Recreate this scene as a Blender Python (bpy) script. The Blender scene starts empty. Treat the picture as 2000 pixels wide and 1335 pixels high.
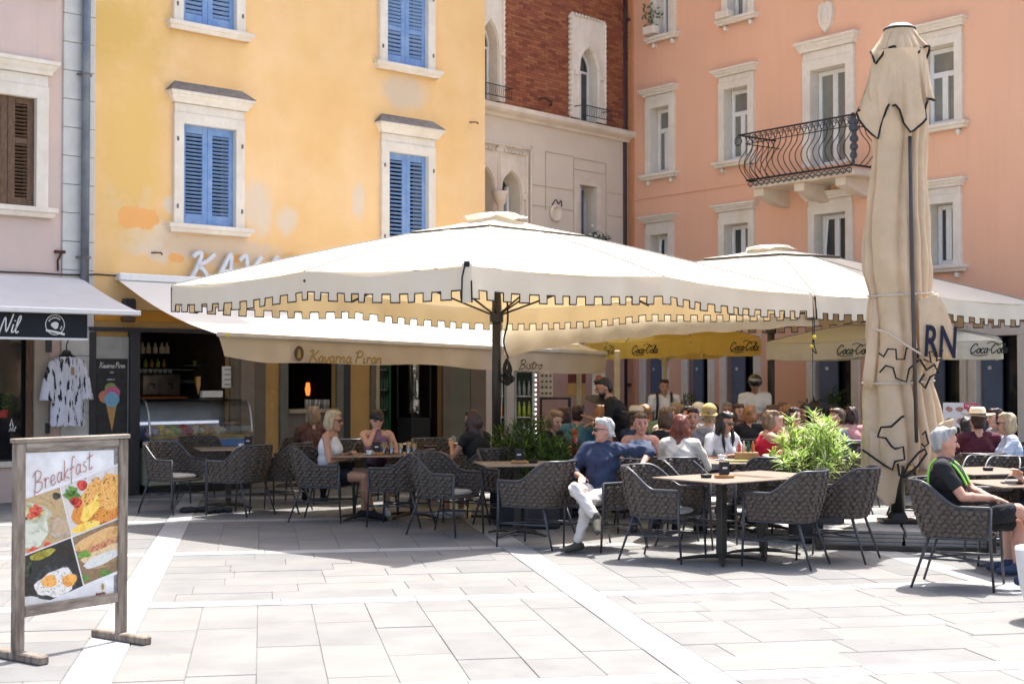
import bpy, bmesh, math, random
from math import sin, cos, pi, radians, atan2, sqrt
from mathutils import Vector, Matrix, Euler, noise
random.seed(7)
scn = bpy.context.scene
COL = scn.collection
# ---------------------------------------------------------------- camera, sky, sun, exposure
FPX, HCAM, PITCH = 2778.0, 1.70, math.atan(63.5/2778.0)
cd = bpy.data.cameras.new('camera'); cam = bpy.data.objects.new('camera', cd); COL.objects.link(cam)
cam.location = (0, 0, HCAM); cam.rotation_euler = (pi/2+PITCH, 0, 0)
cd.sensor_width = 36; cd.lens = 50.0; cd.clip_start = .1; cd.clip_end = 600
cd.dof.use_dof = True; cd.dof.focus_distance = 12.6; cd.dof.aperture_fstop = 4.0
scn.camera = cam
SUN_EL, SUN_AZ = radians(67), radians(31)      # azimuth from +Y towards +X
w = bpy.data.worlds.new('World'); scn.world = w; w.use_nodes = True
nt = w.node_tree; nt.nodes.clear()
sky = nt.nodes.new('ShaderNodeTexSky'); sky.sky_type = 'NISHITA'; sky.sun_disc = False
sky.sun_elevation = SUN_EL; sky.sun_rotation = SUN_AZ; sky.air_density = .8; sky.dust_density = 4.0; sky.ozone_density = .5
bgn = nt.nodes.new('ShaderNodeBackground'); bgn.inputs[1].default_value = .125
wo = nt.nodes.new('ShaderNodeOutputWorld')
nt.links.new(sky.outputs[0], bgn.inputs[0]); nt.links.new(bgn.outputs[0], wo.inputs[0])
sd = bpy.data.lights.new('sun', 'SUN'); sd.energy = 3.0; sd.angle = radians(.53); sd.color = (1, .965, .915)
sun = bpy.data.objects.new('sun', sd); COL.objects.link(sun)
SUNV = Vector((sin(SUN_AZ)*cos(SUN_EL), cos(SUN_AZ)*cos(SUN_EL), sin(SUN_EL)))
sun.rotation_euler = (-SUNV).to_track_quat('-Z', 'Y').to_euler(); sun.location = (6, 10, 30)
scn.view_settings.view_transform = 'Standard'; scn.view_settings.look = 'None'
scn.view_settings.exposure = 1.76; scn.view_settings.gamma = 1
scn.render.engine = 'CYCLES'

# ---------------------------------------------------------------- pixel geometry of the survey of the photograph
def ray(px, py):
    a, b = (px-1000)/FPX, (667.5-py)/FPX
    return Vector((a, cos(PITCH)-b*sin(PITCH), sin(PITCH)+b*cos(PITCH)))
def gnd(px, py, h=0.0):
    r = ray(px, py); t = (h-HCAM)/r.z
    return Vector((r.x*t, r.y*t, h))
def at(px, py, Y):
    r = ray(px, py); t = Y/r.y
    return Vector((r.x*t, Y, HCAM+r.z*t))
class Fac:
    """a vertical plane: local x runs along it, local y goes into it, local z is up"""
    def __init__(s, P, ang):
        s.P = Vector((P[0], P[1], 0)); s.a = ang
        s.d = Vector((cos(ang), sin(ang), 0)); s.n = Vector((-sin(ang), cos(ang), 0))
    def tz(s, px, py, out=0.0):
        r = ray(px, py); O = Vector((0, 0, HCAM))
        k = (-out-(O-s.P).dot(s.n))/r.dot(s.n)
        q = O+r*k
        return (q-s.P).dot(s.d), q.z
    def t(s, px, out=0.0): return s.tz(px, 700, out)[0]
    def z(s, px, py, out=0.0): return s.tz(px, py, out)[1]

# ---------------------------------------------------------------- materials
MATS = {}
def srgb(h):
    h = h.lstrip('#'); v = [int(h[i:i+2], 16)/255 for i in (0, 2, 4)]
    return tuple(x/12.92 if x <= .04045 else ((x+.055)/1.055)**2.4 for x in v)
def mat(name, c1, c2=None, rough=.7, scale=6, metal=0, bump=0, bscale=60, spec=.4, trans=0, big=None, bigscale=.6, coat=0, stretch=None, emit=None, alpha=None, detail=6, dist=.02, tcol=None):
    if name in MATS: return MATS[name]
    m = bpy.data.materials.new(name); MATS[name] = m; m.use_nodes = True
    N, L = m.node_tree.nodes, m.node_tree.links; p = N['Principled BSDF']
    p.inputs['Roughness'].default_value = rough; p.inputs['Metallic'].default_value = metal
    p.inputs['Specular IOR Level'].default_value = spec; p.inputs['Coat Weight'].default_value = coat
    tc = N.new('ShaderNodeTexCoord'); mp = N.new('ShaderNodeMapping'); L.new(tc.outputs['Object'], mp.inputs[0])
    if stretch: mp.inputs['Scale'].default_value = stretch
    c2 = c2 or tuple(x*.8 for x in c1)
    nz = N.new('ShaderNodeTexNoise'); nz.inputs['Scale'].default_value = scale; nz.inputs['Detail'].default_value = detail
    L.new(mp.outputs[0], nz.inputs['Vector'])
    rp = N.new('ShaderNodeValToRGB'); rp.color_ramp.elements[0].position = .35; rp.color_ramp.elements[1].position = .68
    rp.color_ramp.elements[0].color = (*c2, 1); rp.color_ramp.elements[1].color = (*c1, 1)
    L.new(nz.outputs['Fac'], rp.inputs[0]); out = rp.outputs[0]
    if big:
        n2 = N.new('ShaderNodeTexNoise'); n2.inputs['Scale'].default_value = bigscale; n2.inputs['Detail'].default_value = 8; n2.inputs['Roughness'].default_value = .6
        L.new(mp.outputs[0], n2.inputs['Vector'])
        r2 = N.new('ShaderNodeValToRGB'); r2.color_ramp.elements[0].position = .45; r2.color_ramp.elements[1].position = .7
        r2.color_ramp.elements[0].color = (0, 0, 0, 1); r2.color_ramp.elements[1].color = (1, 1, 1, 1)
        L.new(n2.outputs['Fac'], r2.inputs[0])
        mx = N.new('ShaderNodeMix'); mx.data_type = 'RGBA'; L.new(r2.outputs[0], mx.inputs[0]); L.new(out, mx.inputs[6]); mx.inputs[7].default_value = (*big, 1)
        out = mx.outputs[2]
    L.new(out, p.inputs['Base Color'])
    if bump:
        nb = N.new('ShaderNodeTexNoise'); nb.inputs['Scale'].default_value = bscale; nb.inputs['Detail'].default_value = 5; L.new(mp.outputs[0], nb.inputs['Vector'])
        b = N.new('ShaderNodeBump'); b.inputs['Strength'].default_value = bump; b.inputs['Distance'].default_value = dist
        L.new(nb.outputs['Fac'], b.inputs['Height']); L.new(b.outputs[0], p.inputs['Normal'])
    if trans:
        tr = N.new('ShaderNodeBsdfTranslucent')
        if tcol: tr.inputs[0].default_value = (*tcol, 1)
        else: L.new(out, tr.inputs[0])
        ms = N.new('ShaderNodeMixShader'); ms.inputs[0].default_value = trans
        L.new(p.outputs[0], ms.inputs[1]); L.new(tr.outputs[0], ms.inputs[2]); L.new(ms.outputs[0], N['Material Output'].inputs[0])
    if emit:
        p.inputs['Emission Color'].default_value = (*emit[:3], 1); p.inputs['Emission Strength'].default_value = emit[3]
    if alpha is not None:
        p.inputs['Alpha'].default_value = alpha
    return m
def streaks(m, amt=.12, sx=7, sz=.5, col=(.42, .33, .24)):
    """faint rain streaks and grime running down a wall"""
    N, L = m.node_tree.nodes, m.node_tree.links; p = N['Principled BSDF']; src = p.inputs['Base Color'].links[0].from_socket; tc = [n for n in N if n.type == 'TEX_COORD'][0]
    mp = N.new('ShaderNodeMapping'); mp.inputs['Scale'].default_value = (sx, sx, sz); L.new(tc.outputs['Object'], mp.inputs[0]); nz = N.new('ShaderNodeTexNoise'); nz.inputs['Scale'].default_value = 1; nz.inputs['Detail'].default_value = 8; nz.inputs['Roughness'].default_value = .7; L.new(mp.outputs[0], nz.inputs[0])
    mr = N.new('ShaderNodeMapRange'); mr.inputs[1].default_value = .5; mr.inputs[2].default_value = .8; mr.inputs[3].default_value = 0; mr.inputs[4].default_value = amt*3; L.new(nz.outputs['Fac'], mr.inputs[0])
    mx = N.new('ShaderNodeMix'); mx.data_type = 'RGBA'; L.new(mr.outputs[0], mx.inputs[0]); L.new(src, mx.inputs[6]); mx.inputs[7].default_value = (*col, 1); L.new(mx.outputs[2], p.inputs['Base Color'])
def glass(name, tint=(1, 1, 1), mixf=.12, rough=.03):
    """thin sheet glass: mostly clear, with a reflecting coat"""
    if name in MATS: return MATS[name]
    m = bpy.data.materials.new(name); MATS[name] = m; m.use_nodes = True
    N, L = m.node_tree.nodes, m.node_tree.links
    N.remove(N['Principled BSDF']); tr = N.new('ShaderNodeBsdfTransparent'); tr.inputs[0].default_value = (*tint, 1)
    gl = N.new('ShaderNodeBsdfGlossy'); gl.inputs['Roughness'].default_value = rough
    fr = N.new('ShaderNodeFresnel'); fr.inputs[0].default_value = 1.5
    ad = N.new('ShaderNodeMath'); ad.operation = 'ADD'; ad.inputs[1].default_value = mixf; L.new(fr.outputs[0], ad.inputs[0])
    ms = N.new('ShaderNodeMixShader'); L.new(ad.outputs[0], ms.inputs[0]); L.new(tr.outputs[0], ms.inputs[1]); L.new(gl.outputs[0], ms.inputs[2])
    L.new(ms.outputs[0], N['Material Output'].inputs[0])
    return m

# ---------------------------------------------------------------- mesh building
class MB:
    def __init__(s): s.v = []; s.f = []; s.mi = []; s.m = 0
    def vs(s, pts):
        n = len(s.v); s.v.extend([tuple(p) for p in pts]); return n
    def face(s, pts):
        n = s.vs(pts); s.f.append(tuple(range(n, n+len(pts)))); s.mi.append(s.m)
    def box(s, x0, x1, y0, y1, z0, z1, b=0.0, M=None):
        if x0 > x1: x0, x1 = x1, x0
        if y0 > y1: y0, y1 = y1, y0
        if z0 > z1: z0, z1 = z1, z0
        X, Y, Z = (x0, x1), (y0, y1), (z0, z1)
        if b <= 0:
            P = [Vector((X[i], Y[j], Z[k])) for i in (0, 1) for j in (0, 1) for k in (0, 1)]
            if M: P = [M @ p for p in P]
            n = s.vs(P)
            for q in ((0, 1, 3, 2), (4, 6, 7, 5), (0, 4, 5, 1), (2, 3, 7, 6), (0, 2, 6, 4), (1, 5, 7, 3)):
                s.f.append(tuple(n+i for i in q)); s.mi.append(s.m)
            return
        b = min(b, (x1-x0)*.45, (y1-y0)*.45, (z1-z0)*.45)
        P = []; idx = {}
        for i in (0, 1):
            for j in (0, 1):
                for k in (0, 1):
                    for ax in (0, 1, 2):
                        p = [X[i], Y[j], Z[k]]
                        for a2, sgn in ((0, i), (1, j), (2, k)):
                            if a2 != ax: p[a2] += b*(1-2*sgn)
                        idx[(i, j, k, ax)] = len(P); P.append(Vector(p))
        if M: P = [M @ p for p in P]
        n = s.vs(P)
        F = []
        for ax in (0, 1, 2):
            for sd_ in (0, 1):
                o = [a for a in (0, 1, 2) if a != ax]; loop = []
                for (u, v_) in ((0, 0), (1, 0), (1, 1), (0, 1)):
                    c = [0, 0, 0]; c[ax] = sd_; c[o[0]] = u; c[o[1]] = v_
                    loop.append(idx[(c[0], c[1], c[2], ax)])
                flip = (sd_ == 0) ^ (ax == 1)
                F.append(loop[::-1] if flip else loop)
        for ax in (0, 1, 2):         # edges along ax
            o = [a for a in (0, 1, 2) if a != ax]
            for u in (0, 1):
                for v_ in (0, 1):
                    c = [0, 0, 0]; c[o[0]] = u; c[o[1]] = v_
                    c0 = list(c); c0[ax] = 0; c1 = list(c); c1[ax] = 1
                    F.append([idx[(*c0, o[0])], idx[(*c1, o[0])], idx[(*c1, o[1])], idx[(*c0, o[1])]])
        for i in (0, 1):
            for j in (0, 1):
                for k in (0, 1): F.append([idx[(i, j, k, 0)], idx[(i, j, k, 1)], idx[(i, j, k, 2)]])
        for q in F: s.f.append(tuple(n+i for i in q)); s.mi.append(s.m)
    def tube(s, pts, r, n=8, cap=True, flat=1.0):
        pts = [Vector(p) for p in pts]; R = r if isinstance(r, (list, tuple)) else [r]*len(pts)
        rings = []; up = None
        for i, p in enumerate(pts):
            a = pts[max(i-1, 0)]; c = pts[min(i+1, len(pts)-1)]; d = (c-a)
            if d.length < 1e-9: d = Vector((0, 0, 1))
            d.normalize()
            if up is None: up = Vector((0, 0, 1)) if abs(d.z) < .9 else Vector((1, 0, 0))
            x = d.cross(up)
            if x.length < 1e-6: x = d.cross(Vector((1, .3, 0)))
            x.normalize(); y = x.cross(d).normalized(); up = y
            rings.append(s.vs([p+x*(cos(2*pi*k/n)*R[i])+y*(sin(2*pi*k/n)*R[i]*flat) for k in range(n)]))
        for a, c in zip(rings, rings[1:]):
            for k in range(n):
                s.f.append((a+k, a+(k+1) % n, c+(k+1) % n, c+k)); s.mi.append(s.m)
        if cap:
            s.f.append(tuple(rings[0]+k for k in reversed(range(n)))); s.f.append(tuple(rings[-1]+k for k in range(n))); s.mi += [s.m, s.m]
    def lathe(s, prof, c=(0, 0, 0), n=16, cap=True):
        rings = [s.vs([(c[0]+r*cos(2*pi*k/n), c[1]+r*sin(2*pi*k/n), c[2]+z) for k in range(n)]) for r, z in prof]
        for a, d in zip(rings, rings[1:]):
            for k in range(n): s.f.append((a+k, a+(k+1) % n, d+(k+1) % n, d+k)); s.mi.append(s.m)
        if cap:
            s.f.append(tuple(rings[0]+k for k in reversed(range(n)))); s.f.append(tuple(rings[-1]+k for k in range(n))); s.mi += [s.m, s.m]
    def ell(s, c, r, M=None, nu=12, nv=8):
        c = Vector(c); rows = []
        for i in range(nv+1):
            th = pi*i/nv; row = []
            for j in range(nu):
                ph = 2*pi*j/nu; p = Vector((r[0]*sin(th)*cos(ph), r[1]*sin(th)*sin(ph), r[2]*cos(th)))
                row.append(c+(M @ p if M else p))
                if i in (0, nv): break
            rows.append(s.vs(row))
        for i in range(nv):
            for j in range(nu):
                j2 = (j+1) % nu; a, b = rows[i], rows[i+1]
                if i == 0: s.f.append((a, b+j, b+j2))
                elif i == nv-1: s.f.append((a+j, b, a+j2))
                else: s.f.append((a+j, b+j, b+j2, a+j2))
                s.mi.append(s.m)
    def cap(s, p0, r0, p1, r1, n=10, h=3):
        """tapered capsule"""
        p0, p1 = Vector(p0), Vector(p1); d = p1-p0
        if d.length < 1e-6: return s.ell(p0, (r0, r0, r0))
        d.normalize(); x = d.orthogonal().normalized(); y = d.cross(x); rows = []
        prof = [(p0-d*(r0*cos(pi/2*i/h)), r0*sin(pi/2*i/h)) for i in range(1, h+1)]+[(p1+d*(r1*sin(pi/2*i/h)), r1*cos(pi/2*i/h)) for i in range(0, h)]
        a0 = s.vs([p0-d*r0])
        for c, r in prof: rows.append(s.vs([c+x*(r*cos(2*pi*k/n))+y*(r*sin(2*pi*k/n)) for k in range(n)]))
        a1 = s.vs([p1+d*r1])
        for k in range(n):
            k2 = (k+1) % n
            s.f.append((a0, rows[0]+k2, rows[0]+k)); s.f.append((a1, rows[-1]+k, rows[-1]+k2)); s.mi += [s.m, s.m]
            for a, c in zip(rows, rows[1:]): s.f.append((a+k, a+k2, c+k2, c+k)); s.mi.append(s.m)
    def prism(s, poly, y0, y1, M=None):
        """polygon given in x,z pushed from y0 to y1"""
        A = [Vector((x, y0, z)) for x, z in poly]; B = [Vector((x, y1, z)) for x, z in poly]
        if M: A = [M @ p for p in A]; B = [M @ p for p in B]
        n = len(poly); a = s.vs(A); b = s.vs(B)
        s.f.append(tuple(a+i for i in range(n))); s.f.append(tuple(b+i for i in reversed(range(n)))); s.mi += [s.m, s.m]
        for i in range(n):
            j = (i+1) % n; s.f.append((a+j, a+i, b+i, b+j)); s.mi.append(s.m)
    def grid(s, P):
        """rows of points -> quads"""
        R = [s.vs(r) for r in P]; m = len(P[0])
        for a, b in zip(R, R[1:]):
            for k in range(m-1): s.f.append((a+k, a+k+1, b+k+1, b+k)); s.mi.append(s.m)
    def ribbon(s, pts, w_, y0, y1):
        """flat letter stroke in the x,z plane, one mitred strip from y0 (front) to y1"""
        n = len(pts); Lf = []; Rt = []
        for i in range(n):
            a = pts[max(i-1, 0)]; c = pts[min(i+1, n-1)]; dx, dz = c[0]-a[0], c[1]-a[1]; l = sqrt(dx*dx+dz*dz) or 1
            nx, nz = -dz/l*w_/2, dx/l*w_/2
            Lf.append((pts[i][0]+nx, pts[i][1]+nz)); Rt.append((pts[i][0]-nx, pts[i][1]-nz))
        s.grid([[(p[0], y0, p[1]) for p in Lf], [(p[0], y0, p[1]) for p in Rt]])
        if abs(y1-y0) > .003:
            s.grid([[(p[0], y0, p[1]) for p in Lf], [(p[0], y1, p[1]) for p in Lf]]); s.grid([[(p[0], y0, p[1]) for p in Rt], [(p[0], y1, p[1]) for p in Rt]])
            for e in (0, -1): s.face([(Lf[e][0], y0, Lf[e][1]), (Rt[e][0], y0, Rt[e][1]), (Rt[e][0], y1, Rt[e][1]), (Lf[e][0], y1, Lf[e][1])])
    def mesh(s, name, mats, smooth=False):
        me = bpy.data.meshes.new(name); me.from_pydata(s.v, [], s.f)
        mats = mats if isinstance(mats, (list, tuple)) else [mats]
        for m in mats: me.materials.append(m)
        me.polygons.foreach_set('material_index', s.mi)
        if smooth: me.polygons.foreach_set('use_smooth', [True]*len(s.f))
        me.update()
        if smooth != 'raw':
            bm = bmesh.new(); bm.from_mesh(me); bmesh.ops.recalc_face_normals(bm, faces=bm.faces); bm.to_mesh(me); bm.free()
        return me
def link(name, me, parent=None, loc=None, rot=None):
    o = bpy.data.objects.new(name, me); COL.objects.link(o)
    if parent is not None: o.parent = parent
    if loc is not None: o.location = loc
    if rot is not None: o.rotation_euler = rot
    return o
def put(mb, name, mats, parent=None, smooth=False, loc=None, rot=None): return link(name, mb.mesh(name, mats, smooth), parent, loc, rot)
def pbox(name, m, parent, x0, x1, y0, y1, z0, z1, b=0.0):
    mb = MB(); mb.box(x0, x1, y0, y1, z0, z1, b); return put(mb, name, m, parent)
def tag(o, label, cat, group=None, kind=None):
    o['label'] = label; o['category'] = cat
    if group: o['group'] = group
    if kind: o['kind'] = kind
    return o
def thing(name, label, cat, loc=(0, 0, 0), rz=0, group=None):
    o = link(name, None, None, loc, (0, 0, rz)); return tag(o, label, cat, group)
def struct(name, mb, m, parent=None, smooth=False):
    o = put(mb, name, m, parent, smooth); o['kind'] = 'structure'; return o
def copy_tree(o, parent=None):
    c = o.copy(); COL.objects.link(c)
    if parent is not None: c.parent = parent
    for ch in KIDS.get(o.name, []): copy_tree(ch, c)
    return c
KIDS = {}
def index_kids(root):
    KIDS[root.name] = [c for c in bpy.data.objects if c.parent == root]
    for c in KIDS[root.name]: index_kids(c)
def smooth_curve(P, k=6):
    out = []; n = len(P)
    for i in range(n-1):
        p0, p1, p2, p3 = [Vector((*P[j], 0)[:3]) if len(P[j]) == 2 else Vector(P[j]) for j in (max(i-1, 0), i, i+1, min(i+2, n-1))]
        for q in range(k):
            t = q/k; out.append(.5*((2*p1)+(-p0+p2)*t+(2*p0-5*p1+4*p2-p3)*t*t+(-p0+3*p1-3*p2+p3)*t**3))
    out.append(Vector((*P[-1], 0)[:3]) if len(P[-1]) == 2 else Vector(P[-1]))
    return out
GL = {'C': (.8, [[(.75,.75),(.68,.95),(.42,.97),(.12,.6),(.1,.25),(.3,.0),(.6,.1),(.78,.35)]]),
 'o': (.5, [[(.33,.5),(.12,.35),(.15,.05),(.33,.0),(.46,.2),(.4,.48),(.34,.44),(.55,.42)]]),
 'c': (.45, [[(.42,.42),(.3,.52),(.1,.3),(.15,.03),(.35,.0),(.5,.14)]]),
 'a': (.5, [[(.42,.42),(.25,.52),(.08,.25),(.18,.0),(.36,.15),(.44,.5)], [(.44,.5),(.4,.08),(.55,.08)]]),
 'l': (.3, [[(.02,.1),(.28,.75),(.24,1.0),(.12,.8),(.1,.2),(.2,0),(.34,.1)]]),
 '-': (.3, [[(.03,.32),(.27,.38)]]),
 'B': (.72, [[(.2,1.0),(.12,.4),(.0,-.15)], [(-.05,.8),(.25,1.05),(.6,.9),(.5,.6),(.2,.5),(.6,.4),(.58,.1),(.25,-.05),(0,.1)]]),
 'r': (.42, [[(.05,.45),(.12,.5),(.1,0)], [(.1,.3),(.25,.5),(.42,.42)]]),
 'e': (.45, [[(.05,.2),(.35,.3),(.35,.48),(.2,.5),(.08,.3),(.12,.05),(.3,0),(.48,.14)]]),
 'k': (.48, [[(.18,1.0),(.05,0)], [(.42,.5),(.12,.25),(.28,.1),(.48,0)]]),
 'f': (.38, [[(.48,.95),(.34,1.02),(.22,.7),(.08,-.35)], [(0,.42),(.4,.5)]]),
 's': (.42, [[(.38,.48),(.22,.5),(.15,.35),(.35,.2),(.25,0),(.05,.05)]]),
 't': (.4, [[(.25,.9),(.12,.1),(.25,0),(.4,.1)], [(-.05,.6),(.5,.7)]]),
 'N': (.8, [[(0,-.05),(.2,.9),(.5,.05),(.75,1.1)]]),
 'i': (.28, [[(.12,.5),(.1,.05),(.28,.08)], [(.16,.68),(.18,.74)]]),
 'K': (.7, [[(-.02,.85),(.1,1.0),(.24,.95),(.15,.4),(.02,0)], [(.68,1.0),(.45,.7),(.17,.52),(.38,.4),(.68,0)]]),
 'v': (.42, [[(.05,.5),(.18,0),(.34,.25),(.42,.52)]]),
 'n': (.48, [[(.08,.5),(.05,0)], [(.05,.3),(.25,.5),(.36,.38),(.35,.05),(.48,.08)]]),
 'P': (.68, [[(.22,1),(.08,0)], [(-.02,.82),(.3,1.05),(.62,.85),(.5,.55),(.15,.5)]]),
 'A': (.75, [[(-.02,.02),(.12,.08),(.4,.95),(.5,1.0)], [(.48,1.0),(.52,.5),(.62,0),(.72,.05)], [(.2,.38),(.6,.38)]]),
 'V': (.72, [[(-.05,.82),(.08,1.0),(.18,.9),(.34,.0)], [(.34,.0),(.55,.7),(.72,1.02)]]),
 'R': (.75, [[(.2,1),(.08,0)], [(-.02,.85),(.3,1.05),(.62,.85),(.5,.58),(.15,.5)], [(.3,.5),(.5,.1),(.72,.0)]]),
 ' ': (.3, []), 'h': (.45, [[(.15,1),(.05,0)], [(.06,.3),(.25,.5),(.36,.38),(.35,.05),(.45,.08)]]),
 'm': (.7, [[(.05,.5),(.04,0)], [(.05,.3),(.2,.5),(.3,.35),(.28,0)], [(.29,.3),(.45,.5),(.56,.35),(.55,.05),(.68,.08)]])}
def script(mb, txt, x, z, h, wd, y, slant=.25, rise=0.0, thick=0.0, gap=0.0, xs=1.0):
    """handwriting drawn as strokes; x,z is the start of the baseline, y the face depth"""
    cx = 0; lay = 0
    for ch in txt:
        adv, st = GL.get(ch, (.5, []))
        for s_ in st:
            P = smooth_curve(s_, 5); lay += 1
            pts = [(x+(cx+p.x+slant*p.y)*h*xs, z+p.y*h+rise*(cx+p.x)*h*xs) for p in P]
            mb.ribbon(pts, wd, y-.0004*(lay % 5)-thick, y)
        cx += adv+gap
    return cx*h*xs
PENDING_TEXT = []
def text(name, body, size, m, parent, loc, rot=(pi/2, 0, 0), shear=0, ext=.0015, align='LEFT', xs=1.0, off=0.0):
    c = bpy.data.curves.new(name, 'FONT'); c.body = body; c.size = size; c.extrude = ext; c.shear = shear; c.align_x = align; c.resolution_u = 3; c.offset = off
    c.materials.append(m); o = link(name, c, parent, loc, rot); o.scale = (xs, 1, 1); PENDING_TEXT.append(o); return o

# ---------------------------------------------------------------- colours
M = {}
M['stone_white'] = mat('white_istrian_stone', (.77, .71, .61), (.71, .645, .545), .75, 9, bump=.15, bscale=40, big=(.66, .58, .47), bigscale=1.3)
M['stone_cream'] = mat('cream_limestone', (.75, .66, .53), (.67, .57, .45), .8, 3, bump=.12, bscale=30, big=(.55, .45, .38), bigscale=.9)
M['lead'] = mat('dark_lead_flashing', (.10, .09, .09), (.17, .15, .14), .6, 12)
M['pale_pink'] = mat('pale_pink_plaster', (.66, .50, .42), (.60, .455, .385), .9, 1.6, bump=.1, bscale=50, big=(.58, .47, .42), bigscale=.5)
M['salmon'] = mat('salmon_plaster', (.80, .465, .305), (.77, .44, .285), .9, .9, bump=.06, bscale=60, big=(.75, .43, .28), bigscale=.25)
M['blue_paint'] = mat('sky_blue_shutter_paint', (.175, .30, .54), (.14, .25, .47), .55, 14, bump=.05, bscale=80, big=(.25, .36, .54), bigscale=3)
M['brown_wood'] = mat('brown_weathered_wood', (.17, .095, .05), (.08, .045, .025), .6, 10, bump=.2, bscale=50, stretch=(6, 6, 1))
M['dark_room'] = mat('dark_interior', (.035, .028, .022), (.022, .017, .014), .9, 4)
M['white_frame'] = mat('white_window_frame', (.74, .73, .70), (.68, .67, .64), .45, 12)
M['pane'] = mat('window_pane', (.05, .055, .05), (.03, .035, .035), .06, 3, spec=.8)
M['pane_pale'] = mat('window_pane_with_blind', (.23, .23, .19), (.17, .17, .15), .15, 2.5, spec=.8)
M['iron'] = mat('wrought_iron', (.018, .018, .02), (.03, .03, .032), .5, 30, metal=.4)
M['zinc'] = mat('grey_drainpipe', (.17, .20, .24), (.13, .155, .19), .5, 5, metal=.3, big=(.24, .26, .28), bigscale=2)
M['brown_pipe'] = mat('dark_brown_drainpipe', (.055, .03, .03), (.04, .022, .022), .5, 5)
M['char'] = mat('charcoal_frame', (.045, .045, .052), (.035, .035, .04), .45, 20)
M['ochre'] = mat('ochre_pilaster', (.55, .33, .12), (.48, .29, .10), .85, 3, bump=.05)
M['taupe'] = mat('taupe_panel', (.17, .14, .11), (.14, .115, .09), .7, 4)
M['black'] = mat('matt_black', (.012, .012, .014), (.018, .018, .02), .6, 20)
M['paper'] = mat('white_print', (.72, .70, .66), (.66, .64, .60), .6, 8)
M['rust'] = mat('rust', (.10, .04, .025), (.05, .02, .015), .9, 40)

streaks(M['salmon'], .10, 5, .35, (.58, .33, .22)); streaks(M['stone_white'], .07, 14, 2, (.42, .34, .25)); streaks(M['pale_pink'], .12, 6, .4, (.45, .36, .32))
# ================================================================ PAVEMENT
U = Vector((sin(radians(-9.96)), cos(radians(-9.96)), 0)); V = Vector((U.y, -U.x, 0))
M['slab'] = mat('grey_sandstone_slab', (.182, .180, .174), (.155, .153, .148), .8, 2.2, bump=.12, bscale=70, big=(.196, .19, .18), bigscale=1.1)
M['slab_b'] = mat('grey_sandstone_slab_cool', (.166, .165, .162), (.146, .145, .142), .8, 3.2, bump=.12, bscale=70, big=(.182, .178, .17), bigscale=1.6)
M['slab_c'] = mat('grey_sandstone_slab_warm', (.196, .190, .178), (.170, .165, .155), .8, 2.6, bump=.12, bscale=70)
M['band'] = mat('white_limestone_band', (.35, .345, .333), (.315, .31, .30), .7, 3, bump=.08, bscale=70)
M['joint'] = mat('paving_joint', (.20, .197, .19), (.15, .148, .14), .95, 8)
M['far_ground'] = mat('far_pavement', (.25, .24, .22), (.22, .21, .195), .85, 3, big=(.25, .24, .22), bigscale=.3)
mb = MB(); mb.face([(-300, -300, -.055), (300, -300, -.055), (300, 300, -.055), (-300, 300, -.055)]); struct('ground', mb, M['far_ground'])
mb = MB(); mb.face([(-13, 5.2, -.007), (13, 5.2, -.007), (13, 31, -.007), (-13, 31, -.007)]); pave = struct('pavement', mb, M['joint'])
def uv(p): return p.dot(U), p.dot(V)
uB, vB = uv(gnd(1378, 1320)); uT, _ = uv(gnd(1000, 1163))
SP, TP, BW = 3.42, 3.06, .27
slabs = []
def add_slab(u0, u1, v0, v1, kind):
    c = U*((u0+u1)/2)+V*((v0+v1)/2)
    if c.y < 6.2 or c.y > 30 or abs(c.x) > .40*c.y+1.2: return
    if (c-Yp).dot(Ynrm) > .05 or (c-Pp).dot(Pnrm) > .3: return
    slabs.append((c.y, u0, u1, v0, v1, kind))
YF = Fac((0, 0), radians(43.28)); g = gnd(256, 966); YF.P = Vector((g.x, g.y, 0))
BF = Fac((at(950, 700, 26.0).x, 26.0), radians(48.5))
q = BF.P+BF.d*4.36; PFc = Fac((q.x, q.y), radians(-52.95))
Yp, Ynrm, Pp, Pnrm = YF.P, YF.n, PFc.P, PFc.n
rs = random.Random(3)
for i in range(-6, 7):
    vb = vB+i*SP
    # long bands: stones about .9 m
    u = 4.0
    while u < 31:
        l = rs.uniform(.75, 1.05); add_slab(u, u+l-.006, vb-BW/2, vb+BW/2, 'band'); u += l
    for j in range(-2, 8):
        ub = uT+j*TP; v0, v1 = vb+BW/2+.006, vb+SP-BW/2-.006
        x = v0
        while x < v1-.05:
            l = min(rs.uniform(.8, 1.1), v1-x)
            if v1-x-l < .3: l = v1-x
            add_slab(ub-BW*.42, ub+BW*.42, x, x+l-.006, 'band'); x += l
        u0, u1 = ub+BW*.42+.006, ub+TP-BW*.42-.006
        if (i+j) % 2 == 0:      # columns running away from the camera
            nc = 8; wv = (v1-v0)/nc
            for k in range(nc):
                a = u0-rs.uniform(0, .5)
                while a < u1-.04:
                    l = rs.uniform(.55, .95); b = min(a+l, u1)
                    if u1-b < .15: b = u1
                    add_slab(max(a, u0), b-.0035, v0+k*wv, v0+(k+1)*wv-.0035, 'slab'); a = b
        else:
            nc = 7; wu = (u1-u0)/nc
            for k in range(nc):
                a = v0-rs.uniform(0, .5)
                while a < v1-.04:
                    l = rs.uniform(.5, .95); b = min(a+l, v1)
                    if v1-b < .15: b = v1
                    add_slab(u0+k*wu, u0+(k+1)*wu-.0035, max(a, v0), b-.0035, 'slab'); a = b
slabs.sort()
rest = MB()
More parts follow.
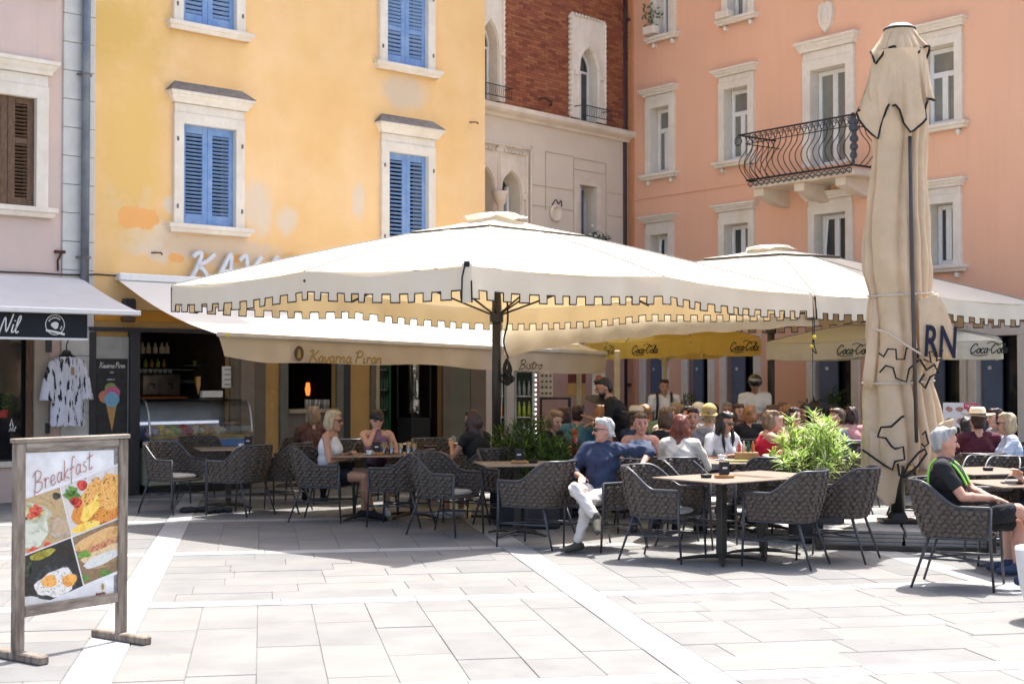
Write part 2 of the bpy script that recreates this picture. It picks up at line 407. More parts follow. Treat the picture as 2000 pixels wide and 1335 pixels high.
for n_, (yy, u0, u1, v0, v1, kind) in enumerate(slabs):
    h = rs.uniform(-.0025, .0015)+(.002 if kind == 'band' else 0); e = .0025
    def cn(u, v, z): p = U*u+V*v; return (p.x, p.y, z)
    B = [cn(u0, v0, h-.004), cn(u1, v0, h-.004), cn(u1, v1, h-.004), cn(u0, v1, h-.004)]
    T = [cn(u0+e, v0+e, h), cn(u1-e, v0+e, h), cn(u1-e, v1-e, h), cn(u0+e, v1-e, h)]
    D = [cn(u0, v0, -.03), cn(u1, v0, -.03), cn(u1, v1, -.03), cn(u0, v1, -.03)]
    near = n_ < 298; m_ = MB() if near else rest
    mi = 0 if kind == 'band' else 1+int(rs.random()*2.99)
    m_.m = 0 if near else mi
    m_.face(T)
    for k in range(4): m_.face([T[k], B[k], B[(k+1) % 4], T[(k+1) % 4]]); m_.face([B[k], D[k], D[(k+1) % 4], B[(k+1) % 4]])
    if near: put(m_, 'paving_slab' if kind == 'slab' else 'band_stone', [M['band'], M['slab'], M['slab_b'], M['slab_c']][mi], pave)
o = put(rest, 'paving_slab_far', [M['band'], M['slab'], M['slab_b'], M['slab_c']], pave); o['kind'] = 'stuff'

# ================================================================ HOUSE HELPERS
def cuts(x0, x1, z0, z1, ops):
    """rectangles of the wall that are not inside an opening"""
    xs = sorted({x0, x1, *[o[0] for o in ops], *[o[1] for o in ops]}); zs = sorted({z0, z1, *[o[2] for o in ops], *[o[3] for o in ops]})
    xs = [x for x in xs if x0 <= x <= x1]; zs = [z for z in zs if z0 <= z <= z1]; R = []
    for a, b in zip(xs, xs[1:]):
        run = None
        for c, d in zip(zs, zs[1:]):
            mx, mz = (a+b)/2, (c+d)/2
            if any(o[0] < mx < o[1] and o[2] < mz < o[3] for o in ops):
                if run: R.append((a, b, *run)); run = None
            else: run = (run[0], d) if run else (c, d)
        if run: R.append((a, b, *run))
    return R
def wall(parent, name, x0, x1, z0, z1, ops, m, th=.38, y=0.0, depth=None, mroom=None):
    mb = MB()
    for a, b, c, d in cuts(x0, x1, z0, z1, ops): mb.face([(a, y, c), (b, y, c), (b, y, d), (a, y, d)])
    for a, b, c, d in ops:
        mb.face([(a, y, c), (a, y, d), (a, y+th, d), (a, y+th, c)]); mb.face([(b, y, c), (b, y+th, c), (b, y+th, d), (b, y, d)])
        mb.face([(a, y, d), (b, y, d), (b, y+th, d), (a, y+th, d)]); mb.face([(a, y, c), (a, y+th, c), (b, y+th, c), (b, y, c)])
    if depth:
        mb.face([(x0, y, z0), (x0, y, z1), (x0, y+depth, z1), (x0, y+depth, z0)]); mb.face([(x1, y, z0), (x1, y+depth, z0), (x1, y+depth, z1), (x1, y, z1)])
        mb.face([(x0, y+depth, z0), (x1, y+depth, z0), (x1, y+depth, z1), (x0, y+depth, z1)])
        mb.face([(x0, y, z1), (x1, y, z1), (x1, y+depth, z1), (x0, y+depth, z1)])
    return put(mb, name, m, parent)
def room(parent, x0, x1, z0, z1, y0, y1, m=None, name='interior'):
    mb = MB()
    mb.face([(x0, y1, z0), (x1, y1, z0), (x1, y1, z1), (x0, y1, z1)]); mb.face([(x0, y0, z0), (x0, y0, z1), (x0, y1, z1), (x0, y1, z0)])
    mb.face([(x1, y0, z0), (x1, y1, z0), (x1, y1, z1), (x1, y0, z1)]); mb.face([(x0, y0, z0), (x1, y0, z0), (x1, y1, z0), (x0, y1, z0)]); mb.face([(x0, y0, z1), (x1, y0, z1), (x1, y1, z1), (x0, y1, z1)])
    return put(mb, name, m or M['dark_room'], parent)
SLATS = {}
def louvre(parent, x0, x1, z0, z1, y, m, n, stile=.09, split=None, open_=.6, rail=.09, name='shutter'):
    """one louvred leaf: frame with each slat a piece"""
    mb = MB(); th = .035
    mb.box(x0, x0+stile, y, y+th, z0, z1, .004); mb.box(x1-stile, x1, y, y+th, z0, z1, .004)
    bands = [(z0+rail*1.3, z1-rail)]
    mb.box(x0+stile, x1-stile, y+.002, y+th-.002, z0, z0+rail*1.3, .004); mb.box(x0+stile, x1-stile, y+.002, y+th-.002, z1-rail, z1, .004)
    if split:
        zs = z0+(z1-z0)*split; mb.box(x0+stile, x1-stile, y+.002, y+th-.002, zs-.04, zs+.04, .004); bands = [(z0+rail*1.3, zs-.04), (zs+.04, z1-rail)]
    fr = put(mb, name, m, parent)
    tot = sum(b-a for a, b in bands)
    for a, b in bands:
        k = max(2, round(n*(b-a)/tot)); st = (b-a)/k; W = x1-x0-2*stile
        key = (round(W, 3), round(st, 3), m.name, open_)
        if key not in SLATS:
            s_ = MB(); R = Matrix.Rotation(open_, 3, 'X'); s_.box(-W/2, W/2, -.024, .024, -.005, .005, 0, R.to_4x4()); SLATS[key] = s_.mesh('slat', m)
        for i in range(k): link('slat', SLATS[key], fr, ((x0+x1)/2, y+th/2, a+st*(i+.5)))
    return fr
def surround(parent, x0, x1, z0, z1, w_, m, out=.05, top=None, sill=True, cap=True, flash=False, sillw=.08, hood=.22, corb=False, name='window_surround'):
    """stone jambs, lintel, sill and hood round an opening x0..x1, z0..z1"""
    mb = MB(); y0 = -out
    mb.box(x0-w_, x0+.012, y0, .37, z0+.003, z1-.0, .006); mb.box(x1-.012, x1+w_, y0, .37, z0+.003, z1, .006)
    mb.box(x0-w_-.002, x1+w_+.002, y0-.002, .37, z1-.012, z1+w_, .006)
    s_ = put(mb, name, m, parent)
    if cap:
        zt = z1+w_; h = hood; mb = MB()
        mb.box(x0-w_+.01, x1+w_-.01, y0+.012, .02, zt, zt+h*.45, .004)
        xe0, xe1 = x0-w_, x1+w_; prof = [(0, .0), (.03, .0), (.04, .03), (.07, .055), (.08, .08), (.11, .09), (.11, .12)]
        zz = zt+h*.45; k = (h*.55)/.12
        ring = []
        for o_, zz_ in prof: ring.append([(xe0-o_, .02, zz+zz_*k), (xe0-o_, y0-o_, zz+zz_*k), (xe1+o_, y0-o_, zz+zz_*k), (xe1+o_, .02, zz+zz_*k)])
        mb.grid(ring); o_ = prof[-1][0]; mb.face([(xe0-o_, .02, zz+.12*k), (xe0-o_, y0-o_, zz+.12*k), (xe1+o_, y0-o_, zz+.12*k), (xe1+o_, .02, zz+.12*k)])
        put(mb, 'cornice', m, s_)
        if flash:
            mb = MB(); zt2 = zz+.12*k+.003; a, b = xe0-o_-.01, xe1+o_+.01
            mb.grid([[(a, y0-o_-.01, zt2), (b, y0-o_-.01, zt2)], [(a+.16, .01, zt2+.16), (b-.16, .01, zt2+.16)]])
            mb.face([(a, y0-o_-.01, zt2), (a+.16, .01, zt2+.16), (a, .01, zt2)]); mb.face([(b, y0-o_-.01, zt2), (b, .01, zt2), (b-.16, .01, zt2+.16)])
            put(mb, 'flashing', M['lead'], s_)
    if sill:
        mb = MB(); a, b = x0-w_-.05, x1+w_+.05
        mb.grid([[(a-o, .02, z0-sillw*z_), (a-o, y0-.02-o, z0-sillw*z_), (b+o, y0-.02-o, z0-sillw*z_), (b+o, .02, z0-sillw*z_)] for o, z_ in ((0.04, 0), (.06, .05), (.06, .45), (.03, .6), (.02, .9), (0, 1))])
        mb.box(a-.038, b+.038, y0-.058, .1, z0-.01, z0+.002)
        if corb:
            for xx in (x0-w_*.6, x1+w_*.1): mb.box(xx, xx+w_*.55, y0-.02, .02, z0-sillw-.10, z0-sillw, .02)
        put(mb, 'sill', m, s_)
    return s_
def casement(parent, x0, x1, z0, z1, y, mul=1, trans=.0, m=None, pane=None, fw=.06):
    """white window: frame, mullion and transom with a pane in each light"""
    m = m or M['white_frame']; pane = pane or M['pane']; mb = MB(); xs = [x0+(x1-x0)*i/(mul+1) for i in range(mul+2)]
    zt = z0+(z1-z0)*trans if trans else z1
    mb.box(x0, x0+fw, y, y+.06, z0, z1, .005); mb.box(x1-fw, x1, y, y+.06, z0, z1, .005)
    mb.box(x0+fw, x1-fw, y+.002, y+.058, z0, z0+fw, .005); mb.box(x0+fw, x1-fw, y+.002, y+.058, z1-fw, z1, .005)
    if trans: mb.box(x0+fw, x1-fw, y-.004, y+.056, zt-fw*.6, zt+fw*.6, .005)
    for x in xs[1:-1]: mb.box(x-fw*.75, x+fw*.75, y-.008, y+.052, z0+fw, zt-(fw*.6 if trans else fw), .005)
    fr = put(mb, 'window', m, parent)
    def pn(a, b, c, d):
        p = MB(); p.face([(a, y+.03, c), (b, y+.03, c), (b, y+.03, d), (a, y+.03, d)]); put(p, 'pane', pane, fr)
    for a, b in zip(xs, xs[1:]): pn(a+fw*.7, b-fw*.7, z0+fw*.9, zt-fw*.5)
    if trans: pn(x0+fw*.9, x1-fw*.9, zt+fw*.5, z1-fw*.9)
    return fr

# ================================================================ YELLOW HOUSE
HY = 17.2
def stain_mat(name, base1, base2, patches, streak, F):
    """plaster with worn patches of their own shape: patches = (x, z, rx, rz, colour, softness)"""
    m = mat(name, base1, base2, .92, 1.3, bump=.12, bscale=35, big=streak, bigscale=.55)
    N, L = m.node_tree.nodes, m.node_tree.links; p = N['Principled BSDF']
    src = p.inputs['Base Color'].links[0].from_socket
    tc = [n for n in N if n.type == 'TEX_COORD'][0]
    nz = N.new('ShaderNodeTexNoise'); nz.inputs['Scale'].default_value = 2.6; nz.inputs['Detail'].default_value = 7; nz.inputs['Roughness'].default_value = .65; L.new(tc.outputs['Object'], nz.inputs[0])
    for (x, z, rx, rz, col, soft) in patches:
        mp = N.new('ShaderNodeMapping'); mp.vector_type = 'POINT'; L.new(tc.outputs['Object'], mp.inputs[0])
        mp.inputs['Location'].default_value = (-x/rx, 0, -z/rz); mp.inputs['Scale'].default_value = (1/rx, 0, 1/rz)
        ln = N.new('ShaderNodeVectorMath'); ln.operation = 'LENGTH'; L.new(mp.outputs[0], ln.inputs[0])
        ad = N.new('ShaderNodeMath'); ad.operation = 'MULTIPLY_ADD'; L.new(nz.outputs['Fac'], ad.inputs[0]); ad.inputs[1].default_value = 2.2; L.new(ln.outputs['Value'], ad.inputs[2])
        mr = N.new('ShaderNodeMapRange'); mr.inputs[1].default_value = 2.1-soft; mr.inputs[2].default_value = 2.1+soft; mr.inputs[3].default_value = 1; mr.inputs[4].default_value = 0
        L.new(ad.outputs[0], mr.inputs[0])
        mx = N.new('ShaderNodeMix'); mx.data_type = 'RGBA'; L.new(mr.outputs[0], mx.inputs[0]); L.new(src, mx.inputs[6]); mx.inputs[7].default_value = (*col, 1); src = mx.outputs[2]
    L.new(src, p.inputs['Base Color']); return m
pt = lambda px, py, rx, rz, c, s: (*YF.tz(px, py), rx, rz, c, s)
grey, orange = (.71, .57, .41), (.80, .40, .13)
M['yellow'] = stain_mat('yellow_plaster', (.81, .525, .235), (.76, .475, .20), [
    pt(250, 375, .35, .35, grey, .12), pt(300, 470, .5, .30, grey, .15), pt(505, 405, .24, .42, grey, .30), pt(560, 430, .2, .2, grey, .3), pt(430, 490, .9, .25, (.66, .5, .34), .25),
    pt(790, 180, .45, .28, (.66, .52, .36), .3), pt(700, 390, .12, .3, grey, .2), pt(220, 60, .8, .7, (.66, .43, .13), .6), pt(250, 300, .5, 1.2, (.74, .48, .16), .4),
    pt(268, 425, .34, .17, orange, .03), pt(330, 400, .10, .12, grey, .05), pt(345, 505, .12, .07, orange, .06), pt(395, 500, .14, .05, orange, .06), pt(460, 505, .2, .06, orange, .1)],
    (.83, .57, .30), YF)
yh = thing('yellow_house', 'yellow plastered house with blue louvred shutters above the cafe', 'house', YF.P, YF.a)
X = lambda px: YF.t(px)
Zy = lambda px, py: YF.z(px, py)
xL, xR = X(182), X(947)
wins = []   # (px_left, px_right, py_bottom_left, py_top_left or None)
wL = (X(352), X(457), Zy(352, 437), Zy(352, 239)); wR = (X(755), X(834), Zy(755, 492), Zy(755, 294))
wLu = (X(350), X(457), Zy(350, 43), Zy(350, 43)+1.45); wRu = (X(751), X(833), Zy(751, 122), Zy(751, 122)+1.45)
ZG = 2.62    # top of the shop front zone
shop = [(X(268), X(447), .0, Zy(268, 648)), (X(560), X(655), Zy(560, 800), Zy(560, 680)), (X(742), X(862), .12, Zy(742, 690))]
wall(yh, 'wall', xL, xR, ZG, HY, [wL, wR, wLu, wRu], M['yellow'], depth=7)
wall(yh, 'ground_floor_wall', xL, xR, 0, ZG, shop, M['ochre'], y=.004, depth=7, th=.10)
for k, wn in enumerate((wL, wR, wLu, wRu)):
    x0, x1, z0, z1 = wn
    surround(yh, x0, x1, z0, z1, .145, M['stone_white'], out=.06, flash=(k < 2), sillw=.13, hood=.30)
    room(yh, x0-.2, x1+.2, z0-.1, z1+.1, .385, 1.2)
    mid = (x0+x1)/2; n = 21 if k < 2 else 17
    for a, b in ((x0+.005, mid-.002), (mid+.002, x1-.005)):
        louvre(yh, a, b, z0+.01, z1-.01, .03, M['blue_paint'], n, stile=.085, open_=-.45 if k < 2 else -.95, split=None if k < 2 else .42, rail=.12)
    for zz in (z0+.25, z1-.25):
        for xx in (x0-.09, x1+.09): pbox('shutter_hook', M['lead'], yh, xx-.012, xx+.012, -.075, -.055, zz-.03, zz+.03)
mb = MB()
for px, py in ((303, 494), (922, 240)):
    x, z = YF.tz(px, py); mb.tube([(x-.06, 0, z), (x-.02, -.08, z), (x+.05, -.09, z), (x+.06, -.09, z-.03)], .012, 6)
put(mb, 'iron_hook', M['rust'], yh)
# eaves
mb = MB(); mb.box(xL, xR+.05, -.35, .01, HY, HY+.2); put(mb, 'unseen_eaves', M['stone_white'], yh)
mb = MB(); mb.grid([[(xL, -.4, HY+.2), (xR+.06, -.4, HY+.2)], [(xL, 3.5, HY+1.2), (xR+.06, 3.5, HY+1.2)], [(xL, 7, HY+.0), (xR+.06, 7, HY+.0)]]); put(mb, 'roof', mat('terracotta_tiles', (.35, .13, .07), rough=.9), yh)
# shop front pieces
zt = ZG-.002
M['amber_fascia'] = mat('amber_painted_fascia', (.62, .27, .03), (.55, .24, .03), .8, 4)
pbox('amber_fascia', M['amber_fascia'], yh, xL+.01, X(560), -.022, .0, Zy(200, 640)+.1, ZG-.02)
pbox('door_post', M['char'], yh, X(172), X(184), -.06, .0, 0, Zy(175, 648))
pbox('door_post', M['char'], yh, X(249), X(268), -.09, .2, 0, Zy(255, 648), .004)
pbox('lintel_beam', M['char'], yh, X(172)-.01, X(447), -.065, -.024, Zy(262, 648), Zy(262, 640), .003)
pbox('pilaster', M['taupe'], yh, X(447), X(466), -.05, .0, 0, 2.3, .004)
pbox('pilaster', mat('pale_taupe_pilaster', (.27, .21, .165), (.22, .17, .14), .7, 5), yh, X(466), X(492), -.08, .0, 0, 2.3, .004)
pbox('pilaster', M['taupe'], yh, X(492), X(515), -.06, .0, 0, 2.3, .004)
for a, b in ((545, 560), (655, 668)): pbox('frame_post', mat('grey_green_frame', (.16, .16, .135), (.13, .13, .11), .6, 6), yh, X(a), X(b), -.05, .0, 0, 2.35, .004)
pbox('parapet_panel', mat('counter_panel', (.17, .145, .12), (.14, .12, .10), .6, 4), yh, X(561), X(654), -.02, .001, .02, Zy(600, 806), .004)
pbox('counter_sill', mat('pale_counter_stone', (.42, .33, .24), rough=.4), yh, X(560), X(655), -.09, .3, Zy(600, 806), Zy(600, 798), .004)
pbox('frame_post', M['char'], yh, X(668), X(682), -.045, .0, 0, 2.35, .004)
pbox('frame_post', M['taupe'], yh, X(722), X(730), -.045, .0, 0, 2.35, .004)
pbox('cream_post', mat('cream_post', (.50, .40, .26), rough=.6), yh, X(731), X(737), -.06, .0, 0, 2.35, .004)
pbox('frame_post', M['taupe'], yh, X(862), X(876), -.05, .0, 0, 2.35, .004)
pbox('door_leaf', mat('grey_green_door', (.15, .155, .125), (.125, .13, .105), .5, 3), yh, X(876), X(916), -.035, .0, .05, 2.35, .004)
pbox('frame_post', M['taupe'], yh, X(916), X(946), -.05, .0, 0, 2.35, .004)
pbox('plinth', mat('plinth_stone', (.30, .25, .19), rough=.8), yh, X(449), X(744), -.13, -.001, 0, .12, .01)
mb = MB()
for px, py in ((530, 765), (530, 790), (519, 776), (548, 776)):
    x, z = YF.tz(px, py); hz = py in (765, 790); mb.box(x-(.04 if hz else .012), x+(.04 if hz else .012), -.012, 0, z-(.008 if hz else .04), z+(.008 if hz else .04))
put(mb, 'fitting', mat('brass', (.6, .45, .15), rough=.3, metal=.8), yh)
# cafe interior
M['bar_wood'] = mat('dark_bar_back', (.09, .06, .042), (.055, .038, .027), .6, 5)
room(yh, X(268)-.3, X(447)+.3, .02, ZG-.05, .108, 3.0, M['bar_wood'], 'bar_room')
room(yh, X(560)-.3, X(655)+.6, .02, ZG-.05, .108, 2.6, mat('maroon_interior', (.05, .018, .02), rough=.8), 'bar_room')
room(yh, X(742)-.2, X(862)+.3, .02, ZG-.05, .108, 2.0, M['dark_room'], 'bar_room')
mb = MB()
for px, py, w2 in ((320, 720, .45), (320, 742, .45), (400, 712, .4), (400, 745, .4)):
    x, z = YF.tz(px, py, -1.4); mb.box(x-w2, x+w2, 1.3, 1.6, z-.02, z-.005)
put(mb, 'shelf', mat('shelf_glass', (.22, .24, .23), rough=.2, spec=.7), yh)
M['green_glass'] = mat('green_drink', (.34, .40, .03), (.2, .26, .02), .2, 8, spec=.8)
M['clear_glass'] = mat('drinking_glass', (.45, .45, .42), (.35, .36, .34), .12, 8, spec=.9)
M['amber_glass'] = mat('amber_bottle', (.45, .22, .04), (.3, .12, .02), .2, 8, spec=.8)
M['lamp_white'] = mat('bottle_labels', (.75, .6, .42), rough=.6)
ORD = ['first', 'second', 'third', 'fourth', 'fifth', 'sixth', 'seventh', 'eighth', 'ninth']
def bottle(label, m, parent_loc, h=.26, r=.036, group='bottles in the bar', glassy=False, cat='bottle', name='bottle', capm=None):
    mb = MB()
    if glassy: mb.lathe([(r*.75, 0), (r, h*.5), (r*1.05, h)], n=10)
    else: mb.lathe([(r, 0), (r, h*.55), (r*.45, h*.75), (r*.38, h)], n=10)
    return tag(put(mb, name, m, None, True, parent_loc), label, cat, group)
def yw(px, py, inn): # world point on a plane "inn" metres behind the yellow front
    x, z = YF.tz(px, py, -inn); p = YF.P+YF.d*x+YF.n*inn; return Vector((p.x, p.y, z))
for i, px in enumerate((278, 290, 303, 316, 326)):
    p = yw(px, 690, 1.45); bottle(ORD[i]+' white labelled bottle from the left on the top bar shelf', M['lamp_white'], p, .17, .04, 'bottles on the top bar shelf')
for i, px in enumerate((284, 296, 308, 320)):
    p = yw(px, 717, 1.45); bottle(ORD[i]+' spirit bottle from the left on the second bar shelf', M['amber_glass'] if i % 2 else M['green_glass'], p, .13, .035, 'bottles on the second bar shelf')
for i in range(9):
    p = yw(380+i*6.5, 715, 1.45); bottle(ORD[i]+' glass of green drink from the left on the upper shelf behind the counter', M['green_glass'], p, .09, .03, 'green drinks on the upper shelf', True, 'glass', 'glass')
for i in range(6):
    p = yw(382+i*6.5, 752, 1.45); bottle(ORD[i]+' glass of green drink from the left on the lower shelf behind the counter', M['green_glass'], p, .13, .03, 'green drinks on the lower shelf', True, 'glass', 'glass')
# back bar coffee machine
t = thing('coffee_machine', 'chrome coffee machine on an orange ledge behind the ice cream counter', 'coffee machine', yw(305, 775, 1.3), YF.a)
mb = MB(); mb.box(-.36, .32, -.2, .25, .02, .36, .03); put(mb, 'body', mat('dull_chrome', (.30, .25, .21), (.16, .13, .11), .3, 6, metal=.7), t)
mb = MB(); mb.box(-.42, .40, -.26, .3, -.05, .01, .01); put(mb, 'ledge', mat('orange_ledge', (.65, .17, .03), rough=.5), t)
mb = MB()
for k in range(7): mb.lathe([(.03, .37), (.04, .43)], (-.28+k*.085, 0, 0), 10)
put(mb, 'cup', M['clear_glass'], t)
mb = MB()
for k in (-.2, .1): mb.tube([(k, -.2, .2), (k, -.3, .2), (k, -.3, .12)], .015, 6)
put(mb, 'spout', M['char'], t)
# wine glasses on the serving hatch
for i in range(8):
    p = yw(598+i*6, 797, .1+.04*(i % 3)); bottle(ORD[i]+' clear tumbler from the left on the serving hatch counter', M['clear_glass'], p, .14, .03, 'tumblers on the serving hatch', True, 'glass', 'glass')
t = thing('candle_lamp', 'glowing orange lamp behind the serving hatch', 'lamp', yw(606, 772, 1.6), YF.a)
mb = MB(); mb.lathe([(.07, 0), (.09, .1), (.07, .22)], n=12); put(mb, 'shade', mat('orange_lamp_glass', (.7, .15, .03), emit=(1, .22, .04, .5)), t)
mb = MB(); mb.lathe([(.03, -.3), (.03, 0)], n=8); put(mb, 'stand', M['char'], t)

# --- ice cream display counter
cx0, cx1 = X(276), X(478)
cc = thing('ice_cream_counter', 'curved glass ice cream display counter with tubs of gelato in the cafe front', 'display counter', YF.P, YF.a)
def cz(py): return YF.z(400, py, .1)
zb, ztop = cz(872), cz(778)
W_ = cx1-cx0
mb = MB(); mb.box(cx0, cx1, -.22, .36, .12, zb, .02); put(mb, 'base', mat('pale_green_grey_panel', (.36, .36, .27), (.32, .32, .24), .35, 3), cc)
mb = MB(); mb.box(cx0+.02, cx1-.02, -.2, .34, .0, .115); put(mb, 'kick', M['black'], cc)
mb = MB(); mb.box(cx0+.03, cx1-.03, -.235, -.2, zb+.003, zb+.10, .004); put(mb, 'blue_rail', mat('blue_rail', (.07, .16, .42), (.10, .2, .45), .25, 2), cc)
mb = MB(); mb.box(cx0+.04, cx1-.04, -.16, .34, zb+.10, zb+.13); put(mb, 'tray', mat('steel_tray', (.45, .47, .48), rough=.3, metal=.6), cc)
mb = MB(); mb.box(cx0+.04, cx1-.04, -.2, -.165, zb+.135, zb+.185, .004); put(mb, 'wood_rail', mat('pale_wood_rail', (.55, .38, .14), rough=.4), cc)
mb = MB(); mb.box(cx0+.03, cx1-.03, .02, .34, ztop-.04, ztop, .01); put(mb, 'top', M['char'], cc)
mb = MB(); mb.box(cx0+.04, cx1-.04, .25, .27, zb+.13, ztop-.045); put(mb, 'back_panel', mat('lit_back_panel', (.28, .33, .42), rough=.5), cc)
mb = MB(); mb.box(cx0+.06, cx1-.3, .235, .247, zb+.33, zb+.37); put(mb, 'light_strip', mat('light_strip', (.8, .82, .9), emit=(.75, .8, 1, .2)), cc)
arc = [( .02-.25*sin(a*pi/2/8)**.8, zb+.1+(ztop-zb-.1)*cos(a*pi/2/8)) for a in range(9)]
mb = MB(); mb.grid([[(x, y, z) for y, z in arc] for x in (cx0+.03, cx1-.03)]); put(mb, 'curved_glass', glass('counter_glass', (.96, .98, .97), .0), cc, True)
for x in (cx0, cx1-.03):
    mb = MB(); mb.tube([(x+.015, y-.004, z) for y, z in arc], .018, 6); put(mb, 'side_rail', mat('brushed_steel', (.5, .5, .5), rough=.3, metal=.9), cc, True)
gel = [(.45, .35, .45), (.75, .55, .08), (.45, .5, .12), (.55, .03, .03), (.7, .65, .5), (.65, .35, .1), (.7, .6, .5), (.2, .1, .06)]
for i, c in enumerate(gel):
    xa = cx0+.1+(W_-.25)*i/len(gel); mb = MB()
    for k in range(5): mb.ell((xa+.03+.035*k, .02+.05*((k*7) % 3), zb+.20+.025*((k*3) % 4)), (.062, .08, .06), nu=8, nv=5)
    put(mb, 'gelato', mat('gelato_%d' % i, c, tuple(x*.7 for x in c), .5, 30, bump=.3), cc, True)
def menu_card(label, px0, px1, py0, py1, F, out, m=None, rows=4, dark=(.2, .2, .2)):
    a, z1 = F.tz(px0, py0, out); b, _ = F.tz(px1, py0, out); z0 = F.z(px0, py1, out)
    p = F.P+F.d*a-F.n*out; t = thing('notice', label, 'notice', (p.x, p.y, z0), F.a)
    mb = MB(); mb.box(0, b-a, 0, .012, 0, z1-z0); put(mb, 'sheet', m or M['paper'], t)
    mb = MB()
    for r in range(rows):
        zz = (z1-z0)*(.85-.7*r/max(1, rows-1)); mb.box((b-a)*.2, (b-a)*(.8-.1*(r % 2)), -.003, -.001, zz-.008, zz+.008)
    put(mb, 'print', mat('print_grey', dark), t); return t
menu_card('white printed notice standing above the right end of the ice cream counter', 434, 457, 715, 757, YF, .05)
# things on counter: cone stand
t = thing('cone_stand', 'ice cream cones in a holder on the gelato counter', 'cone holder', yw(407, 776, 0), YF.a)
mb = MB(); mb.box(-.1, .25, 0, .08, 0, .1, .008); put(mb, 'holder', M['paper'], t)
mb = MB(); [mb.lathe([(.005, .0), (.04, .16)], (-.16+.0*k, .02, .05+.05*k), 10) for k in range(3)]; put(mb, 'cone', mat('wafer_cone', (.6, .32, .10), rough=.8), t)
# --- drinks fridge inside third opening
t = thing('drinks_fridge', 'dark glass fronted drinks fridge behind the cafe doorway', 'fridge', YF.P, YF.a)
fa, fb = X(744), X(774)
mb = MB(); mb.box(fa, fb, .25, .9, .05, 2.2, .01); put(mb, 'cabinet', M['black'], t)
for k in range(5):
    z = .45+k*.33; mb = MB(); mb.box(fa+.03, fb-.03, .22, .249, z, z+.012); put(mb, 'shelf', M['clear_glass'], t)
    mb = MB()
    for j in range(5): mb.lathe([(.03, 0), (.03, .14), (.012, .2), (.012, .24)], (fa+.07+j*.09*(fb-fa)/.5, .232, z+.013), 8)
    put(mb, 'bottle', mat('dark_green_bottle', (.03, .09, .05), rough=.2), t)
pbox('green_edge', mat('dark_green_paint', (.02, .12, .05), rough=.4), t, fb+.005, fb+.05, .2, .3, .05, 2.2)
# --- patio heater
t = thing('patio_heater', 'tall chrome patio heater with a glass tube by the cafe doorway', 'patio heater', yw(808, 905, -.25), YF.a)
mb = MB(); mb.box(-.2, .2, -.2, .2, 0, .75, .02); put(mb, 'base', M['black'], t)
mb = MB(); mb.lathe([(.10, .75), (.10, 1.05)], n=16); put(mb, 'burner', mat('chrome', (.65, .65, .63), (.3, .3, .3), .15, 9, metal=1), t, True)
mb = MB(); mb.lathe([(.09, 1.05), (.09, 2.1)], n=16); put(mb, 'tube', mat('bright_tube', (.62, .64, .6), (.35, .37, .34), .1, 2, metal=.9, stretch=(12, 12, .6)), t, True)
mb = MB()
for sx in (-.19, .19):
    for sy in (-.19, .19): mb.tube([(sx, sy, .75), (sx, sy, 2.15)], .014, 6)
mb.lathe([(.3, 2.15), (.05, 2.22)], n=16); put(mb, 'cage', M['iron'], t)

# --- ice cream advert beside the counter
t = thing('advert_panel', 'tall ice cream poster in a dark frame beside the gelato counter', 'poster', YF.P, YF.a)
a, b = X(186), X(247); za, zb_, zc = Zy(215, 848), Zy(215, 700), Zy(215, 660)
mb = MB(); mb.box(a-.02, b+.02, -.03, .0, za-.03, zc+.02, .004); put(mb, 'frame', mat('light_grey_board', (.42, .42, .39), rough=.6), t)
mb = MB(); mb.box(a, b, -.036, -.031, za, zb_); put(mb, 'poster', mat('chalkboard', (.045, .045, .043), (.03, .03, .03), .7, 12), t)
mid = (a+b)/2; W2 = b-a
mb = MB(); mb.face([(mid-W2*.20, -.040, za+(zb_-za)*.42), (mid+W2*.16, -.040, za+(zb_-za)*.42), (mid-.0, -.040, za+.04)]); put(mb, 'cone_print', mat('cone_print', (.62, .36, .14), (.5, .28, .1), .7, 60), t)
def disc(mb, x, z, rx, rz, y, n=18, wob=0.0, rnd=random.Random(1)):
    mb.face([(x+rx*(1+wob*rnd.uniform(-1, 1))*cos(2*pi*k/n), y, z+rz*(1+wob*rnd.uniform(-1, 1))*sin(2*pi*k/n)) for k in range(n)])
for k, (dx, dz, rr, c) in enumerate(((-.05, .61, .15, (.28, .42, .10)), (-.22, .50, .17, (.75, .28, .16)), (.02, .545, .19, (.70, .16, .32)), (-.02, .46, .20, (.25, .52, .72)))):
    mb = MB(); disc(mb, mid+dx*W2, za+(zb_-za)*dz, W2*rr*1.25, W2*rr*1.1, -.041-.0015*k, 18, .06); put(mb, 'scoop_print', mat('scoop_%d' % k, c, tuple(v*.75 for v in c), .6, 40), t)
mb = MB(); script(mb, 'Kavarna Piran', a+.04, zb_-.13, .075, .009, -.040, xs=(b-a-.09)/(6.1*.075)); put(mb, 'lettering', M['paper'], t)
mb = MB(); script(mb, 'Homemade', a+.14, zb_-.30, .03, .005, -.040); script(mb, 'Since', a+.18, zb_-.20, .035, .005, -.040); put(mb, 'lettering', M['paper'], t)

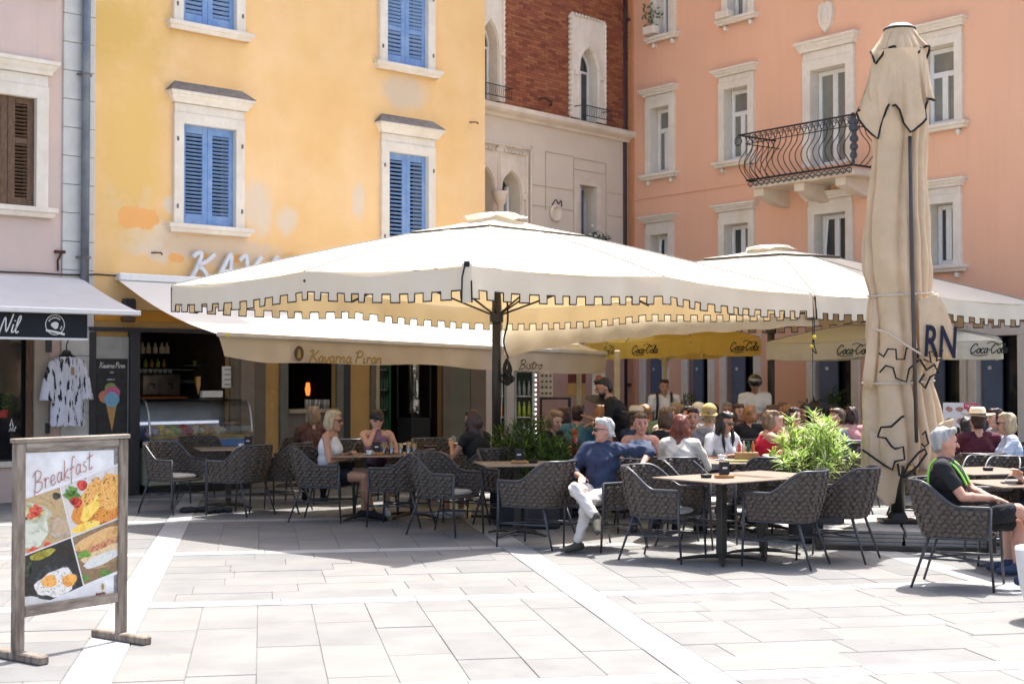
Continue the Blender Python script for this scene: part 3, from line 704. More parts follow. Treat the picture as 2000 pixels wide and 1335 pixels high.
# --- KAVARNA letters
t = thing('cafe_name_sign', 'white raised letters spelling KAVARNA on the yellow wall', 'sign', YF.P, YF.a)
x = X(362); zl = Zy(362, 546); hL = Zy(362, 494)-zl
xs_ = x
for ch in 'KAVARNA':
    mb = MB(); adv = script(mb, ch, xs_, zl, hL, .056, -.08, slant=.16, thick=.05, xs=1.25)
    put(mb, 'letter', mat('white_letters', (.62, .64, .66), (.55, .57, .6), .5, 8), t); xs_ += adv+.05
mb = MB(); mb.tube([(X(345), -.06, zl+.02), (xs_, -.06, zl+.02)], .015, 6); put(mb, 'mounting_rail', M['lead'], t)

# ================================================================ PALE PINK HOUSE AT THE LEFT
ph = thing('pale_pink_house', 'pale pink house with white quoins and brown shutters at the left edge', 'house', YF.P, YF.a)
xl = X(-420); qx0, qx1 = X(118), X(181.5)
bw = (X(-42), X(67), Zy(30, 402), Zy(30, 186))
shopw = (X(-120), X(61), .55, Zy(30, 662))
wall(ph, 'wall', xl, qx0, 0, HY+.5, [bw, shopw, (X(-60), X(72), Zy(40, 0)+.25, Zy(40, 0)+1.7)], M['pale_pink'], depth=7)
surround(ph, *bw, .16, M['stone_white'], sillw=.14, hood=.34)
surround(ph, X(-60), X(72), Zy(40, 0)+.25, Zy(40, 0)+1.7, .16, M['stone_white'], sillw=.14, cap=False)
room(ph, bw[0]-.1, bw[1]+.1, bw[2]-.1, bw[3]+.1, .385, 1.2)
mid = (bw[0]+bw[1])/2
for a, b in ((bw[0]+.01, mid-.003), (mid+.003, bw[1]-.01)): louvre(ph, a, b, bw[2]+.01, bw[3]-.01, .03, M['brown_wood'], 24, stile=.10, split=.6, open_=-.35)
# quoin stones, each a block
mb = MB(); mb.face([(qx0, .02, 0), (qx1-.003, .02, 0), (qx1-.003, .02, HY+.5), (qx0, .02, HY+.5)]); put(mb, 'quoin_backing', M['joint'], ph)
z = Zy(150, 640)
qm = mat('white_quoin_stone', (.60, .59, .545), (.53, .52, .49), .8, 5, bump=.12, bscale=30, big=(.54, .52, .48), bigscale=2)
bm_ = MB(); bm_.box(qx0+.003, qx1-.006, -.035, .03, 0, .385, .006); qme = bm_.mesh('quoin_block', qm)
zz = 0.0
while zz < 10: link('quoin_block', qme, ph, (0, 0, zz)); zz += .392
# drainpipe
dp = thing('drainpipe', 'grey zinc drainpipe running down the white quoins beside the yellow house', 'drainpipe', YF.P, YF.a)
xp = X(157); zp = Zy(157, 560)
mb = MB(); mb.tube([(xp, -.11, zp), (xp, -.11, 10)], .058, 14); put(mb, 'pipe', M['zinc'], dp, True)
for py in (147, 503, -120):
    mb = MB(); zc_ = Zy(157, py); mb.lathe([(.064, -.015), (.064, .015)], (xp, -.11, zc_), 14); mb.box(xp-.10, xp+.10, -.10, -.035, zc_-.012, zc_+.012); put(mb, 'bracket', M['lead'], dp)
t = thing('wall_bracket', 'rusty iron bracket on the pale pink wall above the shop awning', 'bracket', YF.P, YF.a)
x, z = YF.tz(115, 492); mb = MB(); mb.box(x-.07, x+.07, -.06, 0, z-.02, z+.02); mb.tube([(x+.02, -.05, z), (x-.03, -.03, z-.12), (x-.02, -.02, z-.26)], .014, 6); put(mb, 'arm', M['rust'], t)
t = thing('wall_cable', 'black cable sagging along the wall above the awnings', 'cable', YF.P, YF.a)
mb = MB(); mb.tube(smooth_curve([(X(px), -.05, Zy(px, py)) for px, py in ((-60, 525), (0, 531), (60, 533), (110, 536), (150, 537), (185, 536), (215, 538), (300, 541))], 4), .013, 6); put(mb, 'wire', M['black'], t)
# lower shop front of the pale pink house
pbox('brown_door_frame', M['brown_wood'], ph, X(50), X(63), -.03, .0, 0.1, shopw[3]+.03, .004)
pbox('shop_frame', M['char'], ph, X(-120), X(50), -.02, .05, shopw[2]-.06, shopw[2]+.02, .004)
pbox('shop_pilaster', mat('cream_shop_pilaster', (.40, .34, .27), (.36, .30, .24), .8, 3), ph, X(64), X(92), -.07, -.001, 0, Zy(80, 640), .006)
pbox('shop_pane', mat('dark_shop_glass', (.016, .016, .018), rough=.05, spec=.9), ph, shopw[0], shopw[1]-.02, .06, .075, shopw[2], shopw[3])
pbox('fuse_box', M['char'], ph, X(84), X(95), -.10, -.071, Zy(90, 688), Zy(90, 664), .004)
pbox('lock_box', M['char'], ph, X(84), X(92), -.10, -.071, Zy(88, 846), Zy(88, 826), .004)
pbox('window_counter', M['stone_white'], ph, X(-120), X(61), -.05, .0, .47, .55, .006)
room(ph, shopw[0]-.1, shopw[1]+.1, .4, shopw[3]+.1, .39, 2.0)
mb = MB(); script(mb, 'Nil', X(22), Zy(25, 842), .06, .008, .055); mb.ribbon([(X(24), Zy(24, 832)), (X(27), Zy(27, 818)), (X(30), Zy(30, 832))], .02, .056, .056); put(mb, 'window_lettering', M['paper'], ph)
# red geranium in shop window
def leafball(mb, c, r, n, ls, rnd, zsq=1.0):
    for _ in range(n):
        d = Vector((rnd.gauss(0, 1), rnd.gauss(0, 1), rnd.gauss(0, 1))).normalized()*r*rnd.random()**.4; d.z *= zsq
        p = Vector(c)+d; u = Vector((rnd.gauss(0, 1), rnd.gauss(0, 1), rnd.gauss(0, 1))).normalized(); v_ = u.orthogonal().normalized()
        mb.face([p, p+u*ls*.5+v_*ls*.22, p+u*ls, p+u*ls*.5-v_*ls*.22])
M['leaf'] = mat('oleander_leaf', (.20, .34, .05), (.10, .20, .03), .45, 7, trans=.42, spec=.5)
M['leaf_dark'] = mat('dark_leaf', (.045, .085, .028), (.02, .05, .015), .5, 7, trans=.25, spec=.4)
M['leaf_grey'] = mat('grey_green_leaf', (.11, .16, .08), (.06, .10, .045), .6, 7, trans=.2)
t = thing('potted_plant', 'small green plant in a red pot inside the left shop window', 'plant', yw(5, 800, -.02), YF.a)
mb = MB(); leafball(mb, (0, 0, .12), .13, 60, .09, random.Random(2)); put(mb, 'foliage', M['leaf_dark'], t)
mb = MB(); mb.lathe([(.05, -.1), (.07, 0)], n=12); put(mb, 'pot', mat('red_pot', (.4, .04, .03)), t)

streaks(M['yellow'], .07, 5, .3, (.66, .45, .22))

def grime(m, amt=.35):
    """small dark spots of gum and dirt, and faint scuffs, on paving"""
    N, L = m.node_tree.nodes, m.node_tree.links; p = N['Principled BSDF']; src = p.inputs['Base Color'].links[0].from_socket; tc = [n for n in N if n.type == 'TEX_COORD'][0]
    v = N.new('ShaderNodeTexVoronoi'); v.inputs['Scale'].default_value = 2.6; v.inputs['Randomness'].default_value = 1; L.new(tc.outputs['Object'], v.inputs[0])
    mr = N.new('ShaderNodeMapRange'); mr.inputs[1].default_value = .035; mr.inputs[2].default_value = .05; mr.inputs[3].default_value = amt; mr.inputs[4].default_value = 0; L.new(v.outputs['Distance'], mr.inputs[0])
    nz = N.new('ShaderNodeTexNoise'); nz.inputs['Scale'].default_value = 14; nz.inputs['Detail'].default_value = 9; nz.inputs['Roughness'].default_value = .75; L.new(tc.outputs['Object'], nz.inputs[0])
    m2 = N.new('ShaderNodeMapRange'); m2.inputs[1].default_value = .56; m2.inputs[2].default_value = .72; m2.inputs[3].default_value = 0; m2.inputs[4].default_value = amt*.7; L.new(nz.outputs['Fac'], m2.inputs[0])
    mm = N.new('ShaderNodeMath'); mm.operation = 'MAXIMUM'; L.new(mr.outputs[0], mm.inputs[0]); L.new(m2.outputs[0], mm.inputs[1])
    mx = N.new('ShaderNodeMix'); mx.data_type = 'RGBA'; L.new(mm.outputs[0], mx.inputs[0]); L.new(src, mx.inputs[6]); mx.inputs[7].default_value = (.085, .08, .072, 1); L.new(mx.outputs[2], p.inputs['Base Color'])
for k in ('slab', 'slab_b', 'slab_c'): grime(M[k])
grime(M['band'], .2)
# ================================================================ BRICK HOUSE
bh = thing('brick_house', 'red brick house with pointed stone windows between the yellow and salmon houses', 'house', BF.P, BF.a)
XB = lambda px: BF.t(px)
ZB = lambda px, py: BF.z(px, py)
bL, bR, HB2 = XB(900), 4.34, 10.3
zc0, zc1 = ZB(1090, 250), ZB(1090, 233)     # string course
BX = (XB(1128), XB(1163), ZB(1145, 236), ZB(1145, 97)); BX0 = (XB(935), XB(967), BX[2], BX[3])
LX = (XB(1129), XB(1164), ZB(1145, 465), ZB(1145, 362))
LA = (XB(975), XB(1012), 3.0, ZB(995, 335)); LA0 = (XB(928), XB(960), 3.0, LA[3])
wall(bh, 'wall_upper', bL, bR, zc1, HB2, [(BX[0]-.03, BX[1]+.03, BX[2], BX[3]+.0), (BX0[0], BX0[1]+.03, BX0[2], BX0[3])], mat('mortar', (.17, .065, .04), (.13, .05, .03), .95, 12), depth=7)
M['ashlar'] = mat('pale_ashlar', (.70, .60, .48), (.65, .55, .44), .85, 1.8, bump=.05, big=(.66, .58, .47), bigscale=.6)
wall(bh, 'wall_lower', bL, bR, 0, zc0, [LX, (LA[0]-.02, LA[1]+.02, LA[2], LA[3]), (LA0[0], LA0[1]+.02, LA0[2], LA0[3])], M['ashlar'], depth=7)
# the bricks: real ones, too small to be picked apart one by one
SQ = .36   # stone plate beside the pointed windows
px_keep = [(BX[0]-SQ*.72, BX[1]+SQ*.72, BX[2]-.1, BX[3]+.62), (BX0[0]-SQ*.72, BX0[1]+SQ*.5, BX0[2]-.1, BX0[3]+.62)]
bmats = [mat('brick_red', (.31, .105, .048), (.26, .085, .04), .9, 20), mat('brick_orange', (.35, .135, .06), (.30, .11, .05), .9, 20), mat('brick_dark', (.22, .065, .035), (.18, .055, .03), .9, 20), mat('brick_brown', (.27, .085, .042), (.23, .07, .036), .9, 20)]
mb = MB(); rb = random.Random(5); z = zc1+.005; row = 0
while z < zc1+5.6:
    x = bL+(row % 2)*.106
    while x < bR-.02:
        x1 = min(x+.205, bR-.01); yy = -rb.uniform(.006, .014)
        segs = [(x, x1)]
        for a, b, c, d in px_keep:
            if z+.06 > c and z < d: segs = [(p, min(q_, a)) for p, q_ in segs if p < a]+[(max(p, b), q_) for p, q_ in segs if q_ > b]
        for p, q_ in segs:
            if q_-p > .03:
                mb.m = rb.choice((0, 0, 1, 1, 2, 3, 3)); f = [(p, yy, z), (q_, yy, z), (q_, yy, z+.046), (p, yy, z+.046)]; bk = [(a_, 0, c_) for a_, _, c_ in f]
                mb.face(f)
                for k in range(4): mb.face([f[k], bk[k], bk[(k+1) % 4], f[(k+1) % 4]])
        x += .212
    z += .0545; row += 1
o = put(mb, 'brickwork', bmats, bh, smooth='raw' and False); o['kind'] = 'stuff'
# string course, cornice
def moulding(parent, name, m, x0, x1, z0, z1, prof):
    mb = MB(); mb.grid([[(x0, -o, z0+(z1-z0)*k), (x1, -o, z0+(z1-z0)*k)] for o, k in prof])
    for x in (x0, x1): mb.face([(x, -o, z0+(z1-z0)*k) for o, k in prof])
    return put(mb, name, m, parent)
moulding(bh, 'string_course', M['stone_cream'], bL, bR+.02, zc0-.02, zc1+.06, [(0, 0), (.05, 0), (.08, .2), (.16, .35), (.2, .5), (.2, .8), (.15, .9), (.0, 1)])
def arch_pts(x0, x1, zs, za, n=10):
    """pointed arch from springing zs to apex za with a small ogee tip"""
    m_ = (x0+x1)/2; L_ = []
    for i in range(n+1):
        t = i/n; x = x0+(m_-x0)*(1-cos(t*pi/2))**.85 if False else x0+(m_-x0)*t
        zz = zs+(za-zs)*(.88*sqrt(max(0, 1-(1-t)**2))+.12*t**6); L_.append((x, zz))
    return L_, [(x0+x1-x, z_) for x, z_ in reversed(L_)]
def arch_plate(parent, x0, x1, z0, z1, ox0, ox1, oz0, zs, za, m, y0=-.06, y1=.10, name='pointed_surround'):
    A, B = arch_pts(ox0, ox1, zs, za); mb = MB()
    def q(p): mb.face([(a, y0, c) for a, c in p])
    q([(x0, z0), (ox0, z0), (ox0, zs), (x0, zs)]); q([(ox1, z0), (x1, z0), (x1, zs), (ox1, zs)])
    for (a, b), (c, d) in zip(A, A[1:]): q([(a, b), (c, d), (c, z1), (a, z1)])
    for (a, b), (c, d) in zip(B, B[1:]): q([(a, b), (c, d), (c, z1), (a, z1)])
    q([(x0, zs), (ox0, zs), (ox0, z1), (x0, z1)]); q([(ox1, zs), (x1, zs), (x1, z1), (ox1, z1)])
    full = [(ox0, z0)]+A+B[1:]+[(ox1, z0)]
    mb.grid([[(a, y0, c) for a, c in full], [(a, y1+.18, c) for a, c in full]])
    out = [(x0, z0), (x0, z1), (x1, z1), (x1, z0)]
    mb.grid([[(a, y0, c) for a, c in out], [(a, y1, c) for a, c in out]])
    s_ = put(mb, name, m, parent)
    mb = MB(); inner = [(a*1.0, c) for a, c in full]
    mm = (ox0+ox1)/2; g_ = [(mm+(a-mm)*1.16, (c if c <= zs else zs+(c-zs)*1.12)) for a, c in inner]
    mb.tube([(a, y0-.012, c) for a, c in g_], .028, 5)
    mb.tube([(x0+.02, y0-.012, z0), (x0+.02, y0-.012, z1-.02), (x1-.02, y0-.012, z1-.02), (x1-.02, y0-.012, z0)], .026, 5)
    k = 0; zz = z0+.05
    while zz < z1-.03:
        for xx in (x0-.012, x1+.012): mb.box(xx-.02, xx+.02, y0-.01, y0+.05, zz, zz+.05)
        zz += .10
    xx = x0+.03
    while xx < x1-.03: mb.box(xx, xx+.05, y0-.01, y0+.05, z1-.01, z1+.03); xx += .10
    for xx in (ox0-.10, ox1+.10): mb.box(xx-.07, xx+.07, y0-.05, y0, zs-.10, zs, .01)
    put(mb, 'carved_moulding', m, s_); return s_
for (a, b, c, d) in (BX, BX0):
    xr_ = b+SQ*.72 if a > 1 else b+SQ*.5
    arch_plate(bh, a-SQ*.72, xr_, c, d+.62, a, b, c, c+(d-c)*.66, d+.03, M['stone_white'])
    casement(bh, a, b, c, c+(d-c)*.72, .16, mul=1, m=M['white_frame'], fw=.045)
    A, B = arch_pts(a, b, c+(d-c)*.70, d); mb = MB(); mb.face([(p, .2, q_) for p, q_ in A+B[1:]]); put(mb, 'fanlight', M['pane'], bh)
    mb = MB(); mb.tube([(p, .17, q_) for p, q_ in A+B[1:]], .03, 6); put(mb, 'fanlight_frame', M['white_frame'], bh)
    room(bh, a-.2, b+.2, c-.1, d+.1, .385, 1.0)
    mb = MB(); xx = a-.12
    mb.tube([(a-.16, -.30, c+.22), (b+.16, -.30, c+.22)], .010, 5); mb.tube([(a-.16, -.30, c+.02), (b+.16, -.30, c+.02)], .010, 5)
    for e in (a-.16, b+.16): mb.tube([(e, -.30, c+.22), (e, -.06, c+.22)], .01, 5)
    while xx < b+.15: mb.tube([(xx, -.30, c+.02), (xx, -.32, c+.1), (xx, -.30, c+.22)], .006, 4); xx += .055
    put(mb, 'window_guard', M['iron'], bh)
# lower arched pair
for (a, b, c, d) in (LA, LA0):
    arch_plate(bh, a-.12, b+.2, c, d+.35, a, b, c, ZB(995, 378), d, M['stone_cream'], y0=-.05, name='arched_surround')
    fr = MB(); fr.box(b-.10, b-.03, .2, .26, c, d-.25); put(fr, 'window_frame', M['white_frame'], bh)
    p = MB(); p.face([(a, .28, c), (b, .28, c), (b, .28, d), (a, .28, d)]); put(p, 'pane', mat('dark_green_pane', (.06, .065, .055), rough=.1), bh)
    mb = MB()
    for k in range(14):
        zz = c+.3+k*.13
        if zz < d-.2: mb.box(a+.02, b-.12, .24, .255, zz, zz+.06)
    put(mb, 'blind', mat('blind', (.25, .25, .22)), bh); room(bh, a-.2, b+.2, c-.1, d+.1, .385, 1.0)
capx = (LA[0]+LA0[1])/2
mb = MB(); mb.lathe([(.07, 2.6), (.07, ZB(968, 402)), (.10, ZB(968, 398)), (.16, ZB(968, 380)), (.17, ZB(968, 375))], (capx, -.12, 0), 12); put(mb, 'column', M['stone_cream'], bh, True)
mb = MB(); mb.tube([(bL, -.04, ZB(1000, 287)), (XB(1034), -.04, ZB(1034, 293)), (XB(1034), -.04, 3.4)], .03, 6); put(mb, 'dentil_moulding', M['stone_cream'], bh)
mb = MB()
x, z = BF.tz(977, 304); disc(mb, x, z, .14, .19, -.03); mb.tube([(x+.14*cos(k*pi/8), -.035, z+.19*sin(k*pi/8)) for k in range(17)], .02, 5); put(mb, 'medallion', M['stone_cream'], bh)
# panel joints of the ashlar, thin raised strips darker than the stone
mb = MB()
for (pa, pb, qa, qb) in ((1038, 285, 1038, 470), (1120, 308, 1120, 470), (1183, 320, 1183, 470), (1065, 296, 1065, 410)):
    x, z1 = BF.tz(pa, pb); z0 = ZB(qa, qb); mb.box(x-.008, x+.008, -.012, .0, z0, z1)
for (pa, pb, qa) in ((1038, 360, 1120), (1038, 400, 1120), (1065, 296, 1120), (1120, 308, 1183), (1120, 330, 1183), (1183, 375, 1226), (1183, 420, 1226), (1038, 445, 1120)):
    x0, z = BF.tz(pa, pb); x1 = XB(qa); mb.box(x0, x1, -.010, .0, z-.006, z+.006)
put(mb, 'ashlar_joint', mat('ashlar_joint', (.52, .44, .35)), bh)
surround(bh, *LX, .13, M['stone_cream'], out=.05, sill=False, cap=False)
casement(bh, LX[0]+.22, LX[1], LX[2], LX[3], .26, mul=0, m=mat('aluminium_frame', (.45, .47, .5)), fw=.05)
mb = MB(); mb.box(LX[0]+.0, LX[0]+.05, -.05, .2, LX[2], LX[3]-.05); put(mb, 'open_casement', mat('aluminium_frame', (1, 1, 1)), bh)
room(bh, LX[0]-.1, LX[1]+.1, LX[2]-.1, LX[3]+.1, .385, 1.0)
mb = MB(); [mb.box(LX[0]+.08, LX[0]+.3, .36, .38, LX[2]+.3+k*.22, LX[2]+.42+k*.22) for k in range(5)]; put(mb, 'shelf_things', mat('shelf_things', (.35, .33, .26), (.1, .09, .07), .6, 14), bh)
t = thing('window_box', 'flower box with white flowers on the sill of the stone ground floor window', 'flower box', BF.P, BF.a)
xa, xb = XB(1132), XB(1180); zw = ZB(1155, 472)
mb = MB(); mb.box(xa, xb, -.28, -.08, zw-.2, zw-.04, .01); put(mb, 'trough', mat('brown_trough', (.12, .08, .05)), t)
mb = MB(); leafball(mb, ((xa+xb)/2-.1, -.18, zw+.03), .28, 260, .09, random.Random(4), .5); put(mb, 'foliage', M['leaf_dark'], t)
mb = MB(); rr = random.Random(8); [mb.ell((rr.uniform(xa, xb-.2), -.25+rr.uniform(-.05, .05), zw+rr.uniform(.0, .28)), (.03, .03, .025), nu=6, nv=4) for _ in range(12)]; put(mb, 'flower', M['paper'], t)
x, z = BF.tz(1083, 416)
t = thing('wall_medallion', 'small round carved stone ornament with an iron scroll on the pale ashlar wall', 'ornament', BF.P, BF.a)
mb = MB(); mb.lathe([(.0, 0), (.09, .0), (.11, .04), (.15, .05), (.17, .03), (.17, .0)], (0, 0, 0), 14, False); R = Matrix.Rotation(pi/2, 4, 'X'); mb.v = [tuple(R @ Vector(v)+Vector((x, -.02, z))) for v in mb.v]; put(mb, 'ring', M['stone_cream'], t)
mb = MB(); mb.tube(smooth_curve([(x-.15, -.06, z+.13), (x-.08, -.1, z+.24), (x, -.1, z+.17), (x+.08, -.1, z+.24), (x+.15, -.06, z+.13)], 5), .012, 5); put(mb, 'scroll', M['iron'], t)
t = thing('wall_hook', 'rusty iron hook standing out of the red brick wall', 'hook', BF.P, BF.a)
x, z = BF.tz(1062, 199); mb = MB(); mb.tube([(x-.18, -.03, z+.03), (x-.1, -.12, z+.04), (x+.1, -.12, z-.01), (x+.17, -.03, z-.05)], .025, 6); put(mb, 'bar', M['rust'], t)
pbox('unseen_eaves', M['stone_white'], bh, bL, bR, -.40, .0, HB2+.002, HB2+.2, .02)  # out of view, added to keep sun off the drainpipe top
# ground floor of the brick house: menu boards, pink plaster strip
pbox('ground_floor_render', mat('dusty_pink_render', (.55, .33, .24), (.48, .29, .22), .9, 2), bh, XB(1040), bR-.01, -.02, .0, 0, 2.5)

# ================================================================ SALMON HOUSE
sh = thing('salmon_house', 'salmon pink house with white stone windows and an iron balcony at the right', 'house', PFc.P, PFc.a)
XP = lambda px: PFc.t(px)
def WP(x0, x1, xm, yt, yb):
    a, b = XP(x0), XP(x1); return (a, b, PFc.z(xm, yb), PFc.z(xm, yt))
row2 = [WP(1273, 1311, 1292, 208, 338), WP(1418, 1466, 1442, 170, 312), WP(1588, 1659, 1624, 130, 322), WP(1806, 1872, 1839, 88, 243)]
row3 = [WP(1273, 1309, 1291, 457, 560), WP(1417, 1466, 1442, 436, 552), WP(1594, 1657, 1626, 415, 540), WP(1820, 1868, 1844, 396, 518)]
row1 = [WP(1284, 1314, 1300, -75, 68), WP(1425, 1467, 1446, -120, 32), WP(1590, 1660, 1625, -180, -40), WP(1806, 1872, 1839, -230, -90)]
gnd_ops = []
for a, b in ((1262, 1296), (1345, 1385), (1420, 1474), (1592, 1665), (1795, 1877), (1908, 1990)): gnd_ops.append((XP(a), XP(b), 0.02, PFc.z((a+b)/2, 655 if a > 1700 else 672)))
xe = XP(2150)
fillw = PFc.z(1239, 300)
row1 = [(a, b, c, min(d, 9.75)) for a, b, c, d in row1]
wall(sh, 'wall', 0.02, xe, 0, HB2, row1+row2+row3+gnd_ops, M['salmon'], depth=8)
for k, wn in enumerate(row1+row2+row3):
    top = k < 4; low = k >= 8
    if k == 6:   # balcony door
        surround(sh, *wn, .17, M['stone_white'], out=.07, sill=False, hood=.34)
    else: surround(sh, *wn, .135, M['stone_white'], out=.06, hood=.24, corb=True, sillw=.12)
    a, b, c, d = wn; y = .16
    casement(sh, a+.02, b-.02, c+.02, d-.02, y, mul=1, trans=0 if (k == 6 or low) else .66, fw=.075, pane=M['pane'] if low else M['pane_pale'])
    room(sh, a-.1, b+.1, c-.1, d+.1, .385, 1.2)
pbox('unseen_eaves', M['stone_white'], sh, .05, xe, -.40, .0, HB2+.002, HB2+.2, .02)  # unseen overhang put in to shade the upper end of the corner pipe
# open tilted casements in the lowest row
for wn in (row3[0], row3[2]):
    a, b, c, d = wn; m_ = a+(b-a)*.30; mb = MB(); mb.tube([(a+.10, .10, c+.05), (a+.26, .02, d-.12)], .025, 4); put(mb, 'tilted_casement', M['white_frame'], sh)
moulding(sh, 'string_line', M['salmon'], .03, XP(1475), PFc.z(1350, 374)-.02, PFc.z(1350, 374)+.02, [(0, 0), (.025, .2), (.025, .8), (0, 1)])
t = thing('carved_shield', 'carved white stone coat of arms on the salmon wall near the top', 'ornament', PFc.P, PFc.a)
x, z = PFc.tz(1616, 34)
mb = MB(); mb.prism([(x-.14, z+.22), (x-.05, z+.27), (x, z+.24), (x+.05, z+.27), (x+.14, z+.22), (x+.17, z+.05), (x+.12, z-.15), (x, z-.28), (x-.12, z-.15), (x-.17, z+.05)], -.07, 0); mb.ell((x, -.07, z+.02), (.10, .05, .15), nu=10, nv=6); put(mb, 'shield', M['stone_white'], t)
for k, (ax, ay) in enumerate(((1280, 45),)):
    x, z = PFc.tz(ax, ay); t = thing('potted_cactus', 'thin plant in a white box on the highest left sill of the salmon house', 'plant', (PFc.P+PFc.d*x-PFc.n*.12)+Vector((0, 0, z-.25)), PFc.a)
    mb = MB(); mb.box(-.16, .16, -.09, .09, 0, .16, .01); put(mb, 'box', M['stone_white'], t)
    mb = MB(); leafball(mb, (0, 0, .42), .2, 60, .10, random.Random(2), 1.3); mb.tube([(0, 0, .15), (0, 0, .55)], .012, 5); put(mb, 'foliage', M['leaf_grey'], t)
pbox('sill_box', M['stone_white'], sh, XP(1412), XP(1438), -.2, -.03, row1[1][2]+.0, row1[1][2]+.14, .01)
# corner fillet and the brown drainpipe
pbox('corner_strip', mat('orange_corner_plaster', (.62, .28, .13), (.55, .25, .12), .9, 2), sh, .0, .16, -.05, -.001, 0, HB2)
t = thing('drainpipe', 'dark brown drainpipe in the corner between the brick and salmon houses', 'drainpipe', PFc.P, PFc.a)
mb = MB(); mb.tube([(.02, -.16, 0), (.02, -.16, HB2-.1)], .062, 12); put(mb, 'pipe', M['brown_pipe'], t, True)
for z in (1.5, 4, 6.6, 9): pbox('bracket', M['brown_pipe'], t, -.08, .12, -.15, -.06, z-.02, z+.02)
# ground floor doors
M['bluegrey'] = mat('blue_grey_door', (.12, .155, .22), (.10, .13, .185), .45, 4)
for k, (a, b, c, d) in enumerate(gnd_ops):
    mb = MB(); w_ = .17
    mb.box(a-w_, a, -.05, .1, 0, d, .006); mb.box(b, b+w_, -.05, .1, 0, d, .006); mb.box(a-w_-.002, b+w_+.002, -.053, .1, d, d+w_, .006)
    put(mb, 'door_surround', M['stone_white'], sh)
    s_ = .5 if k != 0 else .9
    lf = pbox('door_leaf', M['bluegrey'], sh, a+.02, a+(b-a)*s_, .10, .15, .02, d-.02, .004)
    pbox('door_notice', M['paper'], sh, a+(b-a)*.18, a+(b-a)*.26, .094, .099, PFc.z(1640, 722), PFc.z(1640, 716), 0)
    if k: pbox('glass_leaf', mat('dark_door_glass', (.02, .022, .026), rough=.06, spec=.8), sh, a+(b-a)*s_, b-.02, .22, .24, .02, d-.02)
    room(sh, a-.1, b+.1, 0, d+.1, .385, 1.5)
# ---- balcony
bo = .85
xa, xb = PFc.t(1463, bo), PFc.t(1668, bo); zr = PFc.z(1565, 246, bo); zs = PFc.z(1565, 348, bo)
def zat(px, py): return PFc.z(px, py, bo)
zr = (zat(1500, 258)+zat(1660, 227))/2; zf = (zat(1500, 346)+zat(1660, 324))/2
bal = thing('balcony', 'wrought iron balcony with bellied bars on stone brackets on the salmon house', 'balcony', PFc.P, PFc.a)
mb = MB(); mb.box(xa+.05, xb-.02, -bo+.02, -.001, zf-.15, zf-.035, .02); put(mb, 'slab', M['stone_cream'], bal)
for px in (1500, 1580, 1662):
    x = min(PFc.t(px, bo*.7), xb-.2); mb = MB()
    mb.prism([(0, 0), (0, .0), (-.70, 0), (-.70, -.13), (-.58, -.16), (-.32, -.25), (-.05, -.29), (0, -.29)][1:], 0, .22, Matrix.Translation((x, -.005, zf-.152)) @ Matrix.Rotation(pi/2, 4, 'Z') @ Matrix.Scale(1, 4) )
    put(mb, 'bracket', M['stone_cream'], bal)
H_ = zr-zf
prof = [(.02, 0), (.10, .08), (.20, .2), (.24, .33), (.19, .47), (.08, .62), (.03, .75), (.03, .86), (.08, .95), (.12, 1.0)]
bar = smooth_curve([(0, -o, H_*k) for o, k in prof], 3)
mb = MB(); mb.tube(bar, .0085, 5); bme = mb.mesh('baluster', M['iron'])
n = int((xb-xa)/.13)
for i in range(n+1): link('baluster', bme, bal, (xa+(xb-xa)*i/n, -bo, zf))
for xx, rz in ((xa, -pi/2), (xb, pi/2)):
    for i in range(1, 6): link('baluster', bme, bal, (xx, -bo+i*.14, zf), (0, 0, rz))
mb = MB()
mb.tube([(xa-.12, 0, zr), (xa-.12, -bo-.12, zr), (xb+.12, -bo-.12, zr), (xb+.12, 0, zr)], .017, 6); put(mb, 'handrail', M['iron'], bal)
mb = MB(); mb.tube([(xa-.0, 0, zf), (xa-.02, -bo-.02, zf), (xb+.02, -bo-.02, zf), (xb, 0, zf)], .02, 6); mb.tube([(xa-.03, 0, zr-.16), (xa-.03, -bo-.03, zr-.16), (xb+.03, -bo-.03, zr-.16), (xb+.03, 0, zr-.16)], .010, 5); put(mb, 'bottom_rail', M['iron'], bal)
mb = MB(); mb.tube(smooth_curve([(.05*cos(k*pi/4)*(1-k*.06), 0, .075*sin(k*pi/4)*(1-k*.06)) for k in range(11)], 2), .009, 4); sc = mb.mesh('scroll', M['iron'])
for i in range(n):
    link('scroll', sc, bal, (xa+(xb-xa)*(i+.5)/n, -bo-.07, zr-.09)); link('scroll', sc, bal, (xa+(xb-xa)*(i+.5)/n, -bo-.03, zf-.075), (0, pi/2, 0))
mb = MB()
for (z_, r_) in ((.98, .05), (.85, .09), (.72, .085), (.6, .045), (.5, .075), (.42, .04), (.34, .07), (.26, .04), (.18, .06), (.06, .03)): mb.ell((xb+.02+.13*max(0, sin(z_*3)), -bo-.02-.13*max(0, sin(z_*3)), zf+H_*z_), (r_, r_, .07), nu=8, nv=6)
put(mb, 'corner_ornament', mat('dark_blue_iron', (.03, .045, .07), (.05, .06, .07), .5, 20), bal)
mb = MB(); mb.tube(smooth_curve([(xa-.12+.1*cos(k*pi/4+2)*(1-k*.05), -bo-.12, zr-.1+.1*sin(k*pi/4+2)*(1-k*.05)) for k in range(11)], 2), .011, 4); put(mb, 'end_scroll', M['iron'], bal)

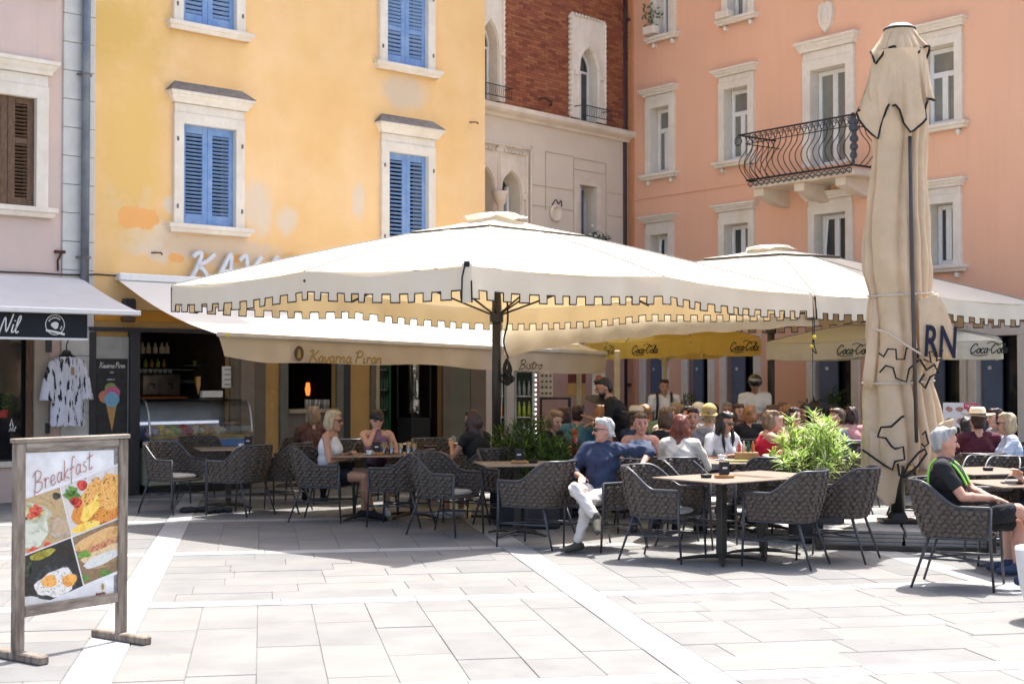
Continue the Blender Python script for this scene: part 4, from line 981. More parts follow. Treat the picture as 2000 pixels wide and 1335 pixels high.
# ================================================================ AWNINGS
M['awn_white'] = mat('cream_awning_cloth', (.76, .73, .67), (.72, .69, .63), .85, 3, bump=.05, bscale=8, trans=.16)
M['awn_beige'] = mat('beige_valance_cloth', (.60, .50, .37), (.56, .46, .34), .9, 4, bump=.25, bscale=5, trans=.25, dist=.05)
aw = thing('cafe_awning', 'long cream folding awning with a beige valance over the cafe front', 'awning', YF.P, YF.a)
s0, s1, so = X(222), xR+.15, 2.95
e0 = YF.t(425, so); e1 = YF.t(1183, so)
zw_ = 3.02; ze0, ze1 = YF.z(425, 652, so), YF.z(1183, 690, so)
nx, ny = 40, 8; rows = []
for j in range(ny+1):
    r = []
    for i in range(nx+1):
        u, v = i/nx, j/ny; x = (s0+(e0-s0)*v)*(1-u)+(s1+(e1-s1)*v)*u; z = zw_+(ze0+(ze1-ze0)*u-zw_)*v-.09*sin(pi*v)+.006*sin(u*70)*v
        r.append((x, -.12-(so-.12)*v, z))
    rows.append(r)
def thicken(mb, rows, d=(0, 0, -.004)):
    mb.grid(rows); mb.grid([[tuple(Vector(p)+Vector(d)) for p in r][::-1] for r in rows])
mb = MB(); mb.grid(rows); put(mb, 'canopy', M['awn_white'], aw, True)
mb = MB(); mb.box(0, e1-e0, -.05, .04, -.03, .035, .012, Matrix.Translation((e0, -so, ze0)) @ Matrix.Rotation(-math.atan2(ze1-ze0, e1-e0), 4, 'Y')); put(mb, 'front_bar', mat('cream_bar', (.62, .56, .47), rough=.5), aw)
rows = []
for j in range(9):
    v = j/8; r = []
    for i in range(121):
        u = i/120; sag = .02*sin(u*9+.6)+.012*sin(u*23)
        corner = .05*math.exp(-((u)*14)**2)
        r.append((e0+(e1-e0)*u+(.10*v*math.exp(-(u*18)**2)), -so-.02+.03*sin(u*31+v*1.3)*v*.7+.02*v*sin(u*77), ze0+(ze1-ze0)*u-.03-(.285+sag-corner)*v))
    rows.append(r)
mb = MB(); mb.grid(rows); put(mb, 'valance', M['awn_beige'], aw, True)
M['gold_print'] = mat('gold_print', (.32, .22, .07), (.28, .19, .06), .8); M['brown_print'] = mat('brown_print', (.09, .06, .035), rough=.8)
vx, vz = YF.tz(601, 707, so+.06); mb = MB(); wtxt = YF.t(742, so+.06)-vx
script(mb, 'Kavarna Piran', vx, vz, .155, .024, -so-.085, slant=.15, rise=-.012, xs=wtxt/(6.15*.155)); put(mb, 'lettering', M['gold_print'], aw)
vx, vz = YF.tz(582, 690, so+.06); mb = MB(); disc(mb, vx, vz, .075, .10, -so-.083, 20); put(mb, 'emblem', M['brown_print'], aw)
mb = MB(); mb.face([(vx-.03, -so-.086, vz-.06), (vx+.03, -so-.086, vz-.06), (vx+.022, -so-.086, vz+.03), (vx+.008, -so-.086, vz+.06), (vx-.015, -so-.086, vz+.05), (vx-.02, -so-.086, vz)]); put(mb, 'emblem_figure', M['gold_print'], aw)
vx, vz = YF.tz(1012, 720, so+.06); mb = MB(); script(mb, 'Bistro', vx, vz, .13, .016, -so-.085, slant=.2, xs=(YF.t(1048, so+.06)-vx)/(2.25*.13)); put(mb, 'lettering', M['brown_print'], aw)
mb = MB(); mb.box(s0, s1, -.16, .0, zw_+.0, zw_+.10, .01); put(mb, 'cassette', M['white_frame'], aw)
mb = MB()
for u in (.03, .32, .66, .97):
    x0_, x1_ = s0+(s1-s0)*u, e0+(e1-e0)*u; m_ = ((x0_+x1_)/2+.5, -1.2, 2.5); mb.tube([(x0_, -.1, zw_-.05), m_, (x1_, -so+.05, ze0+(ze1-ze0)*u)], .022, 6)
put(mb, 'folding_arm', M['white_frame'], aw)
mb = MB(); mb.box(YF.t(442, so+.06), YF.t(447, so+.06), -so-.06, -so-.055, ze0-.03, ze0+.01); put(mb, 'yellow_tag', mat('yellow_tag', (.7, .6, .05)), aw)
# shop awning at the left edge
sa = thing('shop_awning', 'grey white shop awning with a white front bar above the black valance', 'awning', YF.P, YF.a)
so2 = 1.45; a0, a1 = X(-300), X(152); f0, f1 = YF.t(-300, so2), YF.t(272, so2); zf2 = YF.z(200, 607, so2); zw2 = Zy(100, 541)
mb = MB(); mb.grid([[((a0+(f0-a0)*v)*(1-u)+(a1+(f1-a1)*v)*u, -.08-(so2-.08)*v, zw2+(zf2-zw2)*v-.03*sin(pi*v)) for u in [i/10 for i in range(11)]] for v in [j/5 for j in range(6)]]); put(mb, 'canopy', mat('pale_grey_awning', (.60, .59, .58), (.56, .55, .545), .85, 3, trans=.2), sa, True)
mb = MB(); mb.box(f0, f1, -so2-.05, -so2+.05, zf2-.05, zf2+.02, .012); put(mb, 'front_bar', M['white_frame'], sa)
t1 = YF.t(170, so2-.06); zb0 = YF.z(100, 659, so2-.06)
mb = MB(); mb.box(f0, t1, -so2+.058, -so2+.066, zb0, zf2-.045); put(mb, 'valance', mat('black_valance', (.012, .014, .02), rough=.8), sa)
mb = MB(); mb.box(f0, t1+.01, -so2+.052, -so2+.07, zb0-.03, zb0-.002, .004); put(mb, 'hem_bar', M['white_frame'], sa)
vx, vz = YF.tz(-2, 649, so2-.06); mb = MB(); script(mb, 'Nil', vx, vz, .21, .017, -so2+.054, slant=.3, xs=.8); put(mb, 'lettering', M['paper'], sa)
vx, vz = YF.tz(107, 634, so2-.06); mb = MB()
mb.ribbon([(vx+.125*cos(k*pi/12), vz+.125*sin(k*pi/12)) for k in range(25)], .010, -so2+.054, -so2+.0545)
for k in range(3, 22):
    if 9 < k < 20: continue
    a_ = k*pi/11; mb.face([(vx+.09*cos(a_)-.008, -so2+.054, vz+.09*sin(a_)-.010), (vx+.09*cos(a_)+.008, -so2+.054, vz+.09*sin(a_)-.010), (vx+.09*cos(a_)+.008, -so2+.054, vz+.09*sin(a_)+.010), (vx+.09*cos(a_)-.008, -so2+.054, vz+.09*sin(a_)+.010)])
disc(mb, vx, vz-.005, .05, .045, -so2+.0535, 12, .15); mb.ribbon([(vx-.12, vz-.07), (vx-.03, vz-.085), (vx+.05, vz-.10), (vx+.13, vz-.12)], .028, -so2+.0530, -so2+.0535); put(mb, 'emblem', M['paper'], sa)
# wall spot lamps under the awning
t = thing('wall_speaker', 'dark speaker box on the amber fascia under the awning', 'speaker', YF.P, YF.a)
x, z = YF.tz(246, 600); mb = MB(); mb.box(x-.09, x+.09, -.14, -.023, z-.12, z+.12, .02); put(mb, 'box', M['char'], t)
t = thing('wall_lamp', 'small rusty lamp below the speaker on the amber fascia', 'lamp', YF.P, YF.a)
x, z = YF.tz(244, 622); mb = MB(); mb.box(x-.09, x+.09, -.16, -.023, z-.05, z+.03, .02); put(mb, 'housing', M['brown_wood'], t)

# ================================================================ UMBRELLAS
M['cloth'] = mat('cream_umbrella_cloth', (.78, .71, .58), (.75, .68, .55), .85, 2.5, bump=.08, bscale=12, trans=.20, tcol=(.80, .60, .30), big=(.74, .66, .52), bigscale=.8, dist=.03)
M['piping'] = mat('black_piping', (.015, .015, .015), rough=.8)
M['pole'] = mat('grey_brown_steel_pole', (.06, .055, .05), (.045, .042, .04), .4, 6, metal=.5, bump=.02)
def lerp(a, b, t): return a+(b-a)*t
def canopy_umbrella(label, rim, capf, apex, hem, group, teeth=(20, 20, 20, 20), m=None, sag=.10, vh=.31, crown=True, notch=.085, bump=.055, pipe=True, pole_r=.055, polem=None, mval=None, rib_open=True):
    """rim: four corners (world, z = rim height) in order; apex above their centre"""
    m = m or M['cloth']; c0 = sum(rim, Vector())/4; base = Vector((c0.x, c0.y, 0))
    t = thing('parasol', label, 'parasol', base, 0, group)
    R = [p-base for p in rim]; A = Vector((0, 0, apex)); cz = Vector((0, 0, apex-.03))
    mb = MB(); K = 6
    H2 = R[0].z
    for i in range(4):
        a, b = R[i], R[(i+1) % 4]; mid = (a+b)/2+Vector((0, 0, bump))
        for (p, q) in ((a, mid), (mid, b)):
            rows = []
            for j in range(K+1):
                v = j/K; row = []
                for k in range(K+1):
                    u = k/K; e = lerp(p, q, u); f = 1-(1-capf*.8)*(1-v) if False else capf*.75+(1-capf*.75)*v
                    pt_ = Vector((e.x*f, e.y*f, lerp(hem+(apex-hem)*.12, e.z, (f-capf*.75)/(1-capf*.75))))
                    pt_.z -= sag*4*u*(1-u)*v*.35-.025*sin(pi*v)
                    row.append(pt_)
                rows.append(row)
            mb.grid(rows)
    put(mb, 'canopy', m, t, False)
    # vent cap
    mb = MB(); Cc = [Vector((p.x*capf, p.y*capf, hem)) for p in R]
    for i in range(4):
        a, b = Cc[i], Cc[(i+1) % 4]; rows = []
        for j in range(5):
            v = j/4; rows.append([Vector((lerp(a, b, k/6).x*v, lerp(a, b, k/6).y*v, lerp(apex, hem, v)-.02*sin(pi*v))) for k in range(7)])
        mb.grid(rows)
    put(mb, 'vent_cap', m, t)
    mb = MB(); mb.grid([[p-Vector((0, 0, .0)) for p in Cc+[Cc[0]]], [Vector((p.x*.97, p.y*.97, p.z-.045)) for p in Cc+[Cc[0]]]]); put(mb, 'vent_slot_shade', mat('slot_shade_brown', (.10, .085, .065)), t)  # dark strip: shade of the vent slot painted as colour
    if crown:
        mb = MB(); rows = []
        for j in range(4):
            v = j/3; rows.append([Vector(((.14+.23*v+.03*sin(k*pi/4*3))*cos(k*pi/16)*1.0, (.14+.23*v+.03*sin(k*pi/4*3))*sin(k*pi/16), apex+.02-.08*v+.045*abs(sin(k*pi/8+.5))*v+.008*sin(k*1.9))) for k in range(33)])
        mb.grid(rows); mb.grid([[Vector((0, 0, apex+.03))]*33, rows[0]])
        put(mb, 'crown_flap', M['awn_white'] if m is M['cloth'] else m, t)
    # valances
    for i in range(4):
        a, b = R[i], R[(i+1) % 4]; d = (b-a); L_ = d.length; n = teeth[i]*2+1; mb = MB(); path = []
        bend = Vector((d.y, -d.x, 0)).normalized()
        def sagz(u): return (-sag*.35*(4*((u*2) % 1)*(1-((u*2) % 1))) if u < 1 else 0)+bump*(1-abs(2*u-1))
        def P(u, h):
            w_ = .022*sin(u*37+i)*h/vh+.016*sin(u*11+i*2)+.008*sin(u*90)*h/vh
            return a+d*u+Vector((0, 0, sagz(u)-h-.008*sin(u*9+i)))+bend*w_
        ms = 4
        for k in range(n):
            u0, u1 = k/n, (k+1)/n; dn = k % 2 == 0
            hs = [vh*.0, vh*.35, vh-notch]+([vh] if dn else [])
            mb.grid([[P(lerp(u0, u1, s_/ms), h) for s_ in range(ms+1)] for h in hs])
            if dn: path += [P(u0, vh-notch), P(u0+.0003, vh), P(u1-.0003, vh), P(u1, vh-notch)]
        put(mb, 'valance', mval or m, t, False)
        if pipe:
            mb = MB(); mb.tube([a+Vector((0, 0, -.02))]+path+[b+Vector((0, 0, -.02))], .0085, 4); put(mb, 'piping', M['piping'], t)
    mb = MB()
    for p in R+[(R[j]+R[(j+1) % 4])/2+Vector((0, 0, bump)) for j in range(4)]:
        mb = MB(); c7 = capf*.75; mb.tube([Vector((p.x*f, p.y*f, lerp(hem+(apex-hem)*.12, p.z, (f-c7)/(1-c7))+.025*sin(pi*(f-c7)/(1-c7))+.006)) for f in [1-(1-capf*.9)*k/8 for k in range(9)]], .007, 4); put(mb, 'seam', mat('grey_seam_cord', (.30, .28, .25)), t)
    # frame
    mb = MB(); top = Vector((0, 0, apex-.12)); slide = Vector((0, 0, R[0].z-.35))
    for i in range(4):
        a, b = R[i], R[(i+1) % 4]
        for e in (a, (a+b)/2):
            ev = e-Vector((0, 0, .05)); mb.tube([top, lerp(top, ev, .5)-Vector((0, 0, .04)), ev], .016, 5); mb.tube([slide, lerp(top, ev, .45)-Vector((0, 0, .05))], .012, 5)
    put(mb, 'rib', polem or M['pole'], t)
    mb = MB(); mb.tube([(0, 0, 0.02), (0, 0, apex-.05)], pole_r, 14); put(mb, 'pole', polem or M['pole'], t, True)
    mb = MB(); mb.box(-.3, .3, -.3, .3, .002, .03, .005); put(mb, 'base_plate', polem or M['pole'], t)
    mb = MB(); mb.lathe([(pole_r+.03, R[0].z-.42), (pole_r+.03, R[0].z-.3)], n=12); put(mb, 'hub', polem or M['pole'], t)
    return t
N1, L1, R1 = at(912, 518, 13.65), at(335, 557, 16.8), at(1586, 574, 18.3)
F1 = Vector((-.16, 20.3, 2.64)); RH = 2.74
rim1 = [Vector((p.x, p.y, p.z)) for p in (L1, N1, R1, F1)]
ap1 = at(955, 424, 17.5).z
u1 = canopy_umbrella('large open cream parasol with black edged battlement hem in the middle of the terrace', rim1, .27, ap1, at(950, 440, 16.4).z, 'open cream parasols over the terrace', (20, 24, 24, 22))
mb = MB(); b_ = Vector(u1.location)
# corner webbing at the near corner
p = N1-b_; mb.box(-.05, .05, -.012, .0, -.36, .02, .01, Matrix.Translation(p+Vector((0, -.03, 0)))); put(mb, 'corner_patch', M['cloth'], u1)
mb = MB(); mb.tube([p+Vector((-.05, -.05, -.36)), p+Vector((-.045, -.05, -.12)), p+Vector((-.02, -.05, -.01))], .008, 4); mb.tube([p+Vector((.05, -.05, -.36)), p+Vector((.045, -.05, -.15))], .008, 4); mb.box(-.03, .03, -.05, .01, -.02, .04, .01, Matrix.Translation(p)); put(mb, 'corner_cap', M['piping'], u1)
# sagging rain gutter of cloth under the far right edge
g = thing('rain_gutter', 'sagging translucent cloth gutter hanging under the far edge of the big parasol', 'cloth gutter', (0, 0, 0))
rows = []
Fa, Ra = at(984, 600, 19.9), at(1600, 622, 19.3)
bot = [(984, 693), (1000, 693), (1060, 682), (1120, 672), (1200, 664), (1280, 655), (1360, 650), (1440, 646), (1520, 640), (1600, 634)]
for j in range(7):
    v = j/6; r = []
    for i in range(61):
        u = i/60; px = 984+(1600-984)*u; k = u*9; 
        x0_ = [b for b in bot]; 
        for (pa, pb), (qa, qb) in zip(bot, bot[1:]):
            if pa <= px <= qa: yb_ = pb+(qb-pb)*(px-pa)/(qa-pa)
        yb_ = yb_ if px < 1600 else 634
        q_ = at(px, 590+ (yb_-590)*v, lerp(20.6, 18.75, u)); q_.y += .06*sin(u*60+v*2)*v*(1-u)+.10*sin(pi*v); q_.z += .012*sin(u*47+v*3)*v; r.append(q_)
    rows.append(r)
mb = MB(); mb.grid(rows); put(mb, 'cloth', mat('gutter_cloth', (.72, .62, .44), (.66, .56, .39), .8, 5, bump=.4, bscale=4, trans=.5, dist=.06), g, True)
# cord and knot hanging from the far corner
t = thing('cord_bundle', 'black cord bundle hanging beside the middle parasol pole', 'cord', at(990, 700, 17.2))
mb = MB(); mb.tube(smooth_curve([(0, 0, .75), (.01, 0, .45), (-.04, 0, .2), (.02, 0, 0)], 4), .012, 5); put(mb, 'cord', M['black'], t)
mb = MB(); rr = random.Random(3)
for k in range(9): mb.tube(smooth_curve([(0, 0, 0), (rr.uniform(-.08, .08), rr.uniform(-.05, .05), -.12), (rr.uniform(-.09, .09), 0, -.24), (rr.uniform(-.03, .03), 0, -.32)], 3), .012, 4)
put(mb, 'knot', M['black'], t)
t = thing('rope', 'thin white rope hanging beside the middle parasol pole', 'rope', at(979, 640, 17.3)); mb = MB(); mb.tube([(0, 0, .3), (.01, 0, -.8), (-.01, 0, -1.2), (.02, 0, -1.75)], .006, 4); put(mb, 'line', M['white_frame'], t)

N2 = at(1592, 576, 18.75); R2 = Vector((7.75, 20.85, N2.z-.02)); C2 = Vector((3.97, 21.8, 0))
F2 = Vector((2*C2.x-N2.x, 2*C2.y-N2.y+.3, N2.z)); L2 = Vector((2*C2.x-R2.x, 2*C2.y-R2.y-.3, N2.z))
u2 = canopy_umbrella('open cream parasol with battlement hem behind the folded parasol at the right', [L2, N2, R2, F2], .27, at(1505, 482, 21.8).z, at(1505, 494, 21.0).z, 'open cream parasols over the terrace', (18, 20, 18, 20))
# Coca-Cola parasols
M['yellow_cloth'] = mat('yellow_parasol_cloth', (.90, .70, .19), (.86, .66, .16), .8, 3, trans=.6, tcol=(.95, .74, .20))
M['cream_cloth'] = mat('pale_parasol_cloth', (.74, .70, .56), (.70, .66, .52), .8, 3, trans=.4)
M['cream_pole'] = mat('cream_pole', (.66, .58, .38), rough=.4)
def coke(t, p0, p1, spots, y_off=.03, h=.13):
    """lettering on the valance running from p0 to p1 (world)"""
    d = (p1-p0); L_ = Vector((d.x, d.y, 0)).length; a = atan2(d.y, d.x); e = link('lettering_plane', None, t)
    for s_ in spots:
        mb = MB(); script(mb, 'Coca-Cola', 0, 0, h, .016, 0, slant=.35, xs=.42/(3.9*h)); mb.ribbon([(v.x, v.y) for v in smooth_curve([(.02, -.01), (.12, -.035), (.25, -.02)], 4)], .012, -.001, 0)
        mb.ribbon([(v.x, v.y) for v in smooth_curve([(.24, h*1.0), (.31, h*1.2), (.40, h*.95), (.46, h*1.1)], 4)], .012, -.0014, 0)
        q_ = p0+d*s_; nrm = Vector((sin(a), -cos(a), 0))*y_off
        o = put(mb, 'lettering', M['black'], t, False, q_-Vector(t.location)+nrm, (0, 0, a))
    bpy.data.objects.remove(e)
yA, yB, yC, yD = at(1222, 667, 24.2), at(1484, 658, 22.8), None, None
yD = Vector((1.3, 26.2, yA.z)); yC = yB+(yD-yA); yC.z = yA.z
u3 = canopy_umbrella('yellow parasol with black Coca-Cola lettering in front of the salmon house', [yA, yB, yC, yD], .3, yA.z+.42, yA.z+.30, None, (3, 3, 3, 3), m=M['yellow_cloth'], vh=.28, crown=False, notch=.0, pipe=False, pole_r=.035, polem=M['cream_pole'])
coke(u3, yA-Vector((0, 0, .2)), yB-Vector((0, 0, .2)), (.05, .79)); coke(u3, yD-Vector((0, 0, .2)), yA-Vector((0, 0, .2)), (.55,))
t = thing('parasol_post', 'slim cream post standing behind the waiter under the yellow parasol', 'post', at(1205, 700, 23.6).xy.to_3d()); mb = MB(); mb.box(-.05, .05, -.05, .05, 0, 2.1, .01); put(mb, 'post', M['cream_pole'], t)
t = thing('parasol_post', 'slim cream post at the right end of the pink menu wall', 'post', at(1131, 700, 23.0).xy.to_3d()); mb = MB(); mb.box(-.04, .04, -.04, .04, 0, 2.0, .01); put(mb, 'post', M['cream_pole'], t)
cA, cB = at(1497, 668, 21.2), at(1955, 664, 19.6); cA.z = cB.z = (cA.z+cB.z)/2
cD = cA+Vector((.6, 2.2, 0)); cC = cB+Vector((.45, 1.5, 0))
u4 = canopy_umbrella('pale parasol with black Coca-Cola lettering behind the folded parasol', [cA, cB, cC, cD], .3, cA.z+.36, cA.z+.26, None, (3, 3, 3, 3), m=M['cream_cloth'], vh=.25, crown=False, notch=.0, pipe=False, pole_r=.035, polem=M['cream_pole'])
coke(u4, cA-Vector((0, 0, .18)), cB-Vector((0, 0, .18)), (.315, .875))

# ---- folded parasol
fb = at(1757, 1020, 14.5); FZ = .20
M['folded'] = mat('beige_folded_cloth', (.74, .56, .37), (.66, .49, .32), .9, 3.5, bump=.5, bscale=7, trans=.12, big=(.60, .45, .28), bigscale=1.6, dist=.05)
fu = thing('folded_parasol', 'tall folded beige parasol with torn black edged hem standing on concrete slabs', 'parasol', (fb.x, fb.y, FZ))
def PXm(px, py): q_ = at(px, py, 14.5); return q_.x-fb.x, q_.z-FZ
outl = [(545, 1700, 1822), (52, 1733, 1781)]
prof = [(60, 1728, 1786), (100, 1706, 1808), (140, 1702, 1812), (180, 1694, 1815), (230, 1700, 1812), (290, 1704, 1808), (340, 1700, 1808), (400, 1693, 1812), (470, 1686, 1818), (530, 1688, 1822), (575, 1697, 1822), (620, 1696, 1828), (680, 1694, 1838), (745, 1686, 1822), (800, 1684, 1834), (860, 1680, 1846), (915, 1682, 1838)]
prof = [(PXm(a, y)[0], PXm(b, y)[0], PXm(a, y)[1]) for y, a, b in prof]
def P_at(z):
    if z >= prof[0][2]: a = prof[0]; return a[0], a[1]
    for a, b in zip(prof, prof[1:]):
        if b[2] <= z <= a[2]: k = (a[2]-z)/(a[2]-b[2]); return a[0]+(b[0]-a[0])*k, a[1]+(b[1]-a[1])*k
    return prof[-1][0], prof[-1][1]
NF = 13; rf = random.Random(11); ph_ = [rf.uniform(0, 6.28) for _ in range(NF)]; am_ = [rf.uniform(.6, 1.3) for _ in range(NF)]
ztop, zbot = prof[0][2], prof[-1][2]
def fold(phi, z, off=0.0, amp=1.0):
    l, r = P_at(z); c, w_ = (l+r)/2, (r-l)/2; t = (ztop-z)/(ztop-zbot)
    k = (phi/(2*pi)*NF+.42*sin(phi*2+1)+.30*sin(phi*3+4)+.22*sin(z*1.4+phi)+NF) % NF; i = int(k) % NF; f = k-int(k)
    rid = 1-abs(2*f-1)**2.6                                   # rounded pleats with narrow valleys
    d = (.34*min(1, t*3)+.08)*lerp(am_[i-1], am_[i], min(1, f*2)) if f < .5 else (.34*min(1, t*3)+.08)*lerp(am_[i], am_[(i+1) % NF], 0)
    d *= amp
    tie = math.exp(-((z-PXm(0, 575)[1])/.10)**2)*.5+math.exp(-((z-PXm(0, 745)[1])/.08)**2)*.4
    rr = 1-d*(1-rid)*(1-tie*.6)+.035*sin(phi*3+z*2.2+ph_[i]*.2)+.02*sin(z*9+phi*5)
    rr = rr*(1-.07*tie)+off
    return Vector((c+w_*rr*cos(phi), w_*.85*rr*sin(phi)+.0, z))
mb = MB(); nphi = NF*12; nz = 90; rows = []
for j in range(nz+1):
    z = ztop+(zbot-ztop)*j/nz; row = []
    for i in range(nphi+1):
        phi = 2*pi*i/nphi; p = fold(phi % (2*pi), z)
        if j == nz: p.z += .10*sin(phi*3+1)+.06*sin(phi*7)
        row.append(p)
    rows.append(row)
mb.grid(rows); put(mb, 'folded_cloth', M['folded'], fu, True)
# front panels hanging lower (corner tips)
def flap(poly, y, mat_=None, name='hanging_corner', wav=.03, piping=True, pipe_from=None, m=14):
    """cloth panel given by its outline in pixels, waved and given thickness"""
    P = [PXm(*p) for p in poly]; xs0 = min(p[0] for p in P); xs1 = max(p[0] for p in P); z0 = min(p[1] for p in P); z1 = max(p[1] for p in P)
    me_ = bmesh.new(); vs = [me_.verts.new((x, 0, z)) for x, z in P]; me_.faces.new(vs); bmesh.ops.triangulate(me_, faces=me_.faces)
    bmesh.ops.subdivide_edges(me_, edges=me_.edges, cuts=4, use_grid_fill=True)
    for v in me_.verts: v.co.y = y-wav*abs(sin(v.co.x*17+v.co.z*1.5+1))-wav*.5*sin(v.co.z*4)
    me = bpy.data.meshes.new(name); me_.to_mesh(me); me_.free(); me.materials.append(mat_ or M['folded'])
    for p in me.polygons: p.use_smooth = True
    o = link(name, me, fu); so_ = o.modifiers.new('thickness', 'SOLIDIFY'); so_.thickness = .006; MODS.append(o); return o
MODS = []
def yfront(px, py, k=1.02):
    x, z = PXm(px, py); l, r = P_at(z); c, w_ = (l+r)/2, (r-l)/2; u = max(-.93, min(.93, (x-c)/w_)); return x, -w_*.85*sqrt(1-u*u)*k-.035, z
def line(pts, r=.011, name='piping', m=None, k=1.02, sm=True, out=0.0):
    P = [yfront(*p, k) for p in pts]; P = [(a, b-out, c) for a, b, c in P]; mb = MB(); mb.tube(P, r, 5); return put(mb, name, m or M['piping'], fu)
flap([(1690, 840), (1752, 860), (1752, 905), (1738, 978), (1722, 984), (1700, 960), (1690, 925)], -.16)
flap([(1752, 850), (1850, 815), (1848, 855), (1832, 895), (1806, 860), (1780, 905), (1760, 880)], -.20)
# right shoulder flap with the letters
flap([(1775, 590), (1812, 575), (1826, 600), (1840, 640), (1849, 690), (1838, 703), (1800, 695), (1778, 702)], -.33, wav=.008)
zz = PXm(1785, 676)
text('letter_print', 'RN', .44, mat('navy_print', (.012, .014, .04), rough=.8), fu, (PXm(1782, 695)[0], -.375, PXm(1782, 695)[1]), (pi/2, 0.06, .04), xs=.56, off=.008)
flap([(1676, 740), (1690, 640), (1700, 585), (1708, 620), (1702, 700), (1697, 760), (1682, 757)], -.16, wav=.02)
# two upper tiers (vent caps hanging down in points)
def tier(hem, y0px, k, name='vent_cap'):
    """skirt: hem = list of (angle degrees, px, py) round the front, closed behind"""
    mb = MB(); n = 72; zt_ = PXm(1757, y0px)[1]; rows = [[] for _ in range(9)]; edge = []
    for i in range(n+1):
        a = -180+360*i/n
        for (a0, x0, z0), (a1, x1, z1) in zip(hem, hem[1:]):
            if a0 <= a <= a1: u = (a-a0)/(a1-a0); X_, Z_ = x0+(x1-x0)*u, z0+(z1-z0)*u; break
        x, z = PXm(X_, Z_); l, r = P_at(zt_); c, w_ = (l+r)/2, (r-l)/2*k; phi = radians(a-90)
        T = Vector((c+w_*cos(phi), w_*sin(phi), zt_)); B = Vector((x, 0, z)); rad = abs(x-c); 
        B.y = sin(phi)*max(.20, w_*1.12); B.y -= .02*sin(a*.2)
        for j in range(9):
            v = j/8; p = T.lerp(B, v); bl = 1-.05*sin(pi*v)+.02*sin(a*.16)*v; p.x = c+(p.x-c)*bl; p.y *= bl; p.y += .035*sin(a*.30)*v; rows[j].append(p)
        edge.append(rows[8][-1])
    mb.grid(rows); put(mb, name, M['folded'], fu, True); mb = MB(); mb.tube(edge, .012, 5); put(mb, 'piping', M['piping'], fu)
tier([(-180, 1757, 110), (-120, 1722, 112), (-75, 1700, 102), (-62, 1705, 131), (-40, 1722, 101), (-22, 1738, 100), (0, 1767, 133), (22, 1790, 100), (48, 1810, 98), (62, 1801, 124), (80, 1812, 100), (120, 1790, 115), (180, 1757, 110)], 58, 1.0)
tier([(-180, 1757, 240), (-110, 1700, 200), (-84, 1667, 222), (-66, 1708, 279), (-48, 1722, 212), (-30, 1735, 215), (-4, 1763, 270), (14, 1790, 246), (28, 1797, 215), (44, 1796, 198), (62, 1820, 202), (80, 1808, 190), (120, 1790, 210), (180, 1757, 240)], 104, .98)
mb = MB(); x, z = PXm(1757, 58); mb.lathe([(.155, -.015), (.15, .0), (.10, .03), (.0, .04)], (x, 0, z+.02), 20, False); put(mb, 'finial', mat('galvanised_cap', (.5, .5, .5), rough=.35, metal=.6), fu, True)
mb = MB(); mb.tube([(x+.155*cos(k*pi/12), .155*sin(k*pi/12), z+.0) for k in range(25)], .012, 5); put(mb, 'piping', M['piping'], fu)
pl = PXm(1763, 270); pl2 = PXm(1769, 860)
mb = MB(); mb.tube([yfront(1763, 275), yfront(1763, 400), yfront(1766, 600), yfront(1768, 860)], .020, 8); put(mb, 'frame_strut', mat('grey_strut', (.09, .08, .08), rough=.4, metal=.5), fu, True)
line([(1706, 690), (1713, 697), (1720, 682), (1733, 683), (1734, 702), (1748, 702), (1752, 680), (1772, 682), (1774, 700)], .010)
line([(1706, 727), (1716, 714), (1728, 718), (1733, 738), (1752, 745), (1757, 720), (1766, 712), (1776, 703)], .010)
line([(1780, 703), (1795, 708), (1790, 688), (1806, 688), (1808, 705), (1822, 700), (1820, 685), (1840, 684), (1848, 690)], .010, out=.10)
line([(1776, 703), (1790, 722), (1808, 712), (1822, 728), (1800, 735), (1788, 757), (1776, 745), (1786, 730)], .012, k=1.04, out=.03)
line([(1745, 810), (1740, 812), (1722, 830), (1705, 832), (1700, 850), (1712, 852), (1722, 868), (1728, 872), (1742, 868), (1745, 892), (1728, 896), (1724, 912), (1712, 905), (1676, 876)], .012, k=1.10)
line([(1740, 925), (1752, 900), (1770, 878), (1782, 872), (1786, 880), (1768, 905), (1745, 925), (1735, 922), (1732, 900)], .012, k=1.16)
line([(1780, 845), (1786, 838), (1792, 862), (1784, 868), (1778, 862)], .010)
for a in (PXm(0, 575)[1], PXm(0, 745)[1]):
    mb = MB(); P = [fold(2*pi*k/48 % (2*pi), a+.02*sin(2*pi*k/48+1)+.0, .03, .35) for k in range(49)]; mb.tube(P, .012, 5, flat=1); put(mb, 'tie_band', mat('tie_strap', (.62, .52, .40)), fu)
mb = MB(); P = [yfront(*p, 1.07) for p in ((1692, 640), (1720, 652), (1750, 675), (1775, 690), (1815, 712))]; mb.tube(P, .012, 5); put(mb, 'tie_band', mat('tie_strap', (.62, .52, .40)), fu)
mb = MB(); mb.tube([(-.02, 0, .03), (-.02, 0, 1.6)], .075, 18); put(mb, 'pole', M['pole'], fu, True)
mb = MB(); mb.box(-.20, .17, -.14, .14, .0, .035, .006); mb.lathe([(.11, .035), (.08, .10)], (-.02, 0, 0), 14); put(mb, 'base_plate', M['pole'], fu)
mb = MB(); mb.tube([(0, -.09, .72), (.03, -.14, .74), (.1, -.12, .78)], .016, 6); put(mb, 'crank', M['pole'], fu)
